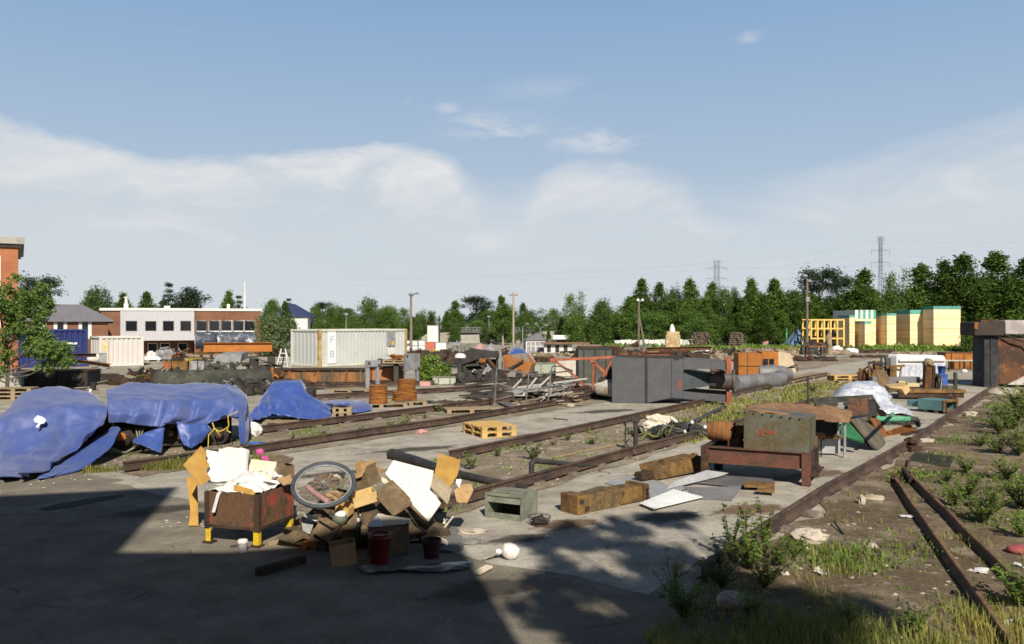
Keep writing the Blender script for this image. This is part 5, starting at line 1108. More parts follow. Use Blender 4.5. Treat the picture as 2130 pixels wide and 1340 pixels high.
# ------------------------------------------------------------------ grey stands, rusty box beam, discs
def stand(label, x0, x1, yb, yt, m, plate):
    a, b = G(x0, yb), G(x1, yb - 2); L = (b - a).length; h = (yb - yt) / sc(yb); t = thing('steel_stand', label, 'stand', a, math.atan2(b.y - a.y, b.x - a.x))
    for x in (0, L - .12): part('leg', MB().prism([(x, 0, 0), (x + .13, 0, 0), (x + .13 - (.06 if x else 0), 0, h), (x - (.06 if x else 0), 0, h)], (0, .14, 0)), m, t, .008)
    part('head_plate', MB().box(-.02, L + .02, -.03, .0, h - plate, h).box(.04, L - .04, -.031, -.03, h - plate * .4, h - plate * .35), m, t, .008); part('bolt', MB().lathe([(.06, -.05), (.06, .02)], 8, Matrix.Translation((.07, -.03, h - .12)) @ Matrix.Rotation(R(90), 4, 'X')), BLACKM, t); part('bolt', MB().lathe([(.06, -.05), (.06, .02)], 8, Matrix.Translation((L - .06, -.03, h - plate + .05)) @ Matrix.Rotation(R(90), 4, 'X')), BLACKM, t)
    return t
stand('left grey two-legged stand above the straight disc stack', 764, 790, 810, 750, GREYM, .28); stand('right taller grey two-legged stand with a big head plate', 844, 872, 801, 736, GREYM, .75)
a, b = G(556, 801), G(762, 800); t = thing('box_girder', 'long rust-streaked box girder lying behind the blue tarps', 'girder', a, math.atan2(b.y - a.y, b.x - a.x)); L = (b - a).length; h = 33 / sc(801)
GIR = wmat('streaked_girder', (.085, .062, .04, 1), (.24, .105, .035, 1), (.035, .03, .025, 1), scale=1.3, thr=.5, w=.1, fine=12, stretch=(1.6, 1, .35))
part('web', MB().box(0, L, 0, .9, .12, h - .08), GIR, t, .01); part('top_flange', MB().box(-.05, L + .05, -.1, 1, h - .08, h), RUSTD, t, .01); part('bottom_flange', MB().box(-.05, L + .05, -.1, 1, .04, .12), RUSTD, t)
for i in range(7): u = L * (i + .6) / 7; part('stiffener', MB().box(u - .03, u + .03, -.08, 0, .12, h - .08), GIR, t)
a, b = G(775, 796), G(846, 793); t = thing('orange_channel', 'orange-rusted channel piece between the two grey stands', 'girder', a, math.atan2(b.y - a.y, b.x - a.x)); L = (b - a).length; h = 30 / sc(796)
part('web', MB().box(0, L, 0, .5, .1, h), wmat('pale_orange_rust', (.36, .15, .06, 1), (.2, .09, .04, 1), (.08, .06, .04, 1), scale=1.4, thr=.53, fine=12), t, .01); part('flange', MB().box(-.05, L + .05, -.12, .6, h, h + .07).box(-.05, L + .05, -.12, .6, .03, .1), RUSTD, t)
g = G(822, 798); t = thing('iron_blocks', 'orange iron blocks piled on a small raised pallet', 'iron pile', g); s = sc(798)
part('stand_leg', MB().box(-.1, .12, .2, .4, 0, .95), SOOT, t); part('pallet_top', MB().box(-.6, .5, 0, .8, .95, 1.0).box(-.6, .5, .0, .8, 1.06, 1.09).box(-.6, -.5, 0, .8, 1, 1.06).box(-.1, 0, 0, .8, 1, 1.06).box(.4, .5, 0, .8, 1, 1.06), WOODG, t)
q = MB(); 
for i in range(12): x = rnd.uniform(-.35, .38); z = 1.1 + rnd.random() * .22 * (1 - abs(x)); q.box(-.1, .1, -.08, .08, 0, .09, Matrix.Translation((x, rnd.uniform(.1, .5), z)) @ Matrix.Rotation(rnd.uniform(0, 3), 4, 'Z'))
part('blocks', q, RUSTO, t)
def discs(label, x, y, r, n, h0, th, group, off=0):
    c = G(x, y); q = MB().lathe([(r * .9, 0), (r, .006), (r, th * .78), (r * .9, th * .92), (r * .3, th * .92)], 26); first = None
    for i in range(n):
        if first is None: first = o = solo('steel_disc', label, 'disc', q, RUSTO, c, 0, group)
        else: o = first.copy(); COL.objects.link(o)
        o.location = c + Vector((rnd.uniform(-.008, .008) + off, rnd.uniform(-.008, .008), h0 + i * th)); o.rotation_euler = (0, 0, rnd.uniform(0, 6))
discs('rust-orange disc in the straight stack of small discs', 787, 848, .31, 13, .15, .048, 'discs of the straight stack')
discs('rust-orange wide disc in the lower half of the stepped stack', 842, 841, .43, 7, .15, .046, 'wide discs of the stepped stack')
discs('rust-orange narrow disc in the upper half of the stepped stack', 842, 841, .32, 9, .15 + 7 * .046, .046, 'narrow discs of the stepped stack', .06)
pallet('wooden_pallet', 'grey pallet under the straight stack of rusty discs', G(738, 851), R(13), WOODG, 1, 1.75, .9); pallet('wooden_pallet', 'grey pallet under the stepped stack of rusty discs', G(822, 846), R(16), WOODG, 1, 1.1, .9)
pallet('wooden_pallet', ['grey pallet right of the third blue tarp, lower of two', 'grey pallet right of the third blue tarp, upper of two'], G(688, 869), R(8), WOODG, 2, .62, .9)
pallet('wooden_pallet', ['new yellow pallet alone on the concrete, lower of the pair', 'new yellow pallet alone on the concrete, upper of the pair'], G(1003, 913), R(26), WOODP, 2, .95, 1.25)
pallet('wooden_pallet', 'worn grey pallet in the rail bed in front of the plank heap', G(930, 862), R(14), WOODG, 1, 1.6, .8); pallet('wooden_pallet', 'grey pallet on the ground behind the flat blue tarp', G(688, 818), R(8), WOODG, 1, 1.5, .9)
pallet('wooden_pallet', 'pallet lying on edge between the two disc stacks', G(806, 838), R(16), WOODG, 1, .5, .3)
# ------------------------------------------------------------------ left middle: tanks on orange beam, sooty boiler, machines
BW = wmat('tar_streaked_tank', (.045, .055, .075, 1), (.58, .58, .60, 1), (.15, .17, .2, 1), scale=.9, thr=.62, w=.06, thr3=.6, fine=8, rough=.6)
def drum(label, x0, x1, yc, rpx, yb, m, endm):
    g = G((x0 + x1) / 2, yb); s = sc(yb); L = (x1 - x0) / s; r = rpx / s; z = (yb - yc) / s; t = thing('boiler_drum', label, 'drum', g, R(14)); M = Matrix.Translation((0, .4, z)) @ Matrix.Rotation(R(90), 4, 'Y')
    part('shell', MB().lathe([(r, -L / 2), (r, L / 2 * .75), (r * .75, L / 2)], 22, M), m, t); part('end_cap', MB().lathe([(0, -L / 2 - .14), (r * .5, -L / 2 - .1), (r * .85, -L / 2 - .04), (r + .01, -L / 2 + .06)], 22, M), endm, t)
    part('manhole', MB().lathe([(r * .22, -L / 2 - .16), (r * .22, -L / 2 - .06)], 12, M @ Matrix.Translation((r * .35, 0, 0))), RUSTD, t); [part('saddle', MB().box(L * k, L * k + L * .1, 0, .8, 0, z - r * .7), RUSTD, t) for k in (-.3, .2)]; return t
drum('black and white tar-streaked drum with a white end left of its pair', 408, 448, 708, 18, 748, BW, PAPER); drum('dark blue-black drum with a rounded white end, right one of its pair', 448, 530, 706, 15.5, 746, BW, PAPER)
beam('bright orange beam carrying the dark drums before the office', 424, 758, 566, 757, .4, .62, OR, .85); beam('thin ochre beam below the bright orange beam', 405, 762, 480, 760, .2, .16, RUSTY, .75)
solo('grating_cover', 'low grey-white angled cover on the sooty machine', 'cover', MB().prism([D(438, 757, 46), D(452, 738, 46), D(503, 736, 46), D(500, 752, 46)], (0, 1.2, .1)), GREYM)
a, b = G(318, 820), G(560, 812); t = thing('sooty_boiler', 'long sooty green boiler lying behind the big blue tarps', 'boiler', a, math.atan2(b.y - a.y, b.x - a.x)); L = (b - a).length; r = 24 / sc(816)
part('shell', MB().lathe([(r * .6, 0), (r * .95, .1), (r, .3), (r, L - .3), (r * .7, L)], 22, Matrix.Translation((0, r, r + .05)) @ Matrix.Rotation(R(90), 4, 'Y')), SOOT, t)
for u in (.12, .4, .62, .85): part('hoop', MB().lathe([(r + .015, u * L - .05), (r + .03, u * L), (r + .015, u * L + .05)], 22, Matrix.Translation((0, r, r + .05)) @ Matrix.Rotation(R(90), 4, 'Y')), wmat('pale_soot', (.15, .15, .125, 1), (.07, .075, .06, 1), scale=3), t)
g = G(500, 815); part('hand_wheel', MB().lathe([(.36, -.05), (.40, 0), (.36, .05), (.1, .05)], 18, Matrix.Translation((0, 0, 0))), wmat('pale_soot2', (.2, .2, .18, 1), (.1, .1, .09, 1)), t).location = (L * .72, -.08, .42)
t.children[-1].rotation_euler = (R(90), 0, 0)
def engine(label, x0, x1, yb, yt, seed, m=SOOT, acc=(BLACKM, RUSTD, GREYM, SOOT), n=26):
    """open machine wreck: bed, uprights, rods, drums"""
    q = random.Random(seed); a, b = G(x0, yb), G(x1, yb); L = (b - a).length; h = (yb - yt) / sc(yb); t = thing('machine_wreck', label, 'machine', a, R(5))
    part('bed', MB().box(0, L, 0, 1.0, h * .1, h * .34).box(.1, .3, .1, .9, 0, h * .1).box(L - .3, L - .1, .1, .9, 0, h * .1), m, t, .02)
    for i in range(n):
        x = q.uniform(.05, .95) * L; y = q.uniform(-.05, .9); z = q.uniform(.3, .8) * h; k = q.random(); mm = q.choice(acc)
        if k < .3: part('rod', MB().tube([(x, y, h * .3), (x + q.uniform(-.5, .5), y, z), (x + q.uniform(-.8, .8), y + q.uniform(-.3, .3), h * q.uniform(.4, 1))], q.uniform(.025, .05), 6), mm, t)
        elif k < .55: w = q.uniform(.08, .22); part('upright', MB().box(x - w, x + w, y, y + w, h * .3, z + h * .2), mm, t, .01)
        elif k < .75: part('wheel', MB().lathe([(.05, -.05), (h * .18, -.05), (h * .2, 0), (h * .18, .05), (.05, .05)], 14, Matrix.Translation((x, y - .05, h * .45)) @ Matrix.Rotation(R(90), 4, 'X')), mm, t)
        else: part('crossbar', MB().bar((x, y, z), (x + q.uniform(-.9, .9), y, z + q.uniform(-.15, .15)), .07, .1), mm, t)
    return t
engine('tangled black machine on top of the sooty boiler, left of the girder', 425, 570, 800, 738, 12, SOOT, (BLACKM, SOOT, SOOT, GREENM, BLACKM), 44)
engine('rust-brown dark machine piece at the left end of the long girder', 548, 600, 803, 762, 14, RUSTD, (RUSTD, RUST, BLACKM, RUSTO), 12)
t = scrapheap('scrap_heap', 'grey-brown twisted scrap behind the two big blue tarps', 225, 345, 802, 34, RUSTD, 15, 20, mats=[SOOT, RUSTD, RUSTY, GREENM])
beam('ochre-rusted beam slanting in front of the white site container', 145, 771, 228, 787, .2, .18, RUSTY, .55); beam('long rusted beam lying under the leafy tree', 48, 777, 200, 776, .25, .2, RUSTD, .9)
plainbox('shade_block', 'long black block added as the deep shadow under the leafy tree', 'shade block', 50, 176, 774, 806, 1.6, BLACKM, R(6), ribs(RUSTD, 5)); plainbox('shade_block', 'low black block added as the shadow under the ochre beam', 'frame', 178, 262, 782, 800, 1.0, BLACKM, R(4), ribs(RUSTD, 3))  # black boxes stand in for the shadow below tree and ochre beam
solo('black_bucket', 'small black bucket standing between the two big tarps', 'bucket', MB().lathe([(.1, 0), (.14, .32), (.15, .33), (.12, .33), (.09, .04)], 14), BLACKM, G(194, 812)); solo('white_cup', 'small white cup beside the black bucket', 'cup', MB().lathe([(.04, 0), (.06, .13), (.05, .13), (.035, .01)], 10), PAPER, G(188, 816))
pallet('wooden_pallet', ['old pallet at the foot of the brick building, lowest of its pile', 'old pallet at the foot of the brick building, middle of its pile', 'old pallet at the foot of the brick building, top of its pile'], G(-12, 833), R(10), WOODG, 3, 1.25, .8)
scrapheap('scrap_heap', 'brown debris under the brick building plinth', -10, 90, 818, 8, WOODD, 17, 12, mats=[WOODG, WOODD, PLANK])
# in front of the office
for i, (x0, x1, yb, yt, lab, m) in enumerate(((300, 333, 752, 722, 'pale pinkish covered machine in front of the office', PAPER), (334, 356, 752, 714, 'upright pale grey machine in front of the office entrance', GREYM), (357, 384, 752, 722, 'dark rusty machine in front of the office entrance', RUSTD))): engine(lab, x0, x1, yb, yt, 30 + i, m, (m, m, GREYM, PINKM if i == 0 else RUSTO), 12)
for i, (x, lab) in enumerate(((348, 'pale orange crate of wheels, leftmost before the white container'), (366, 'ochre crate with dark holes, middle before the office'), (382, 'ochre crate with dark holes nearest the sooty machine'))): plainbox('iron_crate', lab, 'crate', x - 9, x + 7, 753, 770, .5, RUSTY if i else REDOX, R(8), ribs(RUSTY, 2))
plainbox('low_wall', 'low dark kerb-like beam in front of the office yard', 'beam', 300, 400, 744, 750, .4, RUSTD, 0, ribs(RUSTD, 3)); plainbox('yellow_tray', 'mossy yellow tray below the orange beam end', 'tray', 384, 420, 745, 757, .6, wmat('moss_yellow', (.3, .26, .06, 1), (.18, .17, .05, 1)), 0, ribs(RUSTY, 2)); plainbox('pale_crate', 'grey-white crate behind the sooty machine', 'crate', 398, 424, 750, 770, .6, GREYM, 0, ribs(RUSTD, 1))
t = thing('step_ladder', 'white stepladder standing at the door end of the pale container', 'ladder', G(589, 768)); q = MB()
for sx in (-1, 1): part('rail', MB().bar((sx * .38, -.3, 0), (sx * .12, 0, 1.25), .05), PAPER, t); part('rail', MB().bar((sx * .38, .35, 0), (sx * .12, .02, 1.25), .05), PAPER, t)
for k in range(4): w = .36 - k * .065; part('step', MB().box(-w, w, -.3 + .075 * k - .06, -.3 + .075 * k + .06, .18 + .26 * k, .22 + .26 * k), PAPER, t)
# rusty pieces by the bush between stands and machine
bush(890, 793, 44, 58, 'yellow-green bush between the right grey stand and the black post', 41, WEED, 60, .09); bush(915, 790, 50, 30, 'low flowering scrub behind the green bush', 42, WEED, 40, .07)
plainbox('pale_beam', 'long pale green painted beam lying between rails right of the stands', 'beam', 900, 948, 786, 801, .35, wmat('pale_green_beam', (.42, .46, .38, 1), (.36, .38, .3, 1)), R(7), ribs(GREENM, 2)); solo('pink_block', 'pale pink block at the foot of the right grey stand', 'block', MB().box(-.25, .25, 0, .3, 0, .2).disp(.02, 3, 1), PINKM, G(884, 803))

# ------------------------------------------------------------------ rusty roller machine on its frame
t = thing('roller_machine', 'rusty machine frame carrying a stained steel box and a rusty roller', 'machine', (3.5, 15.83, 0), R(-27)); L, DP, H = 1.93, 1.15, .6
part('front_beam', MB().ibeam((.08, .06, H - .15), (L - .08, .06, H - .15), .13, .3, .02), REDBR, t, .004); part('back_beam', MB().ibeam((.08, DP - .06, H - .15), (L - .08, DP - .06, H - .15), .13, .3, .02), REDBR, t)
part('side_beam', MB().ibeam((.06, 0, H - .15), (.06, DP, H - .15), .12, .3, .02), RUSTD, t); part('side_beam', MB().ibeam((L - .06, 0, H - .15), (L - .06, DP, H - .15), .12, .3, .02), RUSTD, t)
for x in (0, L - .14):
    for y in (-.005, DP - .14): part('leg', MB().box(x, x + .145, y, y + .145, .012, H + .005), REDBR if (x and y < 0) else RUSTD, t, .006)
part('side_plate', MB().box(L, L + .03, .0, DP, .2, .23).box(L - .02, L + .1, .02, DP, .18, .2), RUSTD, t); part('deck', MB().box(.12, L - .12, .12, DP - .12, H - .1, H - .07), BLACKM, t)
bx = part('steel_box', MB().prism([(.78, .03, H + .0), (L - .02, .03, H - .02), (L - .02, .06, H + .6), (.78, .05, H + .68)], (0, .85, 0)), BOXSIDE, t, .006)
q = MB()
for i in range(7): u = .8 + i * .16; q.blob((u, .03, H + .66 - .08 * (u - .8) / 1.1), .018, .012, .018, i, .1, 6, 4)
part('rivet', q, RUSTD, t)
sk = MB(); ox, oz = 1.03, H + .26
for a, b in (((0, 0), (-.03, .05)), ((-.03, .05), (0, .11)), ((.06, 0), (.055, .12)), ((.06, .12), (.12, .125)), ((.058, .06), (.11, .065)), ((.06, 0), (.12, .0)), ((.16, .12), (.15, .06)), ((.15, .06), (.22, .06)), ((.2, .13), (.2, .01)), ((.25, .12), (.25, .05)), ((.25, .05), (.3, .05)), ((.3, .05), (.31, .13)), ((.25, .05), (.26, .02))): sk.bar((ox + a[0], .028 - .0, oz + a[1] * .9), (ox + b[0], .028, oz + b[1] * .9), .012, .006, (0, 1, 0))
part('chalk_mark', sk, REDM, t)
M = Matrix.Translation((.12, .62, H + .22)) @ Matrix.Rotation(R(90), 4, 'Y')
part('roller', MB().lathe([(.06, -.13), (.17, -.12), (.185, -.1), (.19, .1), (.185, .36), (.1, .38)], 24, M), wmat('roller_rust', (.22, .095, .028, 1), (.13, .06, .025, 1), scale=3, fine=30, stretch=(5, 1, 1), var=.2), t); part('roller_bearing', MB().lathe([(.1, .38), (.13, .42), (.13, .55), (.05, .58), (.05, .7)], 16, M).box(.38, .62, .5, .75, H - .08, H + .22), RUST, t, .01)
part('wood_wedge', MB().box(L - .2, L + .02, .75, .85, H, H + .2), RUSTY, t); part('straw_tie', MB().tube([(L + .05, .1, .2), (L + .2, .05, .06), (L + .45, .3, .03)], .008, 5).tube([(L + .1, -.1, .03), (L + .3, .12, .04), (L + .5, .4, .03)], .007, 5), PLANK, t)
# cabinet frame beside it and the rusted sheet over both
A, rz, L = fr((1692, 952), (1747, 949)); t = thing('steel_cabinet', 'open grey steel cabinet frame standing behind the roller machine', 'cabinet', A, R(-8)); H = .74
for x in (0, L - .05):
    for y in (0, .6): part('post', MB().box(x, x + .05, y, y + .05, 0, H), GREYM, t, .004)
part('lower_panel', MB().box(.05, L - .05, .3, .33, .05, .4), SHEETM, t); part('back_panel', MB().box(.02, L - .02, .66, .68, .0, H), BLACKM, t); part('shelf', MB().box(.05, L - .05, .05, .6, .4, .43), RUSTY, t); part('bracket', MB().tube([(.18, .1, 0), (.18, .1, .36), (.3, .1, .42)], .016, 6), BLACKM, t)
part('ochre_block', MB().box(.02, .25, .0, .25, .43, .52), RUSTY, t)
P = [[D(1556, 846, 16.7), D(1600, 838, 17.2), D(1650, 840, 17.8), D(1690, 846, 18.4), D(1722, 841, 18.9), D(1774, 856, 19)], [D(1552, 850, 16.2), D(1600, 851, 16.4), D(1645, 853, 17), D(1700, 858, 17.8), D(1730, 860, 18.2), D(1770, 868, 18.4)], [D(1548, 854, 15.65), D(1595, 860, 15.4), D(1640, 865, 15.3), D(1690, 873, 15.9), D(1722, 878, 16.9), D(1763, 882, 17.6)]]
o = drape('rusted_sheet', 'large warped tan-rusted sheet lying over the steel box and cabinet', 'sheet', P, RUSTSHEET, .085, 2.2, 4); o.modifiers[0].thickness = .012
# ground sheets and rusted castings in front
def gs(label, pts, z, th, m, name='metal_sheet', cat='sheet', tilt=None):
    mb = gslab(pts, z, th); return solo(name, label, cat, mb, m)
CORR = wmat('ribbed_white_sheet', (.60, .62, .63, 1), (.52, .53, .54, 1), scale=2, fine=14, rough=.5, var=.08)
t = thing('ribbed_sheet', 'white ribbed metal sheet on the ground before the yellow-rusted casting', 'sheet', G(1395, 1040)); pts = [(1331, 1046), (1400, 1017.5), (1462, 1033.5), (1360, 1058)]
part('sheet', gslab(pts, .06, .012), CORR, t, W=True); q = MB(); c = [G(x, y, .066) for x, y in pts]
for i in range(9): u = (i + .5) / 9; q.bar(c[0].lerp(c[3], u), c[1].lerp(c[2], u), .02, .016)
part('ribs', q, CORR, t, W=True)
pl = plane3(G(1456, 1038, .02), G(1522, 1040, .03), G(1480, 1012, .16)); solo('metal_sheet', 'dark grey steel sheet lying right of the white ribbed sheet', 'sheet', slab([(1421, 1013), (1542, 1012), (1536, 1022), (1522, 1040), (1456, 1038)], pl, .014), SHEETD)
solo('metal_sheet', 'dark sheet under the front beam of the roller machine frame', 'sheet', gslab([(1440, 1003), (1516, 984), (1600, 990), (1612, 1003), (1540, 1012)], .05, .014), SHEETD); solo('rusty_plate', 'short rust-brown plate with a notch in front of the roller machine', 'plate', slab([(1546, 1006), (1560, 1000), (1612, 1004), (1611, 1022), (1574, 1019), (1578, 1014), (1596, 1016), (1597, 1012), (1548, 1010)], (Vector((0, 0, .10)), Vector((0, 0, 1))), .03), RUSTY)
pl = plane3(G(1400, 1015, .05), G(1516, 986, .1), G(1470, 979, .22)); solo('metal_sheet', 'long pale sheet propped under the trough-shaped rusty casting', 'sheet', slab([(1385, 1018), (1400, 1002), (1470, 978), (1516, 984), (1498, 991)], pl, .014), SHEETM)
solo('metal_sheet', 'thin grey sheet on the concrete behind the two rusty castings', 'sheet', gslab([(1257, 1004), (1310, 992), (1345, 990), (1395, 1012), (1350, 1022), (1290, 1012)], .03, .01), SHEETM); solo('metal_sheet', 'grey sheet corner showing between the rusty castings', 'sheet', gslab([(1350, 1023), (1398, 1008), (1440, 1014), (1400, 1022), (1352, 1036)], .045, .01), SHEETM)
A, rz, L = fr((1199, 1073), (1346, 1044)); t = thing('rusty_casting', 'heavy yellow-rusted casting with flanged ends on the concrete', 'casting', A, rz); h = .30
part('body', MB().prism([(.22, -.0, 0), (L * .62, 0, .0), (L * .62, 0, h * .92), (L * .5, 0, h), (.3, 0, h * .9), (.22, 0, h * .78)], (0, .32, 0)).disp(.012, 5, 2), wmat('dark_ochre_rust', (.14, .085, .035, 1), (.07, .05, .028, 1), (.25, .15, .05, 1), scale=4, fine=20), t, .015)
part('end_flange', MB().prism([(0, -.04, 0), (.24, -.03, 0), (.24, -.03, h * .95), (0, -.04, h)], (0, .40, 0)), RUSTY, t, .015); part('end_flange', MB().box(L * .62, L, .02, .36, .02, h * .88), RUSTY, t, .015); part('end_flange', MB().box(L - .09, L + .02, -.03, .40, .0, h * .98), RUSTY, t, .012)
for (x, z) in ((.06, .2), (.17, .08)): part('socket', MB().box(x - .03, x + .06, -.046, -.038, z - .03, z + .04), BLACKM, t)
for z in (.08, .15, .22): part('bolt', MB().lathe([(.02, 0), (.02, .05)], 7, Matrix.Translation((L - .05, -.03, z)) @ Matrix.Rotation(R(90), 4, 'X')), RUSTD, t)
part('stub', MB().tube([(L + .02, .15, .12), (L + .1, .15, .12)], .02, 7), RUSTD, t)
A, rz, L = fr((1342, 1007), (1466, 985)); t = thing('rusty_casting', 'trough-shaped yellow-brown casting lying on the long pale sheet', 'casting', A + Vector((0, 0, .0)), rz); h = .27
part('trough', MB().prism([(.3, 0, .03), (L, 0, .06), (L + .04, .1, h + .05), (L - .05, .2, h + .06), (.32, .15, h), (.26, .05, h * .8)], (0, .3, 0)).disp(.012, 4, 5), RUSTY, t, .02); part('tail', MB().box(-.02, .3, .05, .25, .05, .19), RUSTD, t, .02); part('lug', MB().box(.6, .68, .1, .2, h, h + .09), RUSTY, t); part('lug', MB().box(L - .1, L - .03, .15, .25, h, h + .1), RUSTY, t)
# grey-green tipped crate
A, rz, L = fr((1012, 1077), (1086, 1086)); t = thing('metal_crate', 'grey-green metal crate lying tipped on the concrete', 'crate', A, rz); DP, h = .52, .37; w = .018
part('shell', MB().box(0, L, 0, w, 0, .09).box(0, L, 0, w, .24, h).box(0, w, w, DP, 0, h).box(L - w, L, w, DP, 0, h).box(w, L - w, DP - w, DP, 0, h).box(w, L - w, w, DP - w, h - w, h - .002).box(w, L - w, w, DP - w, .002, w), GREENM, t, .004)
part('rim', MB().box(-.015, L + .015, -.02, 0, h - .03, h + .012).box(-.015, L + .015, -.02, 0, -.0, .03).box(-.018, .02, -.022, 0, .03, h - .03).box(L - .02, L + .018, -.022, 0, .03, h - .03), GREENM, t, .004); part('lid_lip', MB().box(.04, L - .04, .08, .3, h, h + .03), GREENM, t, .006)
# wire basket
g = G(1122, 1093); t = thing('wire_basket', 'small black wire basket on the concrete right of the crate', 'basket', g, R(20)); q = MB()
for z, r in ((.01, .12), (.07, .14), (.13, .16)): q.tube([(math.cos(a * .5236) * r, math.sin(a * .5236) * r, z) for a in range(13)], .006, 5, False)
for a in range(12): q.tube([(math.cos(a * .5236) * .12, math.sin(a * .5236) * .12, .01), (math.cos(a * .5236) * .16, math.sin(a * .5236) * .16, .13)], .004, 4)
for a in range(6): q.tube([(-.11, -.1 + a * .04, .012), (.11, -.1 + a * .04, .012)], .004, 4)
part('cage', q, BLACKM, t); part('crumple', MB().blob((0.02, .02, .07), .1, .1, .06, 3, .6, 9, 6, True), BLACKM, t)
# ------------------------------------------------------------------ black pipes, cable heap
def pipe(label, pts, r, m=PIPE, parts=None):
    c = Vector(pts[0]); t = thing('pipe', label, 'pipe', (c.x, c.y, 0)); part('tube', MB().tube(pts, r, 12), m, t, W=True); return t
def bendpts(pts, k=.12, n=5):
    P = [Vector(p) for p in pts]; o = [P[0]]
    for i in range(1, len(P) - 1):
        a = P[i] + (P[i - 1] - P[i]).normalized() * k; b = P[i] + (P[i + 1] - P[i]).normalized() * k
        for j in range(n + 1): u = j / n; o.append(a.lerp(P[i], u).lerp(P[i].lerp(b, u), u))
    return o + [P[-1]]
t = pipe('long black pipe behind the white board, with a thick left end', [G(817, 946, .1), G(860, 957, .1), G(905, 973, .1), G(960, 988, .09)], [.11, .10, .10, .075]); part('tube', MB().tube([G(955, 986, .09), G(1030, 1003, .08), G(1092, 1014, .08)], .065, 12), PIPE, t, W=True); part('end_collar', MB().tube([G(815, 945, .1), G(832, 949.5, .1)], .125, 12), SOOT, t, W=True)
p = G(1043, 1003, .14); part('red_cap', MB().blob(p, .03, .03, .025, 1, .1), REDM, t, W=True)
b0 = G(1104, 1006); pipe('black pipe bent upright like a gate beside the long rail', bendpts([b0, b0 + Vector((.02, 0, .41)), G(1232, 969, .06)], .1), .047)
pipe('black pipe lying along the inner side of the long rail', [G(1113, 1004, .05), G(1180, 981, .05), G(1240, 958, .06), G(1318, 935, .1)], .06)
g = G(1322, 942); t = thing('vent_pipe', 'upright black pipe with a flat cap beside the cable heap', 'pipe', g); part('tube', MB().tube([(0, 0, 0), (0, 0, .70)], .052, 12), BLACKM, t); part('cap', MB().box(-.09, .09, -.07, .07, .68, .75), BLACKM, t, .01); part('elbow', MB().tube([(-.12, .05, .3), (-.2, .05, .24), (-.16, .05, .12), (0, 0, .1)], .02, 7), BLACKM, t)
g = G(1300, 936); solo('iron_rod', 'thin iron rod standing left of the capped black pipe', 'rod', MB().tube([(0, 0, 0), (.01, 0, .56)], .014, 6).box(-.03, .03, -.03, .03, .56, .61), RUSTD, g)
pipe('long thin pale pole lying between the rails behind the bent pipe', [G(1140, 955, .03), G(1220, 938, .03), G(1290, 924, .03)], .028, WOODG); pipe('black pipe running from the cable heap to the hopper foot', [G(1440, 880, .1), G(1475, 862, .1), G(1508, 846, .08)], .06)
rq = random.Random(3); g = G(1400, 915); t = thing('cable_heap', 'tangled black cables piled between the rails behind the roller machine', 'cable heap', g); s = sc(915)
part('core', MB().blob((-.05, .3, .1), .55, .45, .22, 3, .5, 12, 8, True).blob((.45, .6, .12), .5, .4, .26, 8, .5, 12, 8, True), CABLE, t)
for i in range(34):
    P = []; x, y = rq.uniform(-.8, .9), rq.uniform(-.1, .9); a = rq.uniform(0, 6.3)
    for k in range(7): a += rq.uniform(-1.1, 1.1); x += math.cos(a) * .16; y += math.sin(a) * .14; P.append((max(-.9, min(1.0, x)), max(-.3, min(1.1, y)), max(.03, rq.uniform(.05, .42) * (1 - abs(x) * .7))))
    part('cable', MB().tube(P, rq.choice((.012, .018, .026, .035)), 6), rq.choice((CABLE, CABLE, CABLE, GREENM, wmat('olive_cable', (.12, .13, .04, 1)), RUSTD)), t)
for i in range(5): x, y = rq.uniform(-.6, .8), rq.uniform(0, .9); part('bent_pipe', MB().tube([(x, y, .1), (x + rq.uniform(-.1, .3), y - .2, .35), (x + rq.uniform(.1, .5), y - .3, .06)], .05, 8), CABLE, t)
for (x, y, z) in ((.0, -.12, .06), (.52, .25, .4), (-.1, .5, .3), (.9, .5, .25), (1.05, .8, .15), (.3, 0, .2)): part('plug', MB().blob((x, y, z), .05, .04, .05, 2, .2, 8, 6), PAPER, t)
g = G(1378, 905); t = thing('white_bundle', 'dirty white cloth bundle lying on the black cable heap', 'bundle', g, R(25)); part('cloth', MB().blob((0, .2, .28), .40, .26, .22, 6, .55, 16, 10, True).blob((-.33, .05, .16), .2, .2, .13, 9, .5, 12, 8, True), CLOTHW, t); part('tail', MB().tube([(-.32, -.15, .28), (-.42, -.28, .16), (-.36, -.36, .05)], [.05, .06, .03], 7), PAPER, t); part('tail', MB().tube([(.25, 0, .44), (.36, -.08, .34), (.42, -.1, .24)], [.05, .05, .02], 7), PAPER, t)
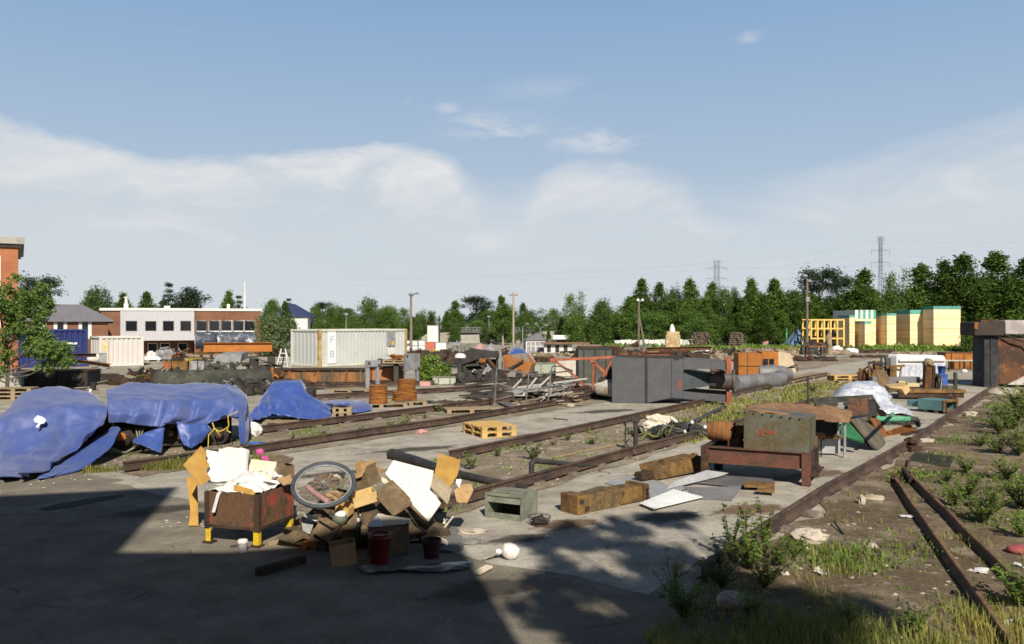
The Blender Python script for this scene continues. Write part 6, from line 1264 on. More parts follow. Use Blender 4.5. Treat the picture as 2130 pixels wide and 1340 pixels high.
# ------------------------------------------------------------------ right yard: green plate, scrap, wrapped thing, teal box, lathe bed
def plate_px(name, label, cat, pts, a, b, c, th, m): return solo(name, label, cat, slab(pts, plane3(a, b, c), th), m)
plate_px('green_plate', 'dark green painted plate tilted against the cabinet frame', 'plate', [(1748, 884), (1762, 874), (1798, 915), (1796, 921), (1750, 905)], D(1750, 905, 18.8), D(1796, 920, 18.6), D(1760, 874, 19.4), .03, GREEN)
plate_px('scrap_plate', 'long dark scorched plate leaning right of the green plate, round tip down', 'plate', [(1772, 872), (1806, 866), (1822, 880), (1842, 920), (1838, 933), (1826, 936), (1814, 926)], G(1830, 937), G(1843, 925), D(1790, 868, 20.2), .04, wmat('scorched_plate', (.13, .115, .085, 1), (.05, .048, .045, 1), (.2, .1, .035, 1), scale=1.8, thr=.52, fine=14))
plate_px('scrap_plate', 'rusty strip along the left edge of the scorched plate', 'plate', [(1768, 876), (1776, 874), (1818, 926), (1812, 930)], G(1814, 930), G(1822, 928), D(1772, 872, 19.8), .05, RUST); plate_px('scrap_plate', 'brown-orange plate right of the scorched plate', 'plate', [(1808, 868), (1828, 872), (1848, 905), (1834, 912)], G(1840, 912), G(1850, 906), D(1815, 866, 20.5), .04, RUSTO)
plate_px('scrap_plate', 'bright orange-rusted folded plate lying on the ground before the teal box', 'plate', [(1846, 898), (1880, 886), (1895, 884), (1904, 894), (1880, 908), (1850, 907)], G(1850, 907), G(1895, 900), D(1885, 884, 22), .03, RUSTO)
solo('plank', 'long rusty strip lying from the orange plate to the near rail', 'strip', MB().bar(G(1880, 904, .04), G(1945, 888, .03), .16, .03), RUSTD)
t = thing('rusty_hull', 'rust-brown open box wreck behind the warped tan sheet', 'box', G(1790, 880)); part('front', MB().prism([D(1760, 868, 21), D(1765, 830, 21.2), D(1804, 828, 21.4), D(1808, 862, 21.2)], (.03, .06, 0)), wmat('brown_rust_blotch', (.12, .055, .03, 1), (.06, .035, .025, 1), (.2, .09, .03, 1), scale=3), t, W=True); part('dark_side', MB().prism([D(1804, 866, 21.2), D(1800, 828, 21.4), D(1818, 836, 22.2), D(1824, 866, 22)], (.05, .05, 0)), BLACKM, t, W=True)
part('top_bars', MB().bar(D(1690, 833, 21.5), D(1815, 826, 21.6), .06, .12), SOOT, t, W=True); part('top_bars', MB().bar(D(1695, 843, 20.8), D(1770, 838, 21), .05, .1), SOOT, t, W=True); part('block', MB().box(-.1, .1, -.1, .1, 0, .3, Matrix.Translation(D(1742, 862, 21))), GREYM, t, W=True); part('block', MB().box(-.12, .12, -.1, .1, 0, .25, Matrix.Translation(D(1708, 860, 21))), RUSTD, t, W=True); part('support', MB().bar(G(1700, 880), D(1700, 842, 20.9), .08), SOOT, t, W=True); part('support', MB().bar(G(1760, 880), D(1760, 842, 20.9), .08), SOOT, t, W=True)
plate_px('slanted_beam', 'grey-brown slanted bar between the rusty box wreck and plastic cover', 'bar', [(1808, 832), (1818, 830), (1846, 872), (1838, 878)], G(1842, 884), G(1852, 884), D(1812, 830, 23), .08, WOODD)
scrapheap('scrap_heap', 'dark scrap of bars and plates below the plastic-covered heap', 1825, 1910, 884, 20, SOOT, 81, 16, mats=[SOOT, GREYM, RUSTD, BLACKM, SHEETM])
Yp = 24.5
P = [[D(1728, 838, Yp + 1.6), D(1740, 812, Yp + 1.8), D(1775, 797, Yp + 1.8), D(1810, 795, Yp + 1.8), D(1838, 806, Yp + 1.7), D(1852, 826, Yp + 1.5)], [D(1732, 826, Yp + .9), D(1752, 803, Yp + .9), D(1780, 794, Yp + .9), D(1815, 796, Yp + .9), D(1840, 805, Yp + .9), D(1854, 830, Yp + .8)], [D(1730, 832, Yp), D(1752, 812, Yp), D(1782, 802, Yp), D(1815, 804, Yp), D(1836, 818, Yp), D(1852, 838, Yp)], [D(1729, 838, Yp - .2), D(1752, 826, Yp - .3), D(1785, 820, Yp - .4), D(1815, 828, Yp - .5), D(1838, 838, Yp - .6), D(1858, 850, Yp - .7)], [D(1729, 843, Yp - .3), D(1755, 838, Yp - .5), D(1788, 838, Yp - .7), D(1812, 843, Yp - .9), D(1835, 852, Yp - 1.2), D(1866, 855, Yp - 1.2)]]
drape('plastic_cover', 'crumpled cloudy plastic sheet covering a heap behind the rusty box wreck', 'plastic sheet', P, PLASTIC, .12, 1.6, 7)
P = [[G(1840, 842, .15), G(1865, 838, .15), G(1885, 848, .08)], [G(1838, 852, .2), G(1866, 846, .2), G(1895, 858, .05)], [G(1845, 862, .05), G(1872, 860, .08), G(1898, 866, .04)]]
drape('plastic_scrap', 'flat tail of cloudy plastic on the ground right of the covered heap', 'plastic sheet', P, PLASTIC, .08, 2, 9)
pipe('mint green pipe lying in front of the plastic cover', [G(1822, 872, .42), G(1892, 872, .42)], .07, MINT); pipe('mint green short pipe standing upright by the plastic cover', [G(1857, 862, .3), G(1857, 862, .95)], .045, MINT); pipe('brown curved pipe right of the mint pipe', bendpts([G(1890, 872, .42), G(1906, 872, .4), G(1910, 884, .1)], .15), .07, SOOT)
A, rz, L = fr((1909, 857), (1962, 862)); t = thing('teal_box', 'flat teal metal box with an open rusty end lying by the near rail', 'box', A, rz); h = .33; DP = .75
part('shell', MB().box(0, L, 0, .03, .1, h + .1).box(0, L, DP - .03, DP, .1, h + .1).box(0, L, .03, DP - .03, h + .07, h + .1).box(0, L, .03, DP - .03, .1, .13).box(0, .03, .03, DP - .03, .13, h + .07), TEAL, t, .006); part('end_frame', MB().box(L, L + .05, -.02, .06, .06, h + .12).box(L, L + .05, DP - .06, DP + .02, .06, h + .12).box(L, L + .05, .06, DP - .06, h + .04, h + .12).box(L, L + .05, .06, DP - .06, .06, .14), RUSTY, t, .004); part('inside', MB().box(L - .4, L - .38, .04, DP - .04, .14, h + .06), BLACKM, t); part('skid', MB().box(.2, .3, 0, DP, 0, .1).box(L - .3, L - .2, 0, DP, 0, .1), WOODD, t); part('neck', MB().box(-.45, 0, .1, .5, .15, .35), TEAL, t, .01)
# machine bed with posts and the white wrapped panel
A, rz, L = fr((1888, 832), (2008, 838)); t = thing('machine_bed', 'rusty low machine bed with upright rusty posts beside the near rail', 'machine', A, R(-3)); s = sc(835)
part('bed', MB().box(-.3, L + .2, 0, 1.7, .26, .38), RUSTY, t, .01); part('side_beam', MB().box(-.3, L + .15, .05, .15, .08, .26), RUSTD, t); part('foot', MB().box(L - .25, L - .08, .1, .3, 0, .26), RUSTY, t); part('foot', MB().box(.1, .3, .1, .3, 0, .26), RUSTD, t)
ux = lambda px: (px - 1888) / s
part('post', MB().prism([(ux(1938), .6, .38), (ux(1954), .6, .38), (ux(1953), .6, 1.35), (ux(1940), .6, 1.4)], (0, .25, 0)), RUST, t, .012); part('post_head', MB().blob((ux(1948), .7, 1.36), .22, .2, .16, 4, .4, 10, 7, True), WOODG, t); part('post', MB().box(ux(1957), ux(1963), .7, .9, .38, 1.25), RUSTD, t); part('side_frame', MB().box(ux(1964), ux(2004), .5, .6, .38, .5).box(ux(1998), ux(2004), .5, .62, .5, 1.0).box(ux(1964), ux(1970), .5, .62, .5, .9), SOOT, t, .01); part('gear_block', MB().box(ux(1958), ux(1975), .8, 1.2, .38, .8).blob((ux(1968), .8, .8), .15, .15, .15, 2, .4, 8, 6, True), SOOT, t, .02); part('lever', MB().tube([(ux(1967), .45, .38), (ux(1970), .45, .8), (ux(1975), .5, .5)], .025, 6), GREYM, t)
for i, (a, b) in enumerate(((1842, 1862), (1890, 1904), (1908, 1934), (1978, 1994))): part('wood_chock', MB().box(ux(a), ux(b), .9, 1.1, .42 + .08 * (i % 2), .56 + .08 * (i % 2)), wmat('pale_wood', (.5, .44, .27, 1), (.42, .36, .2, 1)), t)
part('long_bar', MB().box(ux(1838), ux(1940), 1.1, 1.4, .52, .78), SHEETD, t, .01)
g = G(1982, 812); solo('blue_bucket', 'dark blue bucket standing on the machine bed by the rusty frame', 'bucket', MB().lathe([(.11, 0), (.15, .3), (.16, .3), (.14, .28), (.1, .03)], 14, Matrix.Translation((0, 0, .92))).box(-.16, .16, -.14, .14, .5, .92), BLUECL, Vector((A.x + ux(1983), A.y + .8, 0)))
a, b = G(1866, 812), G(1968, 806); d = b - a; t = thing('wrapped_panel', 'big panel wrapped in white plastic standing behind the machine bed', 'panel', a, math.atan2(d.y, d.x)); L = d.length; s = sc(809); h = 72 / s; z0 = 22 / s
q = MB()
part('wrapping', MB().prism([(0, 0, z0), (L * .96, 0, z0), (L, 0, h * .82), (L * .96, 0, h * .95), (L * .5, -.02, h * .98), (.1, 0, h * 1.02), (0, 0, h * .95)], (0, .5, 0)).disp(.02, 3, 2), PAPER, t, .05)
part('clear_film', MB().grid([[Vector((L * (.08 + .84 * i / 12), -.03 - .02 * mnoise.noise(Vector((i * .9, j * .8, 2))), z0 + (h * .72 - z0) * j / 6)) for i in range(13)] for j in range(7)]), PLASTIC, t); part('top_roll', MB().tube([(.05, -.05, h * .84), (L * .5, -.08, h * .83), (L * .95, -.05, h * .8)], .06, 8), PAPER, t); part('strut', MB().box(.1, .2, .1, .2, 0, z0).box(L - .3, L - .2, .1, .2, 0, z0), RUSTD, t)
engine('rusty gear-headed wreck left of the white wrapped panel', 1798, 1866, 818, 742, 51, RUSTD, (RUSTD, RUST, BLACKM, SOOT, RUSTY), 30)
t = thing('rusty_bracket', 'rusty curved bracket plate in front of the white wrapped panel', 'bracket', G(1835, 838)); part('plate', MB().prism([D(1822, 772, 30), D(1838, 768, 30), D(1850, 785, 30), D(1848, 815, 30), D(1838, 822, 30), D(1828, 800, 30)], (.05, .15, 0)), wmat('tan_rust', (.2, .13, .07, 1), (.12, .075, .04, 1), scale=3), t, .02, W=True); part('stay', MB().bar(G(1838, 838), D(1842, 810, 30), .1), RUSTD, t, W=True)
solo('wooden_trough', 'cut wooden half-log lying at the left end of the machine bed', 'log', MB().prism([D(1850, 806, 26.5), D(1890, 802, 26.5), D(1893, 812, 26.3), D(1884, 822, 26.2), D(1876, 810, 26.2), D(1850, 818, 26.6)], (.1, .6, .05)), wmat('pale_cut_wood', (.46, .33, .16, 1), (.34, .23, .1, 1), scale=3))
solo('dark_post', 'thin dark steel post standing alone in front of the tan sheet heap', 'post', MB().box(-.03, .03, -.03, .03, 0, 1.27).box(-.06, .06, -.06, .06, 0, .02), BLACKM, G(1681, 870))
pallet('wooden_pallet', ['pale pallet right of the dark post, lower of the pair', 'pale yellow pallet right of the dark post, upper of the pair'], G(1736, 794), R(3), WOODP, 2, 1.55, .9); pallet('wooden_pallet', 'short pale pallet on top of the yellow pair by the gear wreck', G(1745, 800), R(-4), WOODG, 1, .9, .6)
a, b = G(1652, 800), G(1728, 781); t = pallet('wooden_pallet', 'long worn pallet beside the rail end, left of the dark post', a, math.atan2((b - a).y, (b - a).x), WOODG, 1, (b - a).length, 1.0)
solo('orange_block', 'small orange block under the long worn pallet', 'block', MB().box(-.2, .15, 0, .2, 0, .12).disp(.02, 3, 4), RUSTO, G(1688, 802))
# far right band
plainbox('orange_trough', 'orange-rusted trough on trestles left of the big black tank', 'trough', 1966, 2044, 735, 752, 1.2, RUSTO, 0, ribs(RUST, 3)); plainbox('striped_board', 'red and white striped board behind the trestle rail', 'board', 2026, 2046, 740, 762, .1, PINKM, 0, ribs(PAPER, 3))
t = thing('trestle', 'pale trestle rail with legs before the orange trough', 'trestle', G(1995, 772)); s = sc(772); part('rail', MB().box(-1.0, 1.45, -.05, .05, .58, .66), PLANK, t)
for x in (-.6, .3, .9): part('leg', MB().box(x - .04, x + .04, -.04, .04, 0, .58), RUSTD, t)
plainbox('rusty_chest', 'low orange chest under the trestle rail', 'chest', 1985, 2030, 752, 769, .7, RUSTO, 0, ribs(RUSTD, 2)); solo('white_bag', 'small white bag on the concrete left of the black tank', 'bag', MB().blob((0, 0, .1), .18, .14, .12, 3, .3), PAPER, G(2006, 776))
# big black tank at the right edge
g = G(2047, 806); t = thing('black_tank', 'huge black and rusty tank with a heavy lid at the right edge', 'tank', g, R(-6)); s = sc(806)
part('column', MB().box(0, .62, 0, 1.2, 0, 2.3).disp(.02, 1, 2), wmat('blue_black_steel', (.02, .021, .026, 1), (.045, .045, .055, 1), (.03, .02, .015, 1), scale=1.4, fine=8), t, .03); part('rib', MB().box(.26, .32, -.04, 0, 0, 2.3), BLACKM, t)
part('body', MB().prism([(.62, .1, 0.12), (3.2, .1, .12), (3.2, .1, 2.2), (.62, .1, 2.2)], (0, 2.2, 0)), wmat('tank_rust', (.10, .045, .022, 1), (.045, .028, .02, 1), (.19, .085, .03, 1), scale=1.1, thr=.5, fine=12), t, .06)
part('sunlit_flank', MB().prism([(1.0, .06, .12), (3.2, .06, .12), (3.2, .06, .75), (1.9, .06, .62)], (0, .04, 0)), wmat('sunlit_tank_tone', (.42, .40, .37, 1), (.15, .07, .035, 1), scale=3, thr=.56), t)  # pale wedge paints the sunlit lower right of the tank
part('lid', MB().prism([(-.5, -.25, 2.3), (.75, -.25, 2.3), (.78, -.25, 2.95), (-.5, -.25, 2.88)], (0, 1.6, 0)), wmat('dark_tank_lid', (.035, .034, .036, 1), (.06, .045, .035, 1), (.1, .05, .03, 1), scale=1.6), t, .04); part('lug', MB().box(-.52, -.38, -.3, -.25, 2.6, 2.9), RUSTO, t); part('pale_casing', MB().box(.85, 3.2, -.1, 1.5, 2.35, 2.98).disp(.03, 1.5, 7), wmat('pale_casing', (.46, .43, .41, 1), (.3, .27, .26, 1), (.5, .2, .16, 1), scale=1.5, thr3=.72), t, .05); part('cable_loop', MB().tube([(.8, -.15, 2.35), (1.2, -.2, 2.15), (1.7, -.2, 2.0), (2.0, -.2, 1.7)], .04, 7), BLACKM, t); part('top_rim', MB().box(-.1, .7, .1, 1.0, 2.92, 3.0).box(.3, .5, .2, .4, 3.0, 3.06), RUST, t)
part('skirt', MB().box(.62, 3.2, .3, 2.0, 0, .12), BLACKM, t)
# ------------------------------------------------------------------ single rails on the right, stones, litter
def loose_rail(label, pts, h=.11): 
    P = [Vector((p.x, p.y, .02)) for p in pts]; n = 14; Q = [P[0].lerp(P[-1], i / n) + Vector((mnoise.noise(Vector((i * .4, len(label), 0))) * .02, 0, 0)) for i in range(n + 1)]
    t = thing('loose_rail', label, 'rail', (Q[0].x, Q[0].y, 0)); part('steel_rail', MB().sweep(railprof(h, .11, .055), Q), wmat('brown_loose_rail', (.17, .10, .055, 1), (.10, .06, .038, 1), (.24, .15, .08, 1), scale=2, fine=22), t, W=True); part('broken_end', MB().blob(Q[0] + Vector((0, 0, .07)), .08, .1, .08, 2, .5, 8, 6, True), RUSTD, t, W=True)
loose_rail('loose rail lying through the weeds at bottom right, left one of the two', [G(1862, 1008), G(2110, 1370)]); loose_rail('loose rail lying through the weeds at bottom right, right one of the two', [G(1894, 1000), G(2150, 1262)])
pipe('short dark pipe leading from the near rail to the loose rails', [G(1880, 978, .06), G(1896, 1000, .08)], .05, RUSTD); pipe('thin bent iron rod crossing the near rail to the loose rails', [G(1895, 950, .1), G(1885, 975, .06), G(1872, 1004, .04)], .015, RUSTD); pipe('short bent rod poking out under the near rail', [G(1735, 1084, .08), G(1742, 1095, .05), G(1755, 1112, .02)], .014, BLACKM)
t = thing('wire_mesh', 'dark green wire mesh panel lying on the dirt by the near rail', 'mesh panel', G(1942, 962)); q = MB(); c = [G(1893, 957, .03), G(1903, 941, .06), G(1986, 951, .05), G(1975, 972, .02)]
for i in range(21): q.tube([c[0].lerp(c[3], i / 20), c[1].lerp(c[2], i / 20)], .006, 4)
for i in range(13): q.tube([c[0].lerp(c[1], i / 12), c[3].lerp(c[2], i / 12)], .006, 4)
part('wires', q, wmat('mesh_green', (.035, .05, .04, 1), (.025, .03, .028, 1)), t, W=True)
def stone(label, x, y, rx, ry, rz_, seed, m=STONE, rough=.45): return solo('stone', label, 'stone', MB().blob((0, 0, rz_ * .55), rx, ry, rz_, seed, rough, 12, 8, True), m, G(x, y))
stone('big flat pale boulder beside the near rail in front of the tall weeds', 1684, 1128, .24, .18, .12, 2); stone('pale rock under the broken foot of the near rail in the grass', 1520, 1262, .15, .13, .10, 3, STONE, .25); stone('upright white stone right of the near rail', 1793, 1050, .06, .05, .10, 4); stone('pale tan stone slab behind the upright white stone', 1815, 1040, .2, .12, .05, 5, wmat('tan_stone', (.36, .31, .24, 1), (.28, .24, .18, 1), scale=4)); stone('flat stone by the rail joint far along the near rail', 1925, 920, .22, .14, .06, 6); stone('low stone lying right of the near rail before the teal box', 2020, 866, .2, .12, .1, 7)
stone('small white stone in the short grass below the boulder', 1815, 1140, .06, .05, .04, 8); stone('tiny white stone in grass near the boulder', 1675, 1148, .05, .04, .04, 9); stone('white pebble left of the two loose rails near the bottom', 1632, 1197, .05, .04, .04, 10); stone('white pebble between grass tufts left of the loose rails', 1700, 1190, .05, .05, .04, 12)
for i, (x, y, w, lab) in enumerate(((1888, 1078, .12, 'white litter scrap beside the left loose rail'), (2041, 1191, .14, 'white flat litter between the two loose rails'), (2120, 1180, .1, 'small white litter near the right picture edge'), (1985, 1090, .08, 'greyish litter scrap on dirt right of the loose rails'), (2085, 1300, .13, 'pale paper strip near the bottom end of loose rails'), (1705, 1195, .09, 'whitish torn leaf-like scrap in the grass'))): solo('litter', lab, 'litter', MB().grid([[Vector(((a - 2) * w * .45, (b - 1.5) * w * .35, .03 + .03 * mnoise.noise(Vector((a * .9 + i, b * .9, i))))) for a in range(5)] for b in range(4)]), PAPER, G(x, y), i)
solo('red_disc', 'faded red lid lying on dirt at the right edge', 'lid', MB().blob((0, 0, .05), .16, .13, .06, 2, .15, 12, 6), wmat('faded_red', (.30, .07, .08, 1), (.22, .06, .06, 1)), G(2120, 1152))
solo('gravel_heap', 'small pale gravel heap at the foot of the black tank', 'gravel', MB().blob((0, 0, .05), .7, .5, .22, 5, .3, 14, 8), STONE, G(2085, 820))
p = G(1893, 938); solo('rail_joint', 'rusty clamp on the near rail at its joint', 'clamp', MB().box(-.16, .16, -.2, .2, .02, .12).blob((0, 0, .2), .12, .16, .1, 5, .5, 8, 6, True), RUSTD, p, R(20))
p = G(1968, 880); solo('rail_joint', 'rusty clamp with a short rod farther up the near rail', 'clamp', MB().box(-.2, .3, -.12, .12, .02, .1).tube([(0, 0, .1), (0, 0, .62)], .02, 6), RUSTD, p, R(20))

# ------------------------------------------------------------------ blue tarps
def covered(label, x0, x1, yb, ytop, dep, seed, rz=0):
    return engine(label, x0, x1, yb, ytop, seed, BLACKM, (BLACKM, RUSTD, SOOT, RUSTD, GREYM), 22)
def W3(px, py, Y): return D(px, py, Y)
P = [[W3(-70, 885, 20.8), W3(20, 880, 21), W3(75, 860, 21.2), W3(130, 860, 21), W3(190, 860, 20.8), W3(226, 862, 20.4)],
     [W3(-80, 880, 20), W3(8, 862, 20.3), W3(48, 815, 20.6), W3(125, 803, 20.8), W3(185, 818, 20.5), W3(224, 840, 20)],
     [W3(-80, 893, 17.7), W3(0, 870, 17.8), W3(60, 856, 17.9), W3(125, 848, 18.1), W3(180, 844, 18.4), W3(226, 848, 18.6)],
     [W3(-90, 928, 17.5), W3(-10, 908, 17.55), W3(50, 898, 17.65), W3(120, 888, 17.8), W3(180, 870, 18.15), W3(227, 862, 18.4)],
     [W3(-90, 958, 17.1), W3(-15, 948, 17.05), W3(50, 942, 17.1), W3(115, 926, 17.4), W3(178, 893, 17.95), W3(227, 880, 18.25)],
     [W3(-95, 985, 16.4), W3(-10, 975, 16.4), W3(45, 968, 16.5), W3(98, 955, 16.8), W3(165, 920, 17.6), W3(226, 888, 18.2)],
     [G(-90, 1000, .03), G(-10, 996, .03), G(40, 997, .03), G(85, 992, .03), W3(140, 958, 17.1), W3(205, 905, 17.9)]]
drape('blue_tarp', 'large faded blue tarp at the left edge with a white patch', 'tarpaulin', P, TARPF, .10, 1.3, 3, 'blue tarps over stored machines', 9, .62, 4.5)
P = [[W3(250, 890, 18.5), W3(228, 915, 18.1), W3(195, 942, 17.4), W3(150, 970, 16.8), G(108, 992, .04)], [W3(240, 884, 18.7), W3(210, 905, 18.2), W3(175, 930, 17.7), W3(130, 962, 17.0), G(84, 990, .04)], [W3(252, 893, 18.2), W3(236, 925, 17.8), W3(205, 955, 17.1), W3(165, 980, 16.5), G(75, 999, .03)]]
drape('tarp_flap', 'loose diagonal blue tarp flap below the large left tarp', 'tarpaulin', P, TARP, .05, 2.2, 5, None, 7, .08, 3)
solo('tarp_patch', 'white tape patch stuck on the large left tarp', 'patch', slab([(70, 872), (78, 864), (90, 868), (96, 874), (92, 880), (84, 882), (80, 890), (74, 888), (80, 880), (72, 878)], plane3(W3(70, 872, 17.55), W3(95, 872, 17.6), W3(80, 892, 17.38)), .012), PAPER)
P = [[W3(224, 850, 21.2), W3(300, 848, 21.6), W3(380, 845, 22), W3(440, 845, 22.4), W3(490, 850, 22.6), W3(514, 862, 22.4)],
     [W3(223, 812, 20.8), W3(270, 797, 21.2), W3(340, 801, 21.6), W3(425, 798, 22), W3(480, 801, 22.2), W3(512, 820, 22)],
     [W3(223, 826, 19.2), W3(290, 820, 19.6), W3(350, 822, 20), W3(410, 818, 20.4), W3(470, 810, 20.8), W3(515, 830, 20.8)],
     [W3(224, 838, 18.6), W3(290, 836, 18.9), W3(355, 836, 19.3), W3(410, 838, 19.8), W3(470, 826, 20.2), W3(514, 850, 20.4)],
     [W3(226, 862, 18.4), W3(290, 864, 18.7), W3(350, 866, 19.1), W3(405, 872, 19.5), W3(460, 856, 20.0), W3(510, 880, 20.2)],
     [W3(228, 880, 18.5), W3(280, 884, 18.7), W3(342, 889, 19.0), W3(376, 884, 19.3), W3(425, 884, 19.6), W3(498, 862, 20.0)]]
drape('blue_tarp', 'long blue tarp with hanging folds, middle of the three covered heaps', 'tarpaulin', P, TARPF, .11, 1.5, 8, 'blue tarps over stored machines', 9, .34, 7)
for i, (pts, lab) in enumerate((([[W3(368, 878, 19.1), W3(395, 882, 19.2), W3(428, 882, 19.5)], [W3(372, 905, 19.05), W3(396, 908, 19.1), W3(440, 896, 19.5)], [W3(384, 928, 19.0), W3(400, 932, 19.1), W3(420, 920, 19.4)]], 'hanging blue tarp end bunched below the middle tarp'), ([[W3(300, 902, 18.7), W3(325, 892, 18.8), W3(342, 890, 18.9)], [W3(278, 915, 18.5), W3(310, 918, 18.6), W3(340, 912, 18.7)], [W3(276, 920, 18.4), W3(310, 932, 18.4), W3(336, 944, 18.4)]], 'torn blue tarp corner pulled out under the middle tarp'), ([[W3(512, 820, 21.8), W3(517, 850, 21.0), W3(519, 890, 20.6), W3(516, 930, 20.4)], [W3(500, 822, 20.8), W3(508, 856, 20.4), W3(512, 895, 20.1), W3(510, 932, 20.0)], [W3(490, 850, 20.2), W3(497, 872, 20.0), W3(497, 890, 19.9), W3(500, 920, 19.8)]], 'dark blue tarp side hanging at the right end of the middle heap'))):
    drape('tarp_flap', lab, 'tarpaulin', pts, TARP, .05, 2.6, 20 + i, None, 7, .12, 4)
a, b = G(225, 948), G(500, 925)
t = thing('covered_cart', 'dark rusty cart under the middle blue tarp', 'cart', a, math.atan2(b.y - a.y, b.x - a.x)); L = (b - a).length
part('body', MB().box(.1, L - .1, .3, 2.0, .04, .95), BLACKM, t, .03); part('chassis', MB().box(.1, L - .15, .2, .35, .28, .42).box(.1, L - .15, 2.0, 2.15, .28, .42), RUSTD, t, .01)
for u in (.12, .82):
    w = part('wheel', MB().lathe([(.05, -.06), (.26, -.06), (.3, -.03), (.3, .03), (.26, .06), (.05, .06)], 20, Matrix.Translation((L * u, .12, .3)) @ Matrix.Rotation(R(90), 4, 'X')), BLACKM, t); part('hub', MB().lathe([(.05, .05), (.12, .07), (.1, .1), (0, .11)], 12, Matrix.Translation((L * u, .02, .3)) @ Matrix.Rotation(R(90), 4, 'X')), RUSTD, w)
q = MB(); 
for k in range(3): q.tube([(-.25 + .1 * k, -.1, .45 - .1 * k), (0, -.2 - .05 * k, .1 + .05 * k), (.3, -.2, .06), (.6, -.1 - .05 * k, .2), (.72 - .08 * k, 0, .55)], .02, 6)
part('hose', q, GREENM, t); part('coupling', MB().blob((.25, -.05, .4), .12, .1, .09, 2, .4, 8, 6, True), RUSTO, t); part('coupling', MB().blob((.9, .1, .45), .08, .08, .08, 3, .4, 8, 6, True), RUST, t)
for i in range(8): x = rnd.uniform(.4, .95) * L; part('fitting', MB().blob((x, .2, rnd.uniform(.25, .6)), rnd.uniform(.05, .12), .08, rnd.uniform(.05, .1), i, .5, 8, 6, True), rnd.choice([RUSTD, RUST, SOOT, WOODG]), t)
solo('yellow_rope', 'yellow rope tied under the right end of the middle tarp', 'rope', MB().tube([W3(442, 880, 19.3), W3(446, 892, 19.2), W3(456, 898, 19.2), W3(468, 893, 19.3), W3(476, 885, 19.4), W3(472, 896, 19.3), W3(480, 900, 19.3)], .014, 6).tube([W3(476, 886, 19.4), W3(474, 866, 19.6), W3(495, 856, 19.8)], .012, 6).tube([W3(446, 892, 19.2), W3(434, 905, 19.1), W3(433, 930, 19.0)], .01, 6).tube([W3(450, 896, 19.2), W3(458, 908, 19.1), W3(452, 898, 19.1)], .012, 6), YROPE)
a, b = G(10, 985), G(205, 955); t = thing('covered_cart', 'dark low cart hidden under the large left tarp', 'cart', G(-30, 950) + Vector((0, 1.2, 0)), R(8)); part('body', MB().box(.2, 2.2, .5, 2.2, .1, .8), BLACKM, t, .03); part('bar', MB().box(.1, 2.25, .4, .5, .3, .4), RUSTD, t)
# third heap and flat tarp
P = [[W3(520, 875, 25.6), W3(552, 845, 26), W3(580, 838, 26.2), W3(620, 838, 26.2), W3(650, 852, 26), W3(692, 862, 25.6)],
     [W3(520, 868, 25.2), W3(550, 822, 25.6), W3(572, 797, 25.9), W3(626, 794, 25.9), W3(648, 822, 25.6), W3(690, 850, 25.2)],
     [W3(518, 866, 24.6), W3(545, 832, 24.9), W3(570, 798, 25.2), W3(624, 797, 25.2), W3(645, 828, 24.9), W3(688, 852, 24.6)],
     [W3(517, 870, 24.3), W3(543, 850, 24.4), W3(572, 830, 24.5), W3(622, 832, 24.5), W3(650, 848, 24.4), W3(690, 860, 24.3)],
     [W3(519, 878, 24.0), W3(548, 868, 24.0), W3(575, 864, 24.0), W3(625, 870, 24.0), W3(655, 874, 24.0), W3(688, 870, 24.0)]]
drape('blue_tarp', 'deep blue glossy tarp peaked over a heap on pallets, rightmost of three', 'tarpaulin', P, TARP, .12, 1.7, 11, 'blue tarps over stored machines', 9, .30, 7)
t = thing('covered_load', 'dark load hidden under the peaked blue tarp', 'load', G(560, 878), R(6)); part('core', MB().box(.1, 1.2, .4, 1.2, .15, .9).box(-.3, 1.7, .3, 1.3, .15, .4), BLACKM, t, .05)
pallet('wooden_pallet', 'grey pallet under the left part of the peaked blue tarp', G(545, 890), R(8), WOODG, 1, .95, 1.0); pallet('wooden_pallet', 'grey pallet under the right part of the peaked blue tarp', G(612, 884), R(8), WOODG, 1, 1.0, 1.0)
P = [[G(640, 838, .05), G(680, 836, .12), G(720, 834, .2), G(770, 836, .05)], [G(640, 846, .1), G(675, 842, .3), G(715, 840, .42), G(772, 842, .12)], [G(644, 856, .05), G(680, 852, .18), G(722, 852, .2), G(775, 848, .1)], [G(660, 862, .03), G(690, 860, .05), G(728, 862, .04), G(772, 854, .04)]]
drape('blue_tarp', 'crumpled blue tarp lying flat behind the disc stacks', 'tarpaulin', P, TARP, .1, 1.6, 15, None, 7)
solo('white_bag', 'white bag and bright scraps between the middle and peaked tarps', 'bag', MB().blob((0, 0, .16), .2, .16, .2, 4, .4, 12, 8, True), PAPER, G(528, 908)); solo('flat_blue_rag', 'small flat blue rag beside the rail right of the bin', 'rag', MB().blob((0, 0, .03), .25, .12, .04, 4, .4), BLUECL, G(535, 925))
solo('pink_stone', 'small pinkish stone beside the rail in front of the pallet stack', 'stone', MB().blob((0, 0, .05), .14, .09, .07, 6, .4, 10, 7, True), PINKM, G(877, 903))
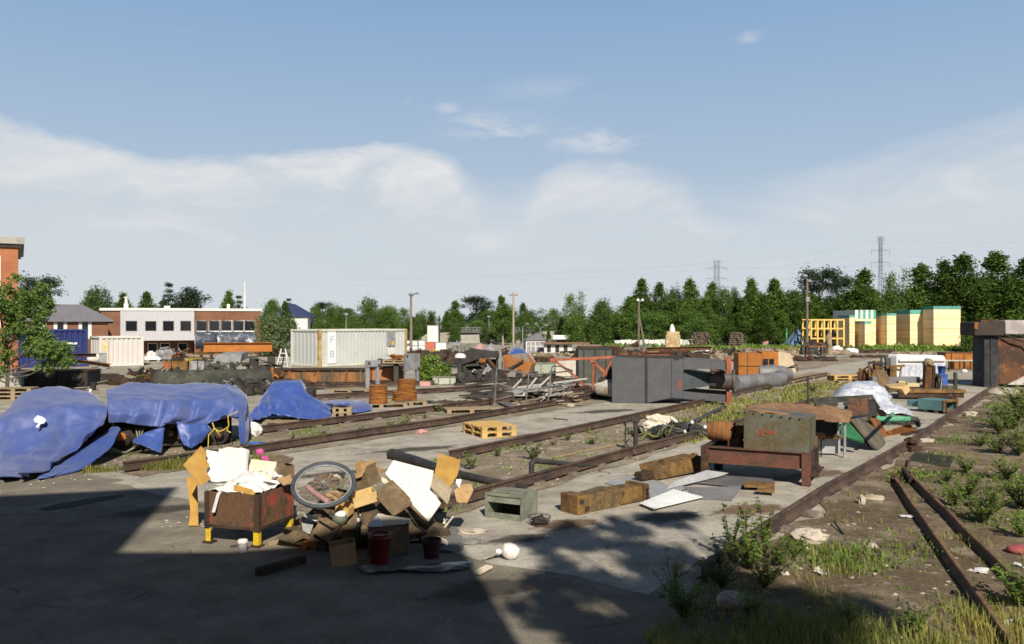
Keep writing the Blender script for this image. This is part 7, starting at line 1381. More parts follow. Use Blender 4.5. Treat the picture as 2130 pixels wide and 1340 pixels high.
# ------------------------------------------------------------------ the bin
BA = Vector((-4.02, 11.19, 0)); BR = R(-17.5); BL, BD, B0, B1 = .80, .84, .22, .68
t = thing('waste_bin', 'rusty red steel bin on short yellow legs full of white paper', 'bin', BA, BR); w = .02
part('wall', MB().box(0, BL, 0, w, B0, B1), BINS, t, .004); part('wall', MB().box(0, BL, BD - w, BD, B0, B1), BINS, t, .004); part('wall', MB().box(0, w, w, BD - w, B0, B1), BINS, t, .004); part('wall', MB().box(BL - w, BL, w, BD - w, B0, B1), BINS, t, .004); part('floor_plate', MB().box(w, BL - w, w, BD - w, B0, B0 + w), RUSTD, t)
part('corner_angle', MB().box(BL - .06, BL + .012, -.012, 0, B0 - .02, B1 + .005).box(BL, BL + .012, 0, .06, B0 - .02, B1 + .005), RUSTD, t, .003); part('corner_angle', MB().box(-.012, .06, -.012, 0, B0 - .02, B1 + .005).box(-.012, 0, 0, .06, B0 - .02, B1 + .005), RUSTD, t, .003)
part('rim', MB().box(.06, BL - .06, -.014, 0, B0, B0 + .035).box(BL, BL + .014, .06, BD, B0, B0 + .035), RUSTD, t)
for x in (0, BL - .075):
    for y in (0, BD - .075): lg = part('leg', MB().box(x, x + .075, y, y + .012, .03, B0).box(x if not x else x + .063, (x + .012) if not x else x + .075, y + .012, y + .075, .03, B0), YELLOW, t, .003); part('foot', MB().box(x - .03, x + .105, y - .03, y + .1, .0, .03).box(x + .02, x + .055, y + .02, y + .05, .03, .05), RUSTD, lg)
BM = Matrix.Translation(BA) @ Matrix.Rotation(BR, 4, 'Z')
def inbin(x, y, z): return BM @ Vector((x, y, z))
def board(name, label, cat, pts, th, m, W=True):
    """polygon in yard coordinates with thickness"""
    pts = [Vector(p) for p in pts]; n = (pts[1] - pts[0]).cross(pts[2] - pts[0]).normalized(); return solo(name, label, cat, MB().prism(pts, n * th), m)
rq = random.Random(17)
P = [[inbin(.03 + (BL - .06) * i / 6, .03 + (BD - .06) * j / 6, B1 + .0 + .19 * math.sin(3.14 * i / 6) * math.sin(3.14 * j / 6) + .05 * mnoise.noise(Vector((i * .9, j * .9, 3)))) for i in range(7)] for j in range(7)]
drape('crumpled_paper', 'crumpled white paper filling the top of the rusty bin', 'paper', P, PAPER, .09, 7, 4, None, 4)
for i in range(24):
    x, y = rq.uniform(.08, .72), rq.uniform(.08, .76); p = inbin(x, y, B1 + .02 + rq.uniform(.0, .15)); a = rq.uniform(0, 6.28); l = rq.uniform(.07, .15); u = Vector((math.cos(a), math.sin(a), rq.uniform(-.5, .7))) * l; v = Vector((-math.sin(a), math.cos(a), rq.uniform(-.5, .7))) * l * .8
    tag(board('paper_sheet', 'loose white sheet lying on the heap of paper in the bin', 'paper', [p - u, p - v, p + u, p + v], .003, PAPER), group='loose sheets on the bin')
solo('paper_strip', 'white paper strip hanging over the front wall of the bin', 'paper', MB().grid([[inbin(.20 + .0 + .05 * i, -.016 - .012 * j if j else .05, B1 + .03 - .055 * j + (.0 if j else .02)) + Vector((-.008 * j, 0, 0)) for i in range(2)] for j in range(6)]), PAPER)
Yb = 11.35
def jag(pts, k=.9):
    o = []
    for i, p in enumerate(pts):
        q_ = pts[(i + 1) % len(pts)]; o.append(p)
        for f in (.3, .62): o.append((p[0] + (q_[0] - p[0]) * f + rnd.uniform(-k, k), p[1] + (q_[1] - p[1]) * f + rnd.uniform(-k, k)))
    return o
def pxboard(name, label, pts, a, b, c, th, m, cat='board'):
    pts = jag(pts); return solo(name, label, cat, slab(pts, plane3(a, b, c), th), m)
pxboard('cardboard_piece', 'ochre board with a notched edge sticking up at the left of the bin', [(381, 967), (418, 928), (430, 942), (428, 955), (436, 968), (428, 980), (440, 996), (416, 1010)], D(381, 967, 11.3), D(436, 960, 11.5), D(416, 1010, 11.25), .006, CARDY)
pxboard('cardboard_piece', 'tall ochre board leaning against the left side of the bin', [(388, 992), (410, 996), (412, 1060), (413, 1094), (392, 1094), (396, 1060)], D(388, 992, 12.0), D(412, 996, 12.05), D(400, 1096, 12.05), .02, CARDY)
pxboard('foam_sheet', 'white foam panel standing at the back of the bin', [(455, 934), (480, 930), (512, 934), (511, 1000), (456, 1002)], D(455, 950, 11.75), D(512, 950, 11.6), D(480, 970, 11.6), .05, CARDW); pxboard('foam_sheet', 'small grey-white panel beside the ochre board in the bin', [(429, 936), (455, 940), (458, 1002), (433, 1002)], D(429, 940, 11.7), D(458, 945, 11.75), D(440, 968, 11.6), .03, PAPER)
pxboard('cream_board', 'cream board leaning over the right rear of the bin', [(518, 955), (576, 961), (562, 1004), (505, 1000)], D(518, 955, 11.95), D(576, 961, 11.85), D(530, 986, 11.6), .012, CREAM)
pxboard('cardboard_piece', 'dark brown curved cardboard behind the right corner of the bin', [(576, 963), (611, 966), (612, 995), (575, 990)], D(576, 963, 11.95), D(611, 966, 11.85), D(590, 992, 11.7), .01, CARDD); pxboard('cardboard_piece', 'dark scrap of card curling above the brown card by the bin', [(560, 958), (574, 948), (592, 947), (611, 952), (606, 962), (580, 962)], D(560, 958, 12.2), D(611, 952, 12.1), D(585, 962, 11.9), .01, CARDD)
pxboard('cardboard_piece', 'tan card flap at the right rim of the bin', [(574, 995), (604, 988), (608, 1004), (590, 1010)], D(574, 995, 11.5), D(604, 988, 11.6), D(590, 1010, 11.35), .008, CARD); pxboard('cardboard_piece', 'ochre card strip inside the front rim of the bin', [(486, 1008), (524, 1018), (530, 1030), (486, 1022)], D(486, 1008, 11.12), D(530, 1018, 10.98), D(500, 1026, 11.04), .006, CARDY)
solo('foam_cup', 'white foam cup lying at the top of the bin beside the foam panel', 'cup', MB().tube([D(500, 938, 11.8), D(511, 942, 11.7), D(509, 955, 11.65)], [.05, .06, .05], 8), CARDW)
solo('plastic_flowers', 'magenta plastic flowers behind the bin near the rail', 'flowers', MB().blob(D(541, 940, 15), .07, .05, .05, 1, .6, 8, 6, True).blob(D(553, 954, 14.6), .07, .05, .05, 2, .6, 8, 6, True).tube([D(541, 940, 15), D(548, 962, 14.8), G(552, 985)], .008, 4), MAGENTA)
g = G(505, 1149); t = thing('white_jar', 'small white jar standing in front of the bin', 'jar', g); part('jar', MB().lathe([(.05, 0), (.056, .01), (.055, .13), (.06, .135), (.06, .15), (.05, .15)], 16), CARDW, t); part('lid', MB().lathe([(.062, .12), (.064, .15), (.05, .165), (0, .167)], 16), PAPER, t)
solo('wood_chip', 'dark wood chip beside the white jar', 'chip', MB().bar(G(480, 1137, .02), G(493, 1135, .02), .04, .02), WOODD)
# ------------------------------------------------------------------ the rubbish heap right of the bin
g = Vector((-2.05, 11.6, 0)); rq = random.Random(23)
t = thing('rubbish_heap', 'dark heap of soil and scraps under the wheel and cardboard', 'heap', g); part('mound', MB().blob((0, 0, .1), .95, .55, .46, 4, .35, 18, 10, True).blob((.75, -.12, .03), .45, .35, .2, 6, .35, 16, 9, True).blob((-.3, -.35, .06), .7, .4, .28, 9, .4, 16, 9, True), wmat('heap_soil', (.045, .034, .024, 1), (.10, .072, .042, 1), (.025, .02, .016, 1), scale=5, fine=16), t)
for i in range(46):
    x, y = rq.uniform(-.95, 1.2), rq.uniform(-.7, .35); z = max(.03, .5 - .35 * abs(x - .1) - .45 * abs(y)) + rq.uniform(-.06, .08); a = rq.uniform(0, 6.28); b = rq.uniform(-.6, .6); l = rq.uniform(.06, .22); d = Vector((math.cos(a) * math.cos(b), math.sin(a) * math.cos(b), math.sin(b))); k = rq.random(); p = Vector((x, y, max(.04, z)))
    if k < .35: part('stick', MB().tube([p - d * l, p + d * l], rq.uniform(.006, .016), 5), rq.choice([WOODD, PLANK, RUSTD, BLACKM]), t)
    elif k < .75: part('scrap_piece', MB().bar(p - d * l * .6, p + d * l * .6, rq.uniform(.06, .18), .008, (rq.uniform(-1, 1), rq.uniform(-1, 1), rq.uniform(0, 1))), rq.choice([CARD, CARDD, CARD, CARDY, CREAM, PAPER, CREAM, RUSTD, WOODD]), t)
    else: part('lump', MB().blob(p, l * .4, l * .35, l * .3, i, .5, 8, 6, True), rq.choice([CARDD, RUSTD, wmat('heap_tan', (.25, .18, .09, 1), (.16, .11, .06, 1)), WOODD]), t)
# bicycle wheel
c = D(673, 1008, 10.9); t = thing('bicycle_wheel', 'bicycle wheel with a grey-black tyre lying tilted on the heap', 'wheel', c); e = R(56); n_ = Vector((.06, -math.cos(e), math.sin(e))).normalized(); ax = Vector((1, 0, 0)); ax = (ax - n_ * ax.dot(n_)).normalized(); ay = n_.cross(ax); rw = .385
ring = lambda r, k, n=40: [(ax * math.cos(2 * math.pi * i / n) + ay * math.sin(2 * math.pi * i / n)) * r + n_ * k for i in range(n + 1)]
part('tyre', MB().tube(ring(rw, 0), .028, 8, False), RUBBER, t); part('rim', MB().tube(ring(rw - .038, 0), .014, 6, False), GREYM, t); part('hub', MB().tube([n_ * -.05, n_ * .05], .022, 10), GREYM, t)
q = MB()
for i in range(28): a = 2 * math.pi * i / 28; b = a + (.35 if i % 4 < 2 else -.35); q.tube([(ax * math.cos(b) + ay * math.sin(b)) * .02 + n_ * (.035 if i % 2 else -.035), (ax * math.cos(a) + ay * math.sin(a)) * (rw - .04)], .0022, 3)
part('spokes', q, GREYM, t)
solo('pink_tube', 'faded pink cardboard tube under the bicycle wheel', 'tube', MB().tube([D(640, 1013, 10.95), D(655, 1026, 10.9), D(684, 1046, 10.75)], .034, 12), PINKM)
for i, (x, y, Y, w, lab) in enumerate(((680, 1000, 11.3, .17, 'brown crumpled card seen through the bicycle wheel'), (706, 990, 11.35, .08, 'cream scrap seen through the top right of the wheel'), (655, 1012, 11.1, .12, 'dark brown scrap at the left inside the wheel'), (694, 1030, 11.0, .11, 'tan scrap at the lower right inside the wheel'))): solo('card_scrap', lab, 'scrap', MB().blob(D(x, y, Y), w, w * .6, w * .55, 30 + i, .6, 10, 7, True), [CARDD, CREAM, CARDD, CARD][i])
# white printed board
pl = plane3(D(818, 957, 11.75), D(902, 979, 11.6), D(891, 1084, 10.95)); t = thing('white_carton', 'flat white carton with a round blue emblem on the heap', 'carton', Vector((-1.25, 11.3, 0)))
pt_ = [(818, 957), (902, 979), (896, 1014), (917, 1047), (891, 1084), (852, 1044), (801, 985)]
part('panel', slab(pt_, pl, .02), CARDW, t, .003, W=True); part('edge', slab([(852, 1045), (891, 1085), (890, 1090), (849, 1049)], (pl[0] - pl[1] * .012, pl[1]), .03), CARDD, t, W=True)
n_ = pl[1] if pl[1].z > 0 else -pl[1]; cc = onplane(pl, 838, 1002) + n_ * .004; u = (onplane(pl, 850, 1000) - onplane(pl, 830, 995)).normalized(); v = n_.cross(u)
q = MB(); E = lambda a, r: cc + u * math.cos(a) * r + v * math.sin(a) * r
for i in range(26):
    a = 2 * math.pi * i / 26; h = .02 if i % 3 else .028; q.bar(E(a, .094 - h * .5), E(a, .094 + h * .5), .011, .003, n_)
    if i % 2: q.bar(E(a - .06, .094), E(a + .07, .1), .006, .003, n_)
for i in range(24): q.bar(E(2 * math.pi * i / 24, .066), E(2 * math.pi * (i + .9) / 24, .066), .004, .003, n_)
q.bar(cc - v * .05, cc + v * .05, .008, .003, n_).bar(cc - u * .025 + v * .025, cc + u * .025 + v * .025, .008, .003, n_)
for i in range(8): a = 3.5 + i * .285; q.bar(E(a, .045), E(a + .285, .045), .008, .003, n_)
part('emblem', q, wmat('faded_blue_ink', (.38, .46, .62, 1), bump=0, var=.05, obj_rand=0), t, W=True)
pxboard('ochre_board', 'bright ochre square board standing on the white carton', [(914, 944), (958, 957), (951, 990), (936, 1013), (901, 995), (908, 968)], D(914, 944, 11.7), D(958, 957, 11.6), D(936, 1013, 11.35), .012, CARDY); pxboard('cardboard_piece', 'grey-brown card flap between white carton and ochre board', [(902, 985), (940, 1018), (931, 1049), (895, 1012)], D(902, 985, 11.45), D(940, 1018, 11.3), D(931, 1049, 11.1), .012, wmat('grey_card', (.36, .30, .21, 1), (.3, .24, .16, 1)))
pxboard('cardboard_piece', 'brown bent cardboard channel on the left of the white carton', [(800, 1006), (816, 998), (853, 1036), (858, 1048), (818, 1074), (783, 1035)], D(800, 1006, 11.2), D(855, 1040, 11.0), D(815, 1074, 10.85), .015, CARDD); pxboard('cardboard_piece', 'thin tan card strip between brown channel and white carton', [(793, 992), (803, 996), (850, 1042), (846, 1046), (795, 1002)], D(793, 992, 11.3), D(850, 1042, 11.05), D(800, 1006, 11.2), .008, CREAM)
def cbox(name, label, c, rz, w, d, h, m, tilt=(0, 0), flaps=True, fm=None):
    """open cardboard box with thin walls and bent flaps"""
    t = thing(name, label, 'cardboard box', c, rz); t.rotation_euler = (tilt[0], tilt[1], rz); k = .008
    part('walls', MB().box(-w / 2, w / 2, -d / 2, -d / 2 + k, 0, h).box(-w / 2, w / 2, d / 2 - k, d / 2, 0, h).box(-w / 2, -w / 2 + k, -d / 2 + k, d / 2 - k, 0, h).box(w / 2 - k, w / 2, -d / 2 + k, d / 2 - k, 0, h).box(-w / 2 + k, w / 2 - k, -d / 2 + k, d / 2 - k, 0, k).disp(.006, 5, 3), m, t)
    if flaps:
        f = h * .4; part('flap', MB().prism([(-w / 2, -d / 2, h), (w / 2, -d / 2, h), (w / 2 - .02, -d / 2 - f * .7, h - f * .6), (-w / 2 + .02, -d / 2 - f * .7, h - f * .6)], (0, 0, .006)), fm or m, t); part('flap', MB().prism([(w / 2, -d / 2, h), (w / 2, d / 2, h), (w / 2 + f * .5, d / 2 - .02, h + f * .6), (w / 2 + f * .5, -d / 2 + .02, h + f * .6)], (0, 0, .006)), fm or m, t); part('flap', MB().prism([(-w / 2, d / 2, h), (w / 2, d / 2, h), (w / 2 - .02, d / 2 + .05, h + f), (-w / 2 + .02, d / 2 + .05, h + f)], (0, .006, 0)), fm or m, t)
    return t
cbox('cardboard_box', 'large open cardboard box with white flaps at the front of the heap', G(806, 1155) + Vector((0, .12, 0)), R(6), .50, .36, .37, CARDD, (0, 0), False)
g = G(806, 1160); pxboard('white_flap', 'white and tan flap slanting out of the large front box', [(775, 1090), (787, 1068), (800, 1071), (856, 1079), (846, 1090), (800, 1094)], D(775, 1090, 10.62), D(856, 1080, 10.8), D(787, 1068, 10.75), .008, CREAM); pxboard('white_flap', 'pale blue-white card triangle at the left of the slanting flap', [(762, 1096), (786, 1069), (797, 1095)], D(762, 1096, 10.55), D(786, 1069, 10.7), D(797, 1095, 10.55), .008, PAPER)
t = thing('red_bucket', 'dark red plastic bucket standing in the shade at the heap front', 'bucket', G(790, 1172)); part('shell', MB().lathe([(.105, 0), (.13, .34), (.14, .345), (.14, .365), (.125, .365), (.12, .34), (.1, .02)], 22), REDP, t); part('rim_band', MB().lathe([(.137, .3), (.142, .31), (.142, .33), (.137, .34)], 22), REDP, t)
cbox('cardboard_box', 'small brown cardboard box in the shade left of the red bucket', G(717, 1172), R(14), .3, .26, .26, CARD, (R(0), R(-8)), False); cbox('cardboard_box', 'crushed grey-brown box leaning at the middle front of the heap', D(678, 1120, 10.85), R(-25), .28, .24, .24, CARDD, (R(-18), R(22)), True); cbox('cardboard_box', 'dark brown box right of the crushed leaning box', D(728, 1128, 10.9), R(8), .2, .22, .26, CARDD, (0, 0), True); cbox('cardboard_box', 'open brown box with raised flaps behind the wheel and carton', D(765, 1012, 11.75), R(-30), .3, .26, .22, CARDD, (R(8), R(-20)), True, CARD); cbox('cardboard_box', 'pale yellow carton lying right below the bicycle wheel', D(757, 1045, 11.1), R(28), .32, .18, .14, wmat('straw_card', (.62, .45, .20, 1), (.54, .38, .16, 1), scale=5, var=.1), (R(10), R(-12)), False); cbox('cardboard_box', 'small tan carton at the lower edge of the wheel', D(716, 1066, 10.95), R(-20), .2, .13, .12, wmat('straw_card2', (.58, .38, .14, 1), (.5, .32, .12, 1), scale=5, var=.1), (R(12), R(15)), False)
pxboard('cardboard_piece', 'brown cardboard and flap at the right end of the heap', [(945, 1020), (962, 1008), (980, 1006), (985, 1020), (972, 1046), (950, 1044)], D(945, 1020, 11.6), D(985, 1010, 11.7), D(960, 1046, 11.4), .012, CARD); pxboard('white_scrap', 'white scrap behind the cardboard at the right end of the heap', [(943, 996), (960, 998), (956, 1016)], D(943, 996, 11.7), D(960, 998, 11.7), D(956, 1016, 11.6), .008, PAPER); pxboard('cardboard_piece', 'standing brown card with dark back left of the brown box', [(737, 968), (752, 956), (798, 975), (790, 990), (748, 1002)], D(737, 968, 12), D(798, 975, 11.9), D(748, 1002, 11.7), .012, wmat('brown_card', (.27, .17, .075, 1), (.2, .12, .055, 1), scale=4))
t = thing('glass_bottle', 'dark green bottle with a white top at the heap front', 'bottle', D(745, 1123, 10.75)); part('glass', MB().lathe([(.033, 0), (.035, .02), (.035, .16), (.014, .2), (.014, .235)], 14), wmat('green_glass', (.03, .06, .05, 1), rough=.15, bump=0), t); part('cap', MB().lathe([(.018, .23), (.018, .27), (0, .272)], 12), PAPER, t)
t = thing('lamp_globe', 'round dull green and white globe on the heap below the wheel', 'globe', D(707, 1078, 10.85)); part('globe', MB().blob((0, 0, 0), .1, .1, .09, 1, .05, 16, 12), wmat('dull_green_globe', (.07, .085, .05, 1), (.12, .13, .09, 1)), t); part('cap', MB().blob((.01, -.02, .05), .075, .07, .05, 2, .05, 14, 8), PAPER, t)
t = thing('saw_disc', 'orange-rusted disc standing in the shade at the left front of the heap', 'disc', D(642, 1140, 10.8)); part('disc', MB().lathe([(.02, -.01), (.10, -.008), (.105, 0), (.10, .008), (.02, .01)], 24, Matrix.Rotation(R(78), 4, 'X')), RUSTO, t); part('hub', MB().lathe([(.03, .0), (.025, .03)], 12, Matrix.Rotation(R(78), 4, 'X')), RUSTD, t)
solo('glass_sheet', 'pale glass-like pane leaning by the right bin leg', 'pane', slab([(626, 1080), (636, 1066), (655, 1082), (644, 1112), (630, 1104)], plane3(D(626, 1080, 11.1), D(655, 1082, 11), D(636, 1112, 10.9)), .006), wmat('grey_pane', (.35, .36, .34, 1), (.25, .26, .24, 1), rough=.3)); pxboard('wooden_strip', 'grey wooden slat lying under the bin toward the heap', [(556, 1128), (600, 1116), (640, 1106), (646, 1112), (560, 1136)], G(556, 1132, .03), G(646, 1110, .05), G(600, 1116, .06), .02, WOODG, 'slat'); pxboard('card_roll', 'white and pink torn card below the left edge of the wheel', [(634, 1066), (650, 1072), (662, 1082), (655, 1084), (640, 1078)], D(634, 1066, 10.95), D(662, 1080, 10.85), D(645, 1082, 10.85), .01, PAPER)
t = thing('wooden_beam', 'dark wooden beam lying in the shade in front of the heap', 'beam', G(580, 1190)); part('timber', MB().bar(G(535, 1190, .05), G(632, 1163, .05), .10, .09).disp(.008, 6, 2), RUSTD, t, .01, W=True)
P = [[G(745, 1176, .02), G(820, 1180, .03), G(900, 1172, .03), G(985, 1168, .04)], [G(745, 1183, .03), G(830, 1186, .025), G(905, 1179, .05), G(985, 1174, .03)], [G(765, 1193, .02), G(835, 1188, .02), G(920, 1190, .02), G(975, 1182, .02)]]
drape('plastic_sheet', 'dirty clear plastic sheet spread on the ground before the heap', 'plastic sheet', P, wmat('dirty_film', (.11, .115, .12, 1), (.17, .17, .165, 1), scale=3, rough=.3, fine=10), .05, 3, 6, None, 7)
t = thing('plywood_strip', 'pale board end lying by the plastic sheet', 'board', G(1005, 1185)); part('board', MB().bar(G(992, 1192, .04), G(1018, 1178, .05), .09, .03), CREAM, t, .003, W=True)
g = G(1056, 1164); t = thing('enamel_pot', 'white enamel pot with a stick handle on the concrete', 'pot', g); part('bowl', MB().lathe([(.06, .02), (.10, .05), (.115, .11), (.10, .17), (.05, .195), (0, .2)], 20, Matrix.Rotation(R(18), 4, 'Y')), wmat('chipped_enamel', (.78, .75, .72, 1), (.66, .6, .56, 1), (.4, .28, .2, 1), scale=9, thr3=.7), t); part('handle', MB().tube([(-.09, -.02, .1), (-.17, -.05, .07), (-.3, -.1, .03)], [.02, .016, .014], 7), PLANK, t); part('spout', MB().blob((-.11, -.02, .1), .045, .035, .035, 1, .2, 8, 6), PAPER, t)
stone('flat grey slab stone right of the heap, rounded end', 978, 1132, .15, .10, .05, 21, wmat('slate_grey', (.17, .165, .16, 1), (.13, .125, .12, 1)), .25); stone('flat pale slab stone behind the rounded grey one', 985, 1108, .2, .12, .04, 22, STONE, .3); solo('roofing_felt', 'large grey torn felt sheet on the ground right of the front box', 'sheet', gslab([(878, 1096), (900, 1090), (950, 1096), (955, 1102), (948, 1108), (962, 1115), (965, 1140), (940, 1146), (890, 1140)], .035, .02), wmat('grey_felt', (.19, .185, .175, 1), (.14, .135, .13, 1), scale=5)); g = G(898, 1160)
t = thing('black_bucket', 'black bucket standing in shade on the torn grey felt', 'bucket', g); part('shell', MB().lathe([(.09, 0), (.115, .22), (.122, .23), (.11, .23), (.085, .02)], 18), wmat('maroon_black', (.03, .014, .013, 1), (.045, .02, .018, 1)), t); part('handle', MB().tube([(math.cos(a * .314) * .118, -.06 * math.sin(a * .314), .22 - .1 * math.sin(a * .314)) for a in range(11)], .005, 5), GREYM, t)
for i, (x, y) in enumerate(((868, 1092), (880, 1088), (872, 1100))): solo('brick_piece', ['reddish brick piece right of the front box, upper', 'second reddish brick piece beside the rail end', 'pale mortar piece below the reddish brick'][i], 'brick', MB().box(-.09, .09, -.05, .05, 0, .055).disp(.012, 9, i), [wmat('brick_piece', (.2, .1, .07, 1), (.14, .08, .06, 1)), wmat('brick_piece', (.2, .1, .07, 1)), STONE][i], G(x, y), i)
solo('asphalt_stain', 'dark oil stain on the shaded asphalt left of the bin', 'stain', MB().add([G(x, y, .012) for x, y in ((80, 1058), (120, 1048), (190, 1036), (255, 1028), (258, 1032), (210, 1042), (150, 1054), (95, 1062))], [tuple(reversed(range(8)))]), wmat('oil_stain', (.03, .028, .028, 1), bump=0), kind='stuff')

# ------------------------------------------------------------------ plants
def weed_mesh(seed, h=.4, w=.3, stems=9, leafn=60, ls=.05):
    q = random.Random(seed); st = MB(); V = []; Fc = []
    for i in range(stems):
        a = q.uniform(0, 6.283); r = q.uniform(.2, 1) * w; hh = h * q.uniform(.5, 1); tip = Vector((math.cos(a) * r, math.sin(a) * r, hh)); mid = tip * .5 + Vector((0, 0, hh * .12)); st.tube([(0, 0, 0), mid, tip], [.008, .006, .003], 4, False)
        for k in range(leafn // stems):
            u = q.uniform(.15, 1); p = Vector((0, 0, 0)).lerp(mid, u * 2) if u < .5 else mid.lerp(tip, u * 2 - 1); b = q.uniform(0, 6.283); d = Vector((math.cos(b), math.sin(b), q.uniform(-.1, .7))).normalized(); s_ = ls * q.uniform(.6, 1.4); n = d.cross(Vector((q.uniform(-.4, .4), q.uniform(-.4, .4), 1))).normalized(); i0 = len(V); V += [p, p + d * s_ * .6 + n * s_ * .38, p + d * s_ * 1.3 + Vector((0, 0, -.12 * s_)), p + d * s_ * .6 - n * s_ * .38]; Fc.append((i0, i0 + 1, i0 + 2, i0 + 3))
    m = MB(); m.v = V; m.f = Fc; m.sm = [False] * len(Fc); a = m.mesh('leaves'); a.materials.append(WEED); b = st.mesh('stems'); b.materials.append(STEM); return a, b
def plant(name, label, x, y, meshes, sc_=1, group=None, cat='weed', seed=0):
    t = thing(name, label, cat, G(x, y), seed * 1.3, group)
    for nm, me in (('leaves', meshes[0]), ('stems', meshes[1])): o = bpy.data.objects.new(nm, me); COL.objects.link(o); o.parent = t
    t.scale = (sc_, sc_, sc_); return t
LOW = [weed_mesh(s, .28, .2, 9, 90, .05) for s in (1, 2, 3)]; BUSHY = [weed_mesh(s, .42, .32, 14, 220, .055) for s in (4, 5)]; TALL = [weed_mesh(s, .75, .16, 8, 190, .05) for s in (6, 7, 8)]; BIG = [weed_mesh(s, .6, .5, 26, 620, .055) for s in (9, 10)]
for i, (x, y, k, lab) in enumerate(((1110, 958, 1.0, 'biggest green weed clump between the rails above the bent pipe'),)): plant('weed_clump', lab, x, y, BUSHY[0], .95, 'weed clumps between the rails', seed=i)
for i, (x, y, k, lab) in enumerate(((980, 978, 1.3, 'weed clump beside the ochre board at the rail end'), (1034, 950, .9, 'small upright weed clump on the rail left of the biggest clump'), (1182, 918, .8, 'low weed on the rail right of the biggest clump'), (1232, 926, .9, 'low yellowish weed in the track bed left of the capped pipe'), (1310, 905, .9, 'weed behind the thin iron rod'), (1150, 928, .6, 'thin weed stalk between biggest clump and rail'), (912, 858, 1.1, 'upright weed on the concrete strip right of the flat tarp'), (846, 882, 1.1, 'upright weed in the track bed left of the pallet stack'), (812, 892, .9, 'low weed in the track bed below the disc stacks'), (752, 902, .8, 'small weed in the track bed right of the peaked tarp'), (672, 912, .9, 'low weed in the track bed below the peaked tarp'), (885, 872, .7, 'tiny weed left of the pallet stack'), (608, 918, .8, 'tiny weed in the track bed near the white bag'), (998, 868, .7, 'tiny weed right behind the pallet stack'), (1440, 842, .8, 'weed by the black pipe near the hopper foot'), (1532, 868, .9, 'low green weed behind the steel box of the roller'), (1600, 812, 1.2, 'upright weed in the grass before the rail end'), (1690, 818, 1.6, 'bright green weed behind the dark post'), (145, 805, 1.8, 'bright weed tuft before the black shade block'))): plant('weed', lab, x, y, LOW[i % 3], k, 'small weeds', seed=i + 1)
for i, (x, y, k, lab) in enumerate(((1522, 1165, .95, 'tall yellow-green weed by the near rail, leftmost of three stalks'), (1552, 1160, 1.0, 'tall yellow-green weed by the near rail, middle stalk'), (1592, 1158, 1.05, 'tall yellow-green weed by the near rail, right stalk'), (1500, 1195, .7, 'shorter weed stalk left of the tall three'), (1402, 1262, .8, 'tall dark shaded weed at the edge of the concrete'))): plant('tall_weed', lab, x, y, TALL[i % 3], k, 'tall weeds at the rail', seed=i + 3)
for i, (x, y, k, lab) in enumerate(((1562, 1185, .75, 'bushy weed clump hiding the broken rail below the tall stalks'), (1622, 1180, .6, 'bushy weed right of the hidden rail break'), (1500, 1225, .55, 'bushy weed left of the rail foot'), (1422, 1288, .7, 'dark bushy weed in the tree shade'), (1590, 1225, .6, 'bushy weed behind the pale rock'), (2105, 895, 1.6, 'big green weed bush at the right edge below the black tank'), (2130, 870, 1.7, 'tallest weed bush at the right edge'), (2080, 905, 1.0, 'low weed bush left of the right-edge bush'), (2010, 1040, .8, 'yellow-flowered weed bush on the dirt right of the loose rails'), (2045, 1090, .9, 'green weed bush beside the right loose rail'), (1985, 1055, .7, 'weed bush between mesh panel and loose rails'), (2095, 1000, .8, 'weed bush near the right edge, level with the mesh'), (2120, 1265, .8, 'weed bush at the lower right corner'), (2060, 1060, .7, 'weed patch right of the yellow-flowered bush'), (2122, 950, 1.1, 'weed bush at the right edge above the lower dirt'), (2075, 945, .8, 'weed bush right of the mesh panel'), (2125, 1060, .9, 'weed bush at the right edge beside the loose rail'), (2010, 985, .6, 'low weed bush below the mesh panel'), (1965, 1010, .5, 'little weed bush between mesh panel and right loose rail'), (2040, 930, .6, 'little weed bush on the dirt above the mesh panel'), (2128, 1120, .6, 'weed bush at the right edge above the red disc'), (1650, 1160, .45, 'small weed bush in front of the flat boulder'), (1560, 1290, .5, 'low weed bush in the bottom grass, left'), (1760, 1310, .5, 'low weed bush in the bottom grass, middle'), (1905, 1325, .5, 'low weed bush in the bottom grass beside the loose rail'))): plant('weed_bush', lab, x, y, BIG[i % 2], k, 'weed bushes', seed=i + 5)
# grass and ground cover that nobody could count
def grassfield(name, label, n, seed, dens, hmin, hmax, xr, yr, m, wid=.006, z=.0):
    q = random.Random(seed); V = []; Fc = []; k = 0; tries = 0
    while k < n and tries < n * 12:
        tries += 1; x = q.uniform(*xr); y = yr[0] + (yr[1] - yr[0]) * q.random() ** 1.6
        dd = dens(x, y)
        if q.random() > dd: continue
        h = q.uniform(hmin, hmax) * (.5 + .6 * dd) * (.7 + .6 * (mnoise.noise(Vector((x * .7, y * .7, 4))) + .5)); a = q.uniform(0, 6.283); l = q.uniform(.1, .6) * h; d = Vector((math.cos(a), math.sin(a), 0)); e = Vector((-d.y, d.x, 0)) * wid * q.uniform(.7, 1.5) * (1 + y * .035); p = Vector((x, y, z)); i0 = len(V)
        V += [p - e, p + e, p + d * l * .4 + Vector((0, 0, h * .6)) + e * .7, p + d * l * .4 + Vector((0, 0, h * .6)) - e * .7, p + d * l + Vector((0, 0, h))]; Fc += [(i0, i0 + 1, i0 + 2, i0 + 3), (i0 + 3, i0 + 2, i0 + 4)]; k += 1
    mb = MB(); mb.v = V; mb.f = Fc; mb.sm = [False] * len(Fc); return solo(name, label, 'grass', mb, m, Vector((0, 0, 0)), kind='stuff')
def pa(x, y): return x * NX.x + y * NX.y, x * DX.x + y * DX.y
def nz2(x, y, s, o=0): return mnoise.noise(Vector((x * s + o, y * s - o, o)))
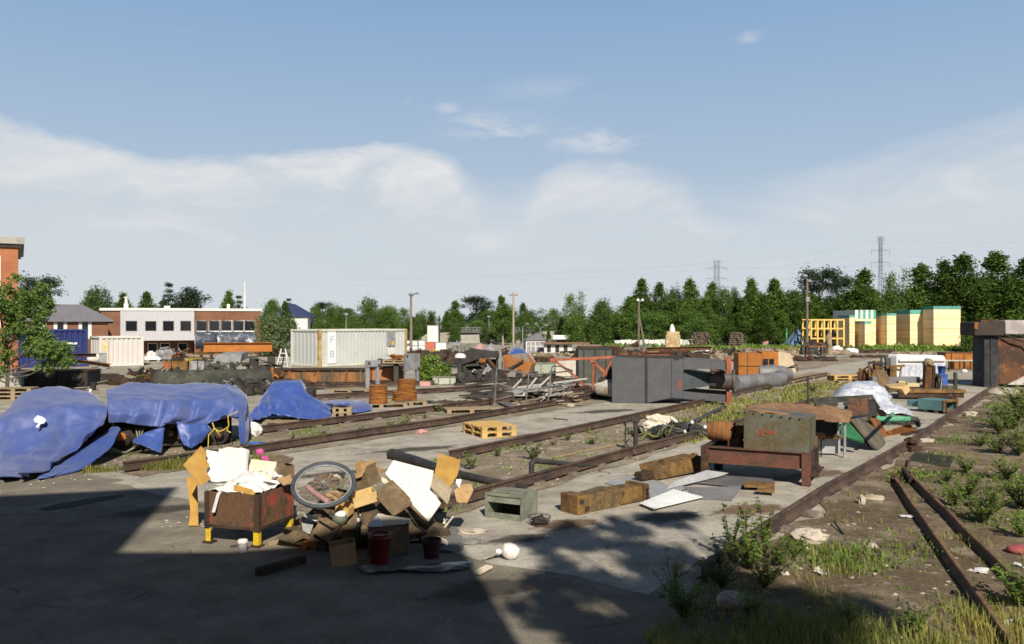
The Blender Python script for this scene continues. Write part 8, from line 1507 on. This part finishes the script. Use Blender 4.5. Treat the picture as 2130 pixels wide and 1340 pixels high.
def d_right(x, y):
    p, a = pa(x, y)
    if p < -3.45: return 0
    n = nz2(x, y, .9, 3) + .5 * nz2(x, y, 2.3, 7)
    base = -.12 + .75 * max(0, min(1, (9.3 - y) / 2.0)) + (.12 if p > 1.8 and y > 10 else 0)
    if y < 10.4 and p < -1.9: base += .08
    return max(0, min(1, base + .55 * n))
grassfield('grass', 'yellow-green grass in the weedy ground at the lower right', 26000, 5, d_right, .07, .24, (1.2, 9), (6.6, 20), GRASS, .0042)
grassfield('grass', 'short grass and moss on the dirt right of the near rail', 30000, 6, lambda x, y: max(0, min(1, .10 + .05 * (pa(x, y)[0] > 1) + .9 * nz2(x, y, .6, 11))) if pa(x, y)[0] > -3.3 else 0, .03, .12, (2, 26), (9.2, 40), WEED, .013)
grassfield('grass', 'yellowish grass around the dark post and the rail end', 5500, 8, lambda x, y: (max(0, min(1, .5 + .8 * nz2(x, y, .5, 2))) if -11.4 < pa(x, y)[0] < -7.9 and 19 < pa(x, y)[1] < 52 else 0), .06, .2, (4, 26), (17, 44), GRASS, .014)
grassfield('grass', 'green grass along the foot of the two big tarps', 2600, 9, lambda x, y: 1 if abs((x + 7.2) * .3 + (16.75 - y)) < .2 + .3 * nz2(x, y, 1, 5) else .0, .05, .17, (-8.2, -4.9), (15.5, 19.5), GRASS, .008)
grassfield('grass', 'sparse weeds growing in the two track beds', 7000, 10, lambda x, y: (max(0, min(1, -.05 + .9 * nz2(x, y, .8, 9))) if (-11.4 < pa(x, y)[0] < -8 or -17.8 < pa(x, y)[0] < -15) and pa(x, y)[1] > 9.2 else 0), .04, .16, (-9, 12), (13, 38), WEED, .012)
grassfield('grass', 'rough grass strip at the foot of the wood', 9000, 12, lambda x, y: max(0, min(1, .6 + nz2(x, y, .15, 3))), .2, .6, (10, 75), (84, 96), WEED, .05)
def litterfield(name, label, n, seed, xr, yr, ok, smin, smax, m, cat='gravel'):
    q = random.Random(seed); mb = MB(); k = 0
    while k < n:
        x = q.uniform(*xr); y = yr[0] + (yr[1] - yr[0]) * q.random() ** 1.5
        if not ok(x, y): 
            if q.random() < .002: k += 1
            continue
        s_ = q.uniform(smin, smax); M = Matrix.Translation((x, y, s_ * .25)) @ Matrix.Rotation(q.uniform(0, 6), 4, 'Z') @ Matrix.Diagonal((s_, s_ * q.uniform(.5, .9), s_ * q.uniform(.3, .6), 1)); mb.add([M @ Vector(v) for v in ((1, 0, 0), (.2, .9, .1), (-.9, .3, 0), (-.5, -.8, .1), (.6, -.7, 0), (.1, .1, .9))], [(0, 1, 5), (1, 2, 5), (2, 3, 5), (3, 4, 5), (4, 0, 5)]); k += 1
    return solo(name, label, cat, mb, m, Vector((0, 0, 0)), kind='stuff')
litterfield('gravel', 'loose pale stones strewn on the dirt right of the near rail', 900, 3, (1.5, 16), (7, 26), lambda x, y: pa(x, y)[0] > -3.3, .012, .05, STONE); litterfield('gravel', 'loose stones in the track beds', 900, 4, (-9, 12), (12, 34), lambda x, y: -11.4 < pa(x, y)[0] < -8 or -17.8 < pa(x, y)[0] < -15, .015, .05, STONE); litterfield('chips', 'dark and rusty chips scattered on the concrete', 1500, 5, (-9, 14), (9, 34), lambda x, y: pa(x, y)[0] < -3.8 and pa(x, y)[1] > 8.5, .01, .035, wmat('chips', (.12, .09, .065, 1), (.3, .27, .22, 1), scale=9), 'chips')
fl = MB(); q = random.Random(4)
for i in range(150):
    x, y = q.uniform(3.5, 9), q.uniform(8.5, 17)
    if pa(x, y)[0] < -2: continue
    p = Vector((x, y, q.uniform(.08, .3))); s_ = q.uniform(.008, .016); fl.add([p + Vector((s_, 0, 0)), p + Vector((0, s_, s_ * .5)), p - Vector((s_, 0, 0)), p - Vector((0, s_, -s_ * .5))], [(0, 1, 2, 3)])
solo('yellow_flowers', 'tiny yellow flowers scattered in the weeds at the right', 'flowers', fl, wmat('yellow_petals', (.70, .55, .03, 1), bump=0), Vector((0, 0, 0)), kind='stuff')

# ------------------------------------------------------------------ more of the crowded middle yard
RUB = MATS['rubble']
for i, (x0, x1, yb, hp, m, lab) in enumerate((
 (90, 200, 800, 26, BLACKM, 'black scrap pile under the leafy tree before the navy container'), (262, 330, 794, 30, RUSTD, 'brown scrap pile right of the ochre beam, behind the tarps'), (300, 372, 788, 22, SOOT, 'sooty scrap pile in front of the white site container'),
 (330, 430, 826, 30, SOOT, 'sooty plates heaped against the front of the boiler, left part'), (440, 520, 824, 34, BLACKM, 'black machine parts heaped against the front of the boiler, right part'), (505, 570, 822, 44, BLACKM, 'black scrap between boiler and peaked blue tarp'),
 (560, 640, 806, 16, RUSTD, 'low rusty scrap along the foot of the long girder, left'), (650, 760, 806, 11, RUSTD, 'low rusty scrap along the foot of the long girder, right'), (860, 960, 752, 24, RUSTD, 'rusty machinery pile right of the pale container'), (900, 1000, 765, 20, BLACKM, 'dark scrap pile behind the wrecked black machine'),
 (1290, 1345, 752, 24, RUST, 'rust pile directly behind the hopper top, left'), (1400, 1470, 748, 18, RUSTD, 'dark pile directly behind the hopper top, middle'), (1480, 1545, 752, 26, RUB, 'pale rubble pile left of the orange box'), (1600, 1660, 742, 18, RUB, 'rubble pile behind the tan panel of the orange box'), (1660, 1740, 752, 14, RUSTD, 'rusty bars heaped in front of the steel table'), (1780, 1900, 745, 7, RUSTD, 'thin dark scrap line before the timber stacks'), (1880, 1960, 752, 12, RUSTD, 'dark scrap behind the wrapped panel'), (1120, 1205, 765, 14, RUST, 'rusty scraps above the pale green slab'), (955, 1045, 796, 30, BLACKM, 'black scrap packed into the wrecked machine frame'), (1040, 1130, 772, 24, RUSTD, 'dark scrap behind the tipped orange hood'), (880, 1010, 842, 9, WOODD, 'low dark boards and scrap between the rails behind the pallet stack'), (1200, 1275, 830, 16, RUSTD, 'rusty scrap on the rail at the left end of the hopper'), (700, 860, 760, 14, RUSTD, 'rusty scrap line at the foot of the pale container'), (1180, 1230, 818, 20, RUSTD, 'rusty tangle at the foot of the red-orange truss'), (985, 1060, 826, 16, BLACKM, 'dark tangle at the left end of the handrail heap'), (1110, 1170, 794, 16, RUSTD, 'dark tangle behind the handrail before the pale slab'), (640, 760, 792, 14, BLACKM, 'dark tangle on the ground between girder and pale container'), (1240, 1330, 742, 16, BLACKM, 'dark tangle beyond the left end of the hopper'), (1060, 1130, 800, 14, SOOT, 'sooty scraps below the tipped orange hood'))):
    scrapheap('scrap_heap', lab, x0, x1, yb, hp, m, 200 + i, 18, mats=[RUB, RUSTD, PLANK, RUST, BLACKM] if m is RUB else [m, RUSTD, BLACKM, SOOT, RUST, GREYM, RUSTD])
struct('concrete_strip', ragged(-13.0, -2.0, 60, 86, .016, 11, .6), GR_CONC)

def stainmat(name, c):
    m = bpy.data.materials.new(name); m.use_nodes = True; N = m.node_tree.nodes; L = m.node_tree.links; b = N['Principled BSDF']; b.inputs['Base Color'].default_value = c; b.inputs['Roughness'].default_value = .8; b.inputs['Specular IOR Level'].default_value = .2
    tc = N.new('ShaderNodeTexCoord'); ln = N.new('ShaderNodeVectorMath'); ln.operation = 'LENGTH'; L.new(tc.outputs['Object'], ln.inputs[0])
    t = N.new('ShaderNodeTexNoise'); t.inputs['Scale'].default_value = 2.6; t.inputs['Detail'].default_value = 9; t.inputs['Roughness'].default_value = .7; L.new(tc.outputs['Object'], t.inputs['Vector'])
    s1 = N.new('ShaderNodeMath'); s1.operation = 'MULTIPLY_ADD'; s1.inputs[1].default_value = 2.4; L.new(t.outputs['Fac'], s1.inputs[0]); s1.inputs[2].default_value = -.35
    s2 = N.new('ShaderNodeMath'); s2.operation = 'SUBTRACT'; L.new(s1.outputs[0], s2.inputs[0]); L.new(ln.outputs['Value'], s2.inputs[1])
    r = N.new('ShaderNodeMapRange'); r.inputs[1].default_value = 0; r.inputs[2].default_value = .35; r.inputs[4].default_value = .62; L.new(s2.outputs[0], r.inputs[0]); L.new(r.outputs[0], b.inputs['Alpha']); return m
SO, SR = stainmat('oil_soak', (.05, .045, .038, 1)), stainmat('rust_soak', (.16, .09, .045, 1))
for i, (x, y, sx, sy, lab) in enumerate(((1120, 905, 1.2, .5, 'dark oil soak on the concrete before the hopper'), (860, 935, 1.4, .45, 'dark oil soak on the concrete behind the bicycle wheel'), (1180, 1090, .7, .4, 'rust soak on the concrete below the yellow-rusted casting'), (1560, 1060, .9, .5, 'rust soak on the concrete before the roller machine'), (1390, 1075, .8, .4, 'dark soak on the concrete near the ribbed sheet'), (1080, 1120, .6, .3, 'dark soak on the concrete by the enamel pot'), (330, 1060, .9, .4, 'dark soak on the asphalt left of the bin'), (1700, 985, .9, .5, 'rust soak on the concrete right of the roller machine'), (1260, 855, 1.6, .6, 'dark soak along the hopper foot'), (1010, 1225, .8, .5, 'dark soak on the asphalt below the rubbish heap'), (1880, 880, .9, .5, 'dark soak on the concrete before the teal box'), (690, 985, 1.2, .3, 'dark soak on the concrete behind the bin'))):
    o = solo('stain', lab, 'stain', MB().add([(-1.6, -1.6, 0), (1.6, -1.6, 0), (1.6, 1.6, 0), (-1.6, 1.6, 0)], [(0, 1, 2, 3)]), SR if 'rust' in lab else SO, G(x, y, .016 + .001 * i), .55, kind='stuff'); o.scale = (sx, sy, 1)
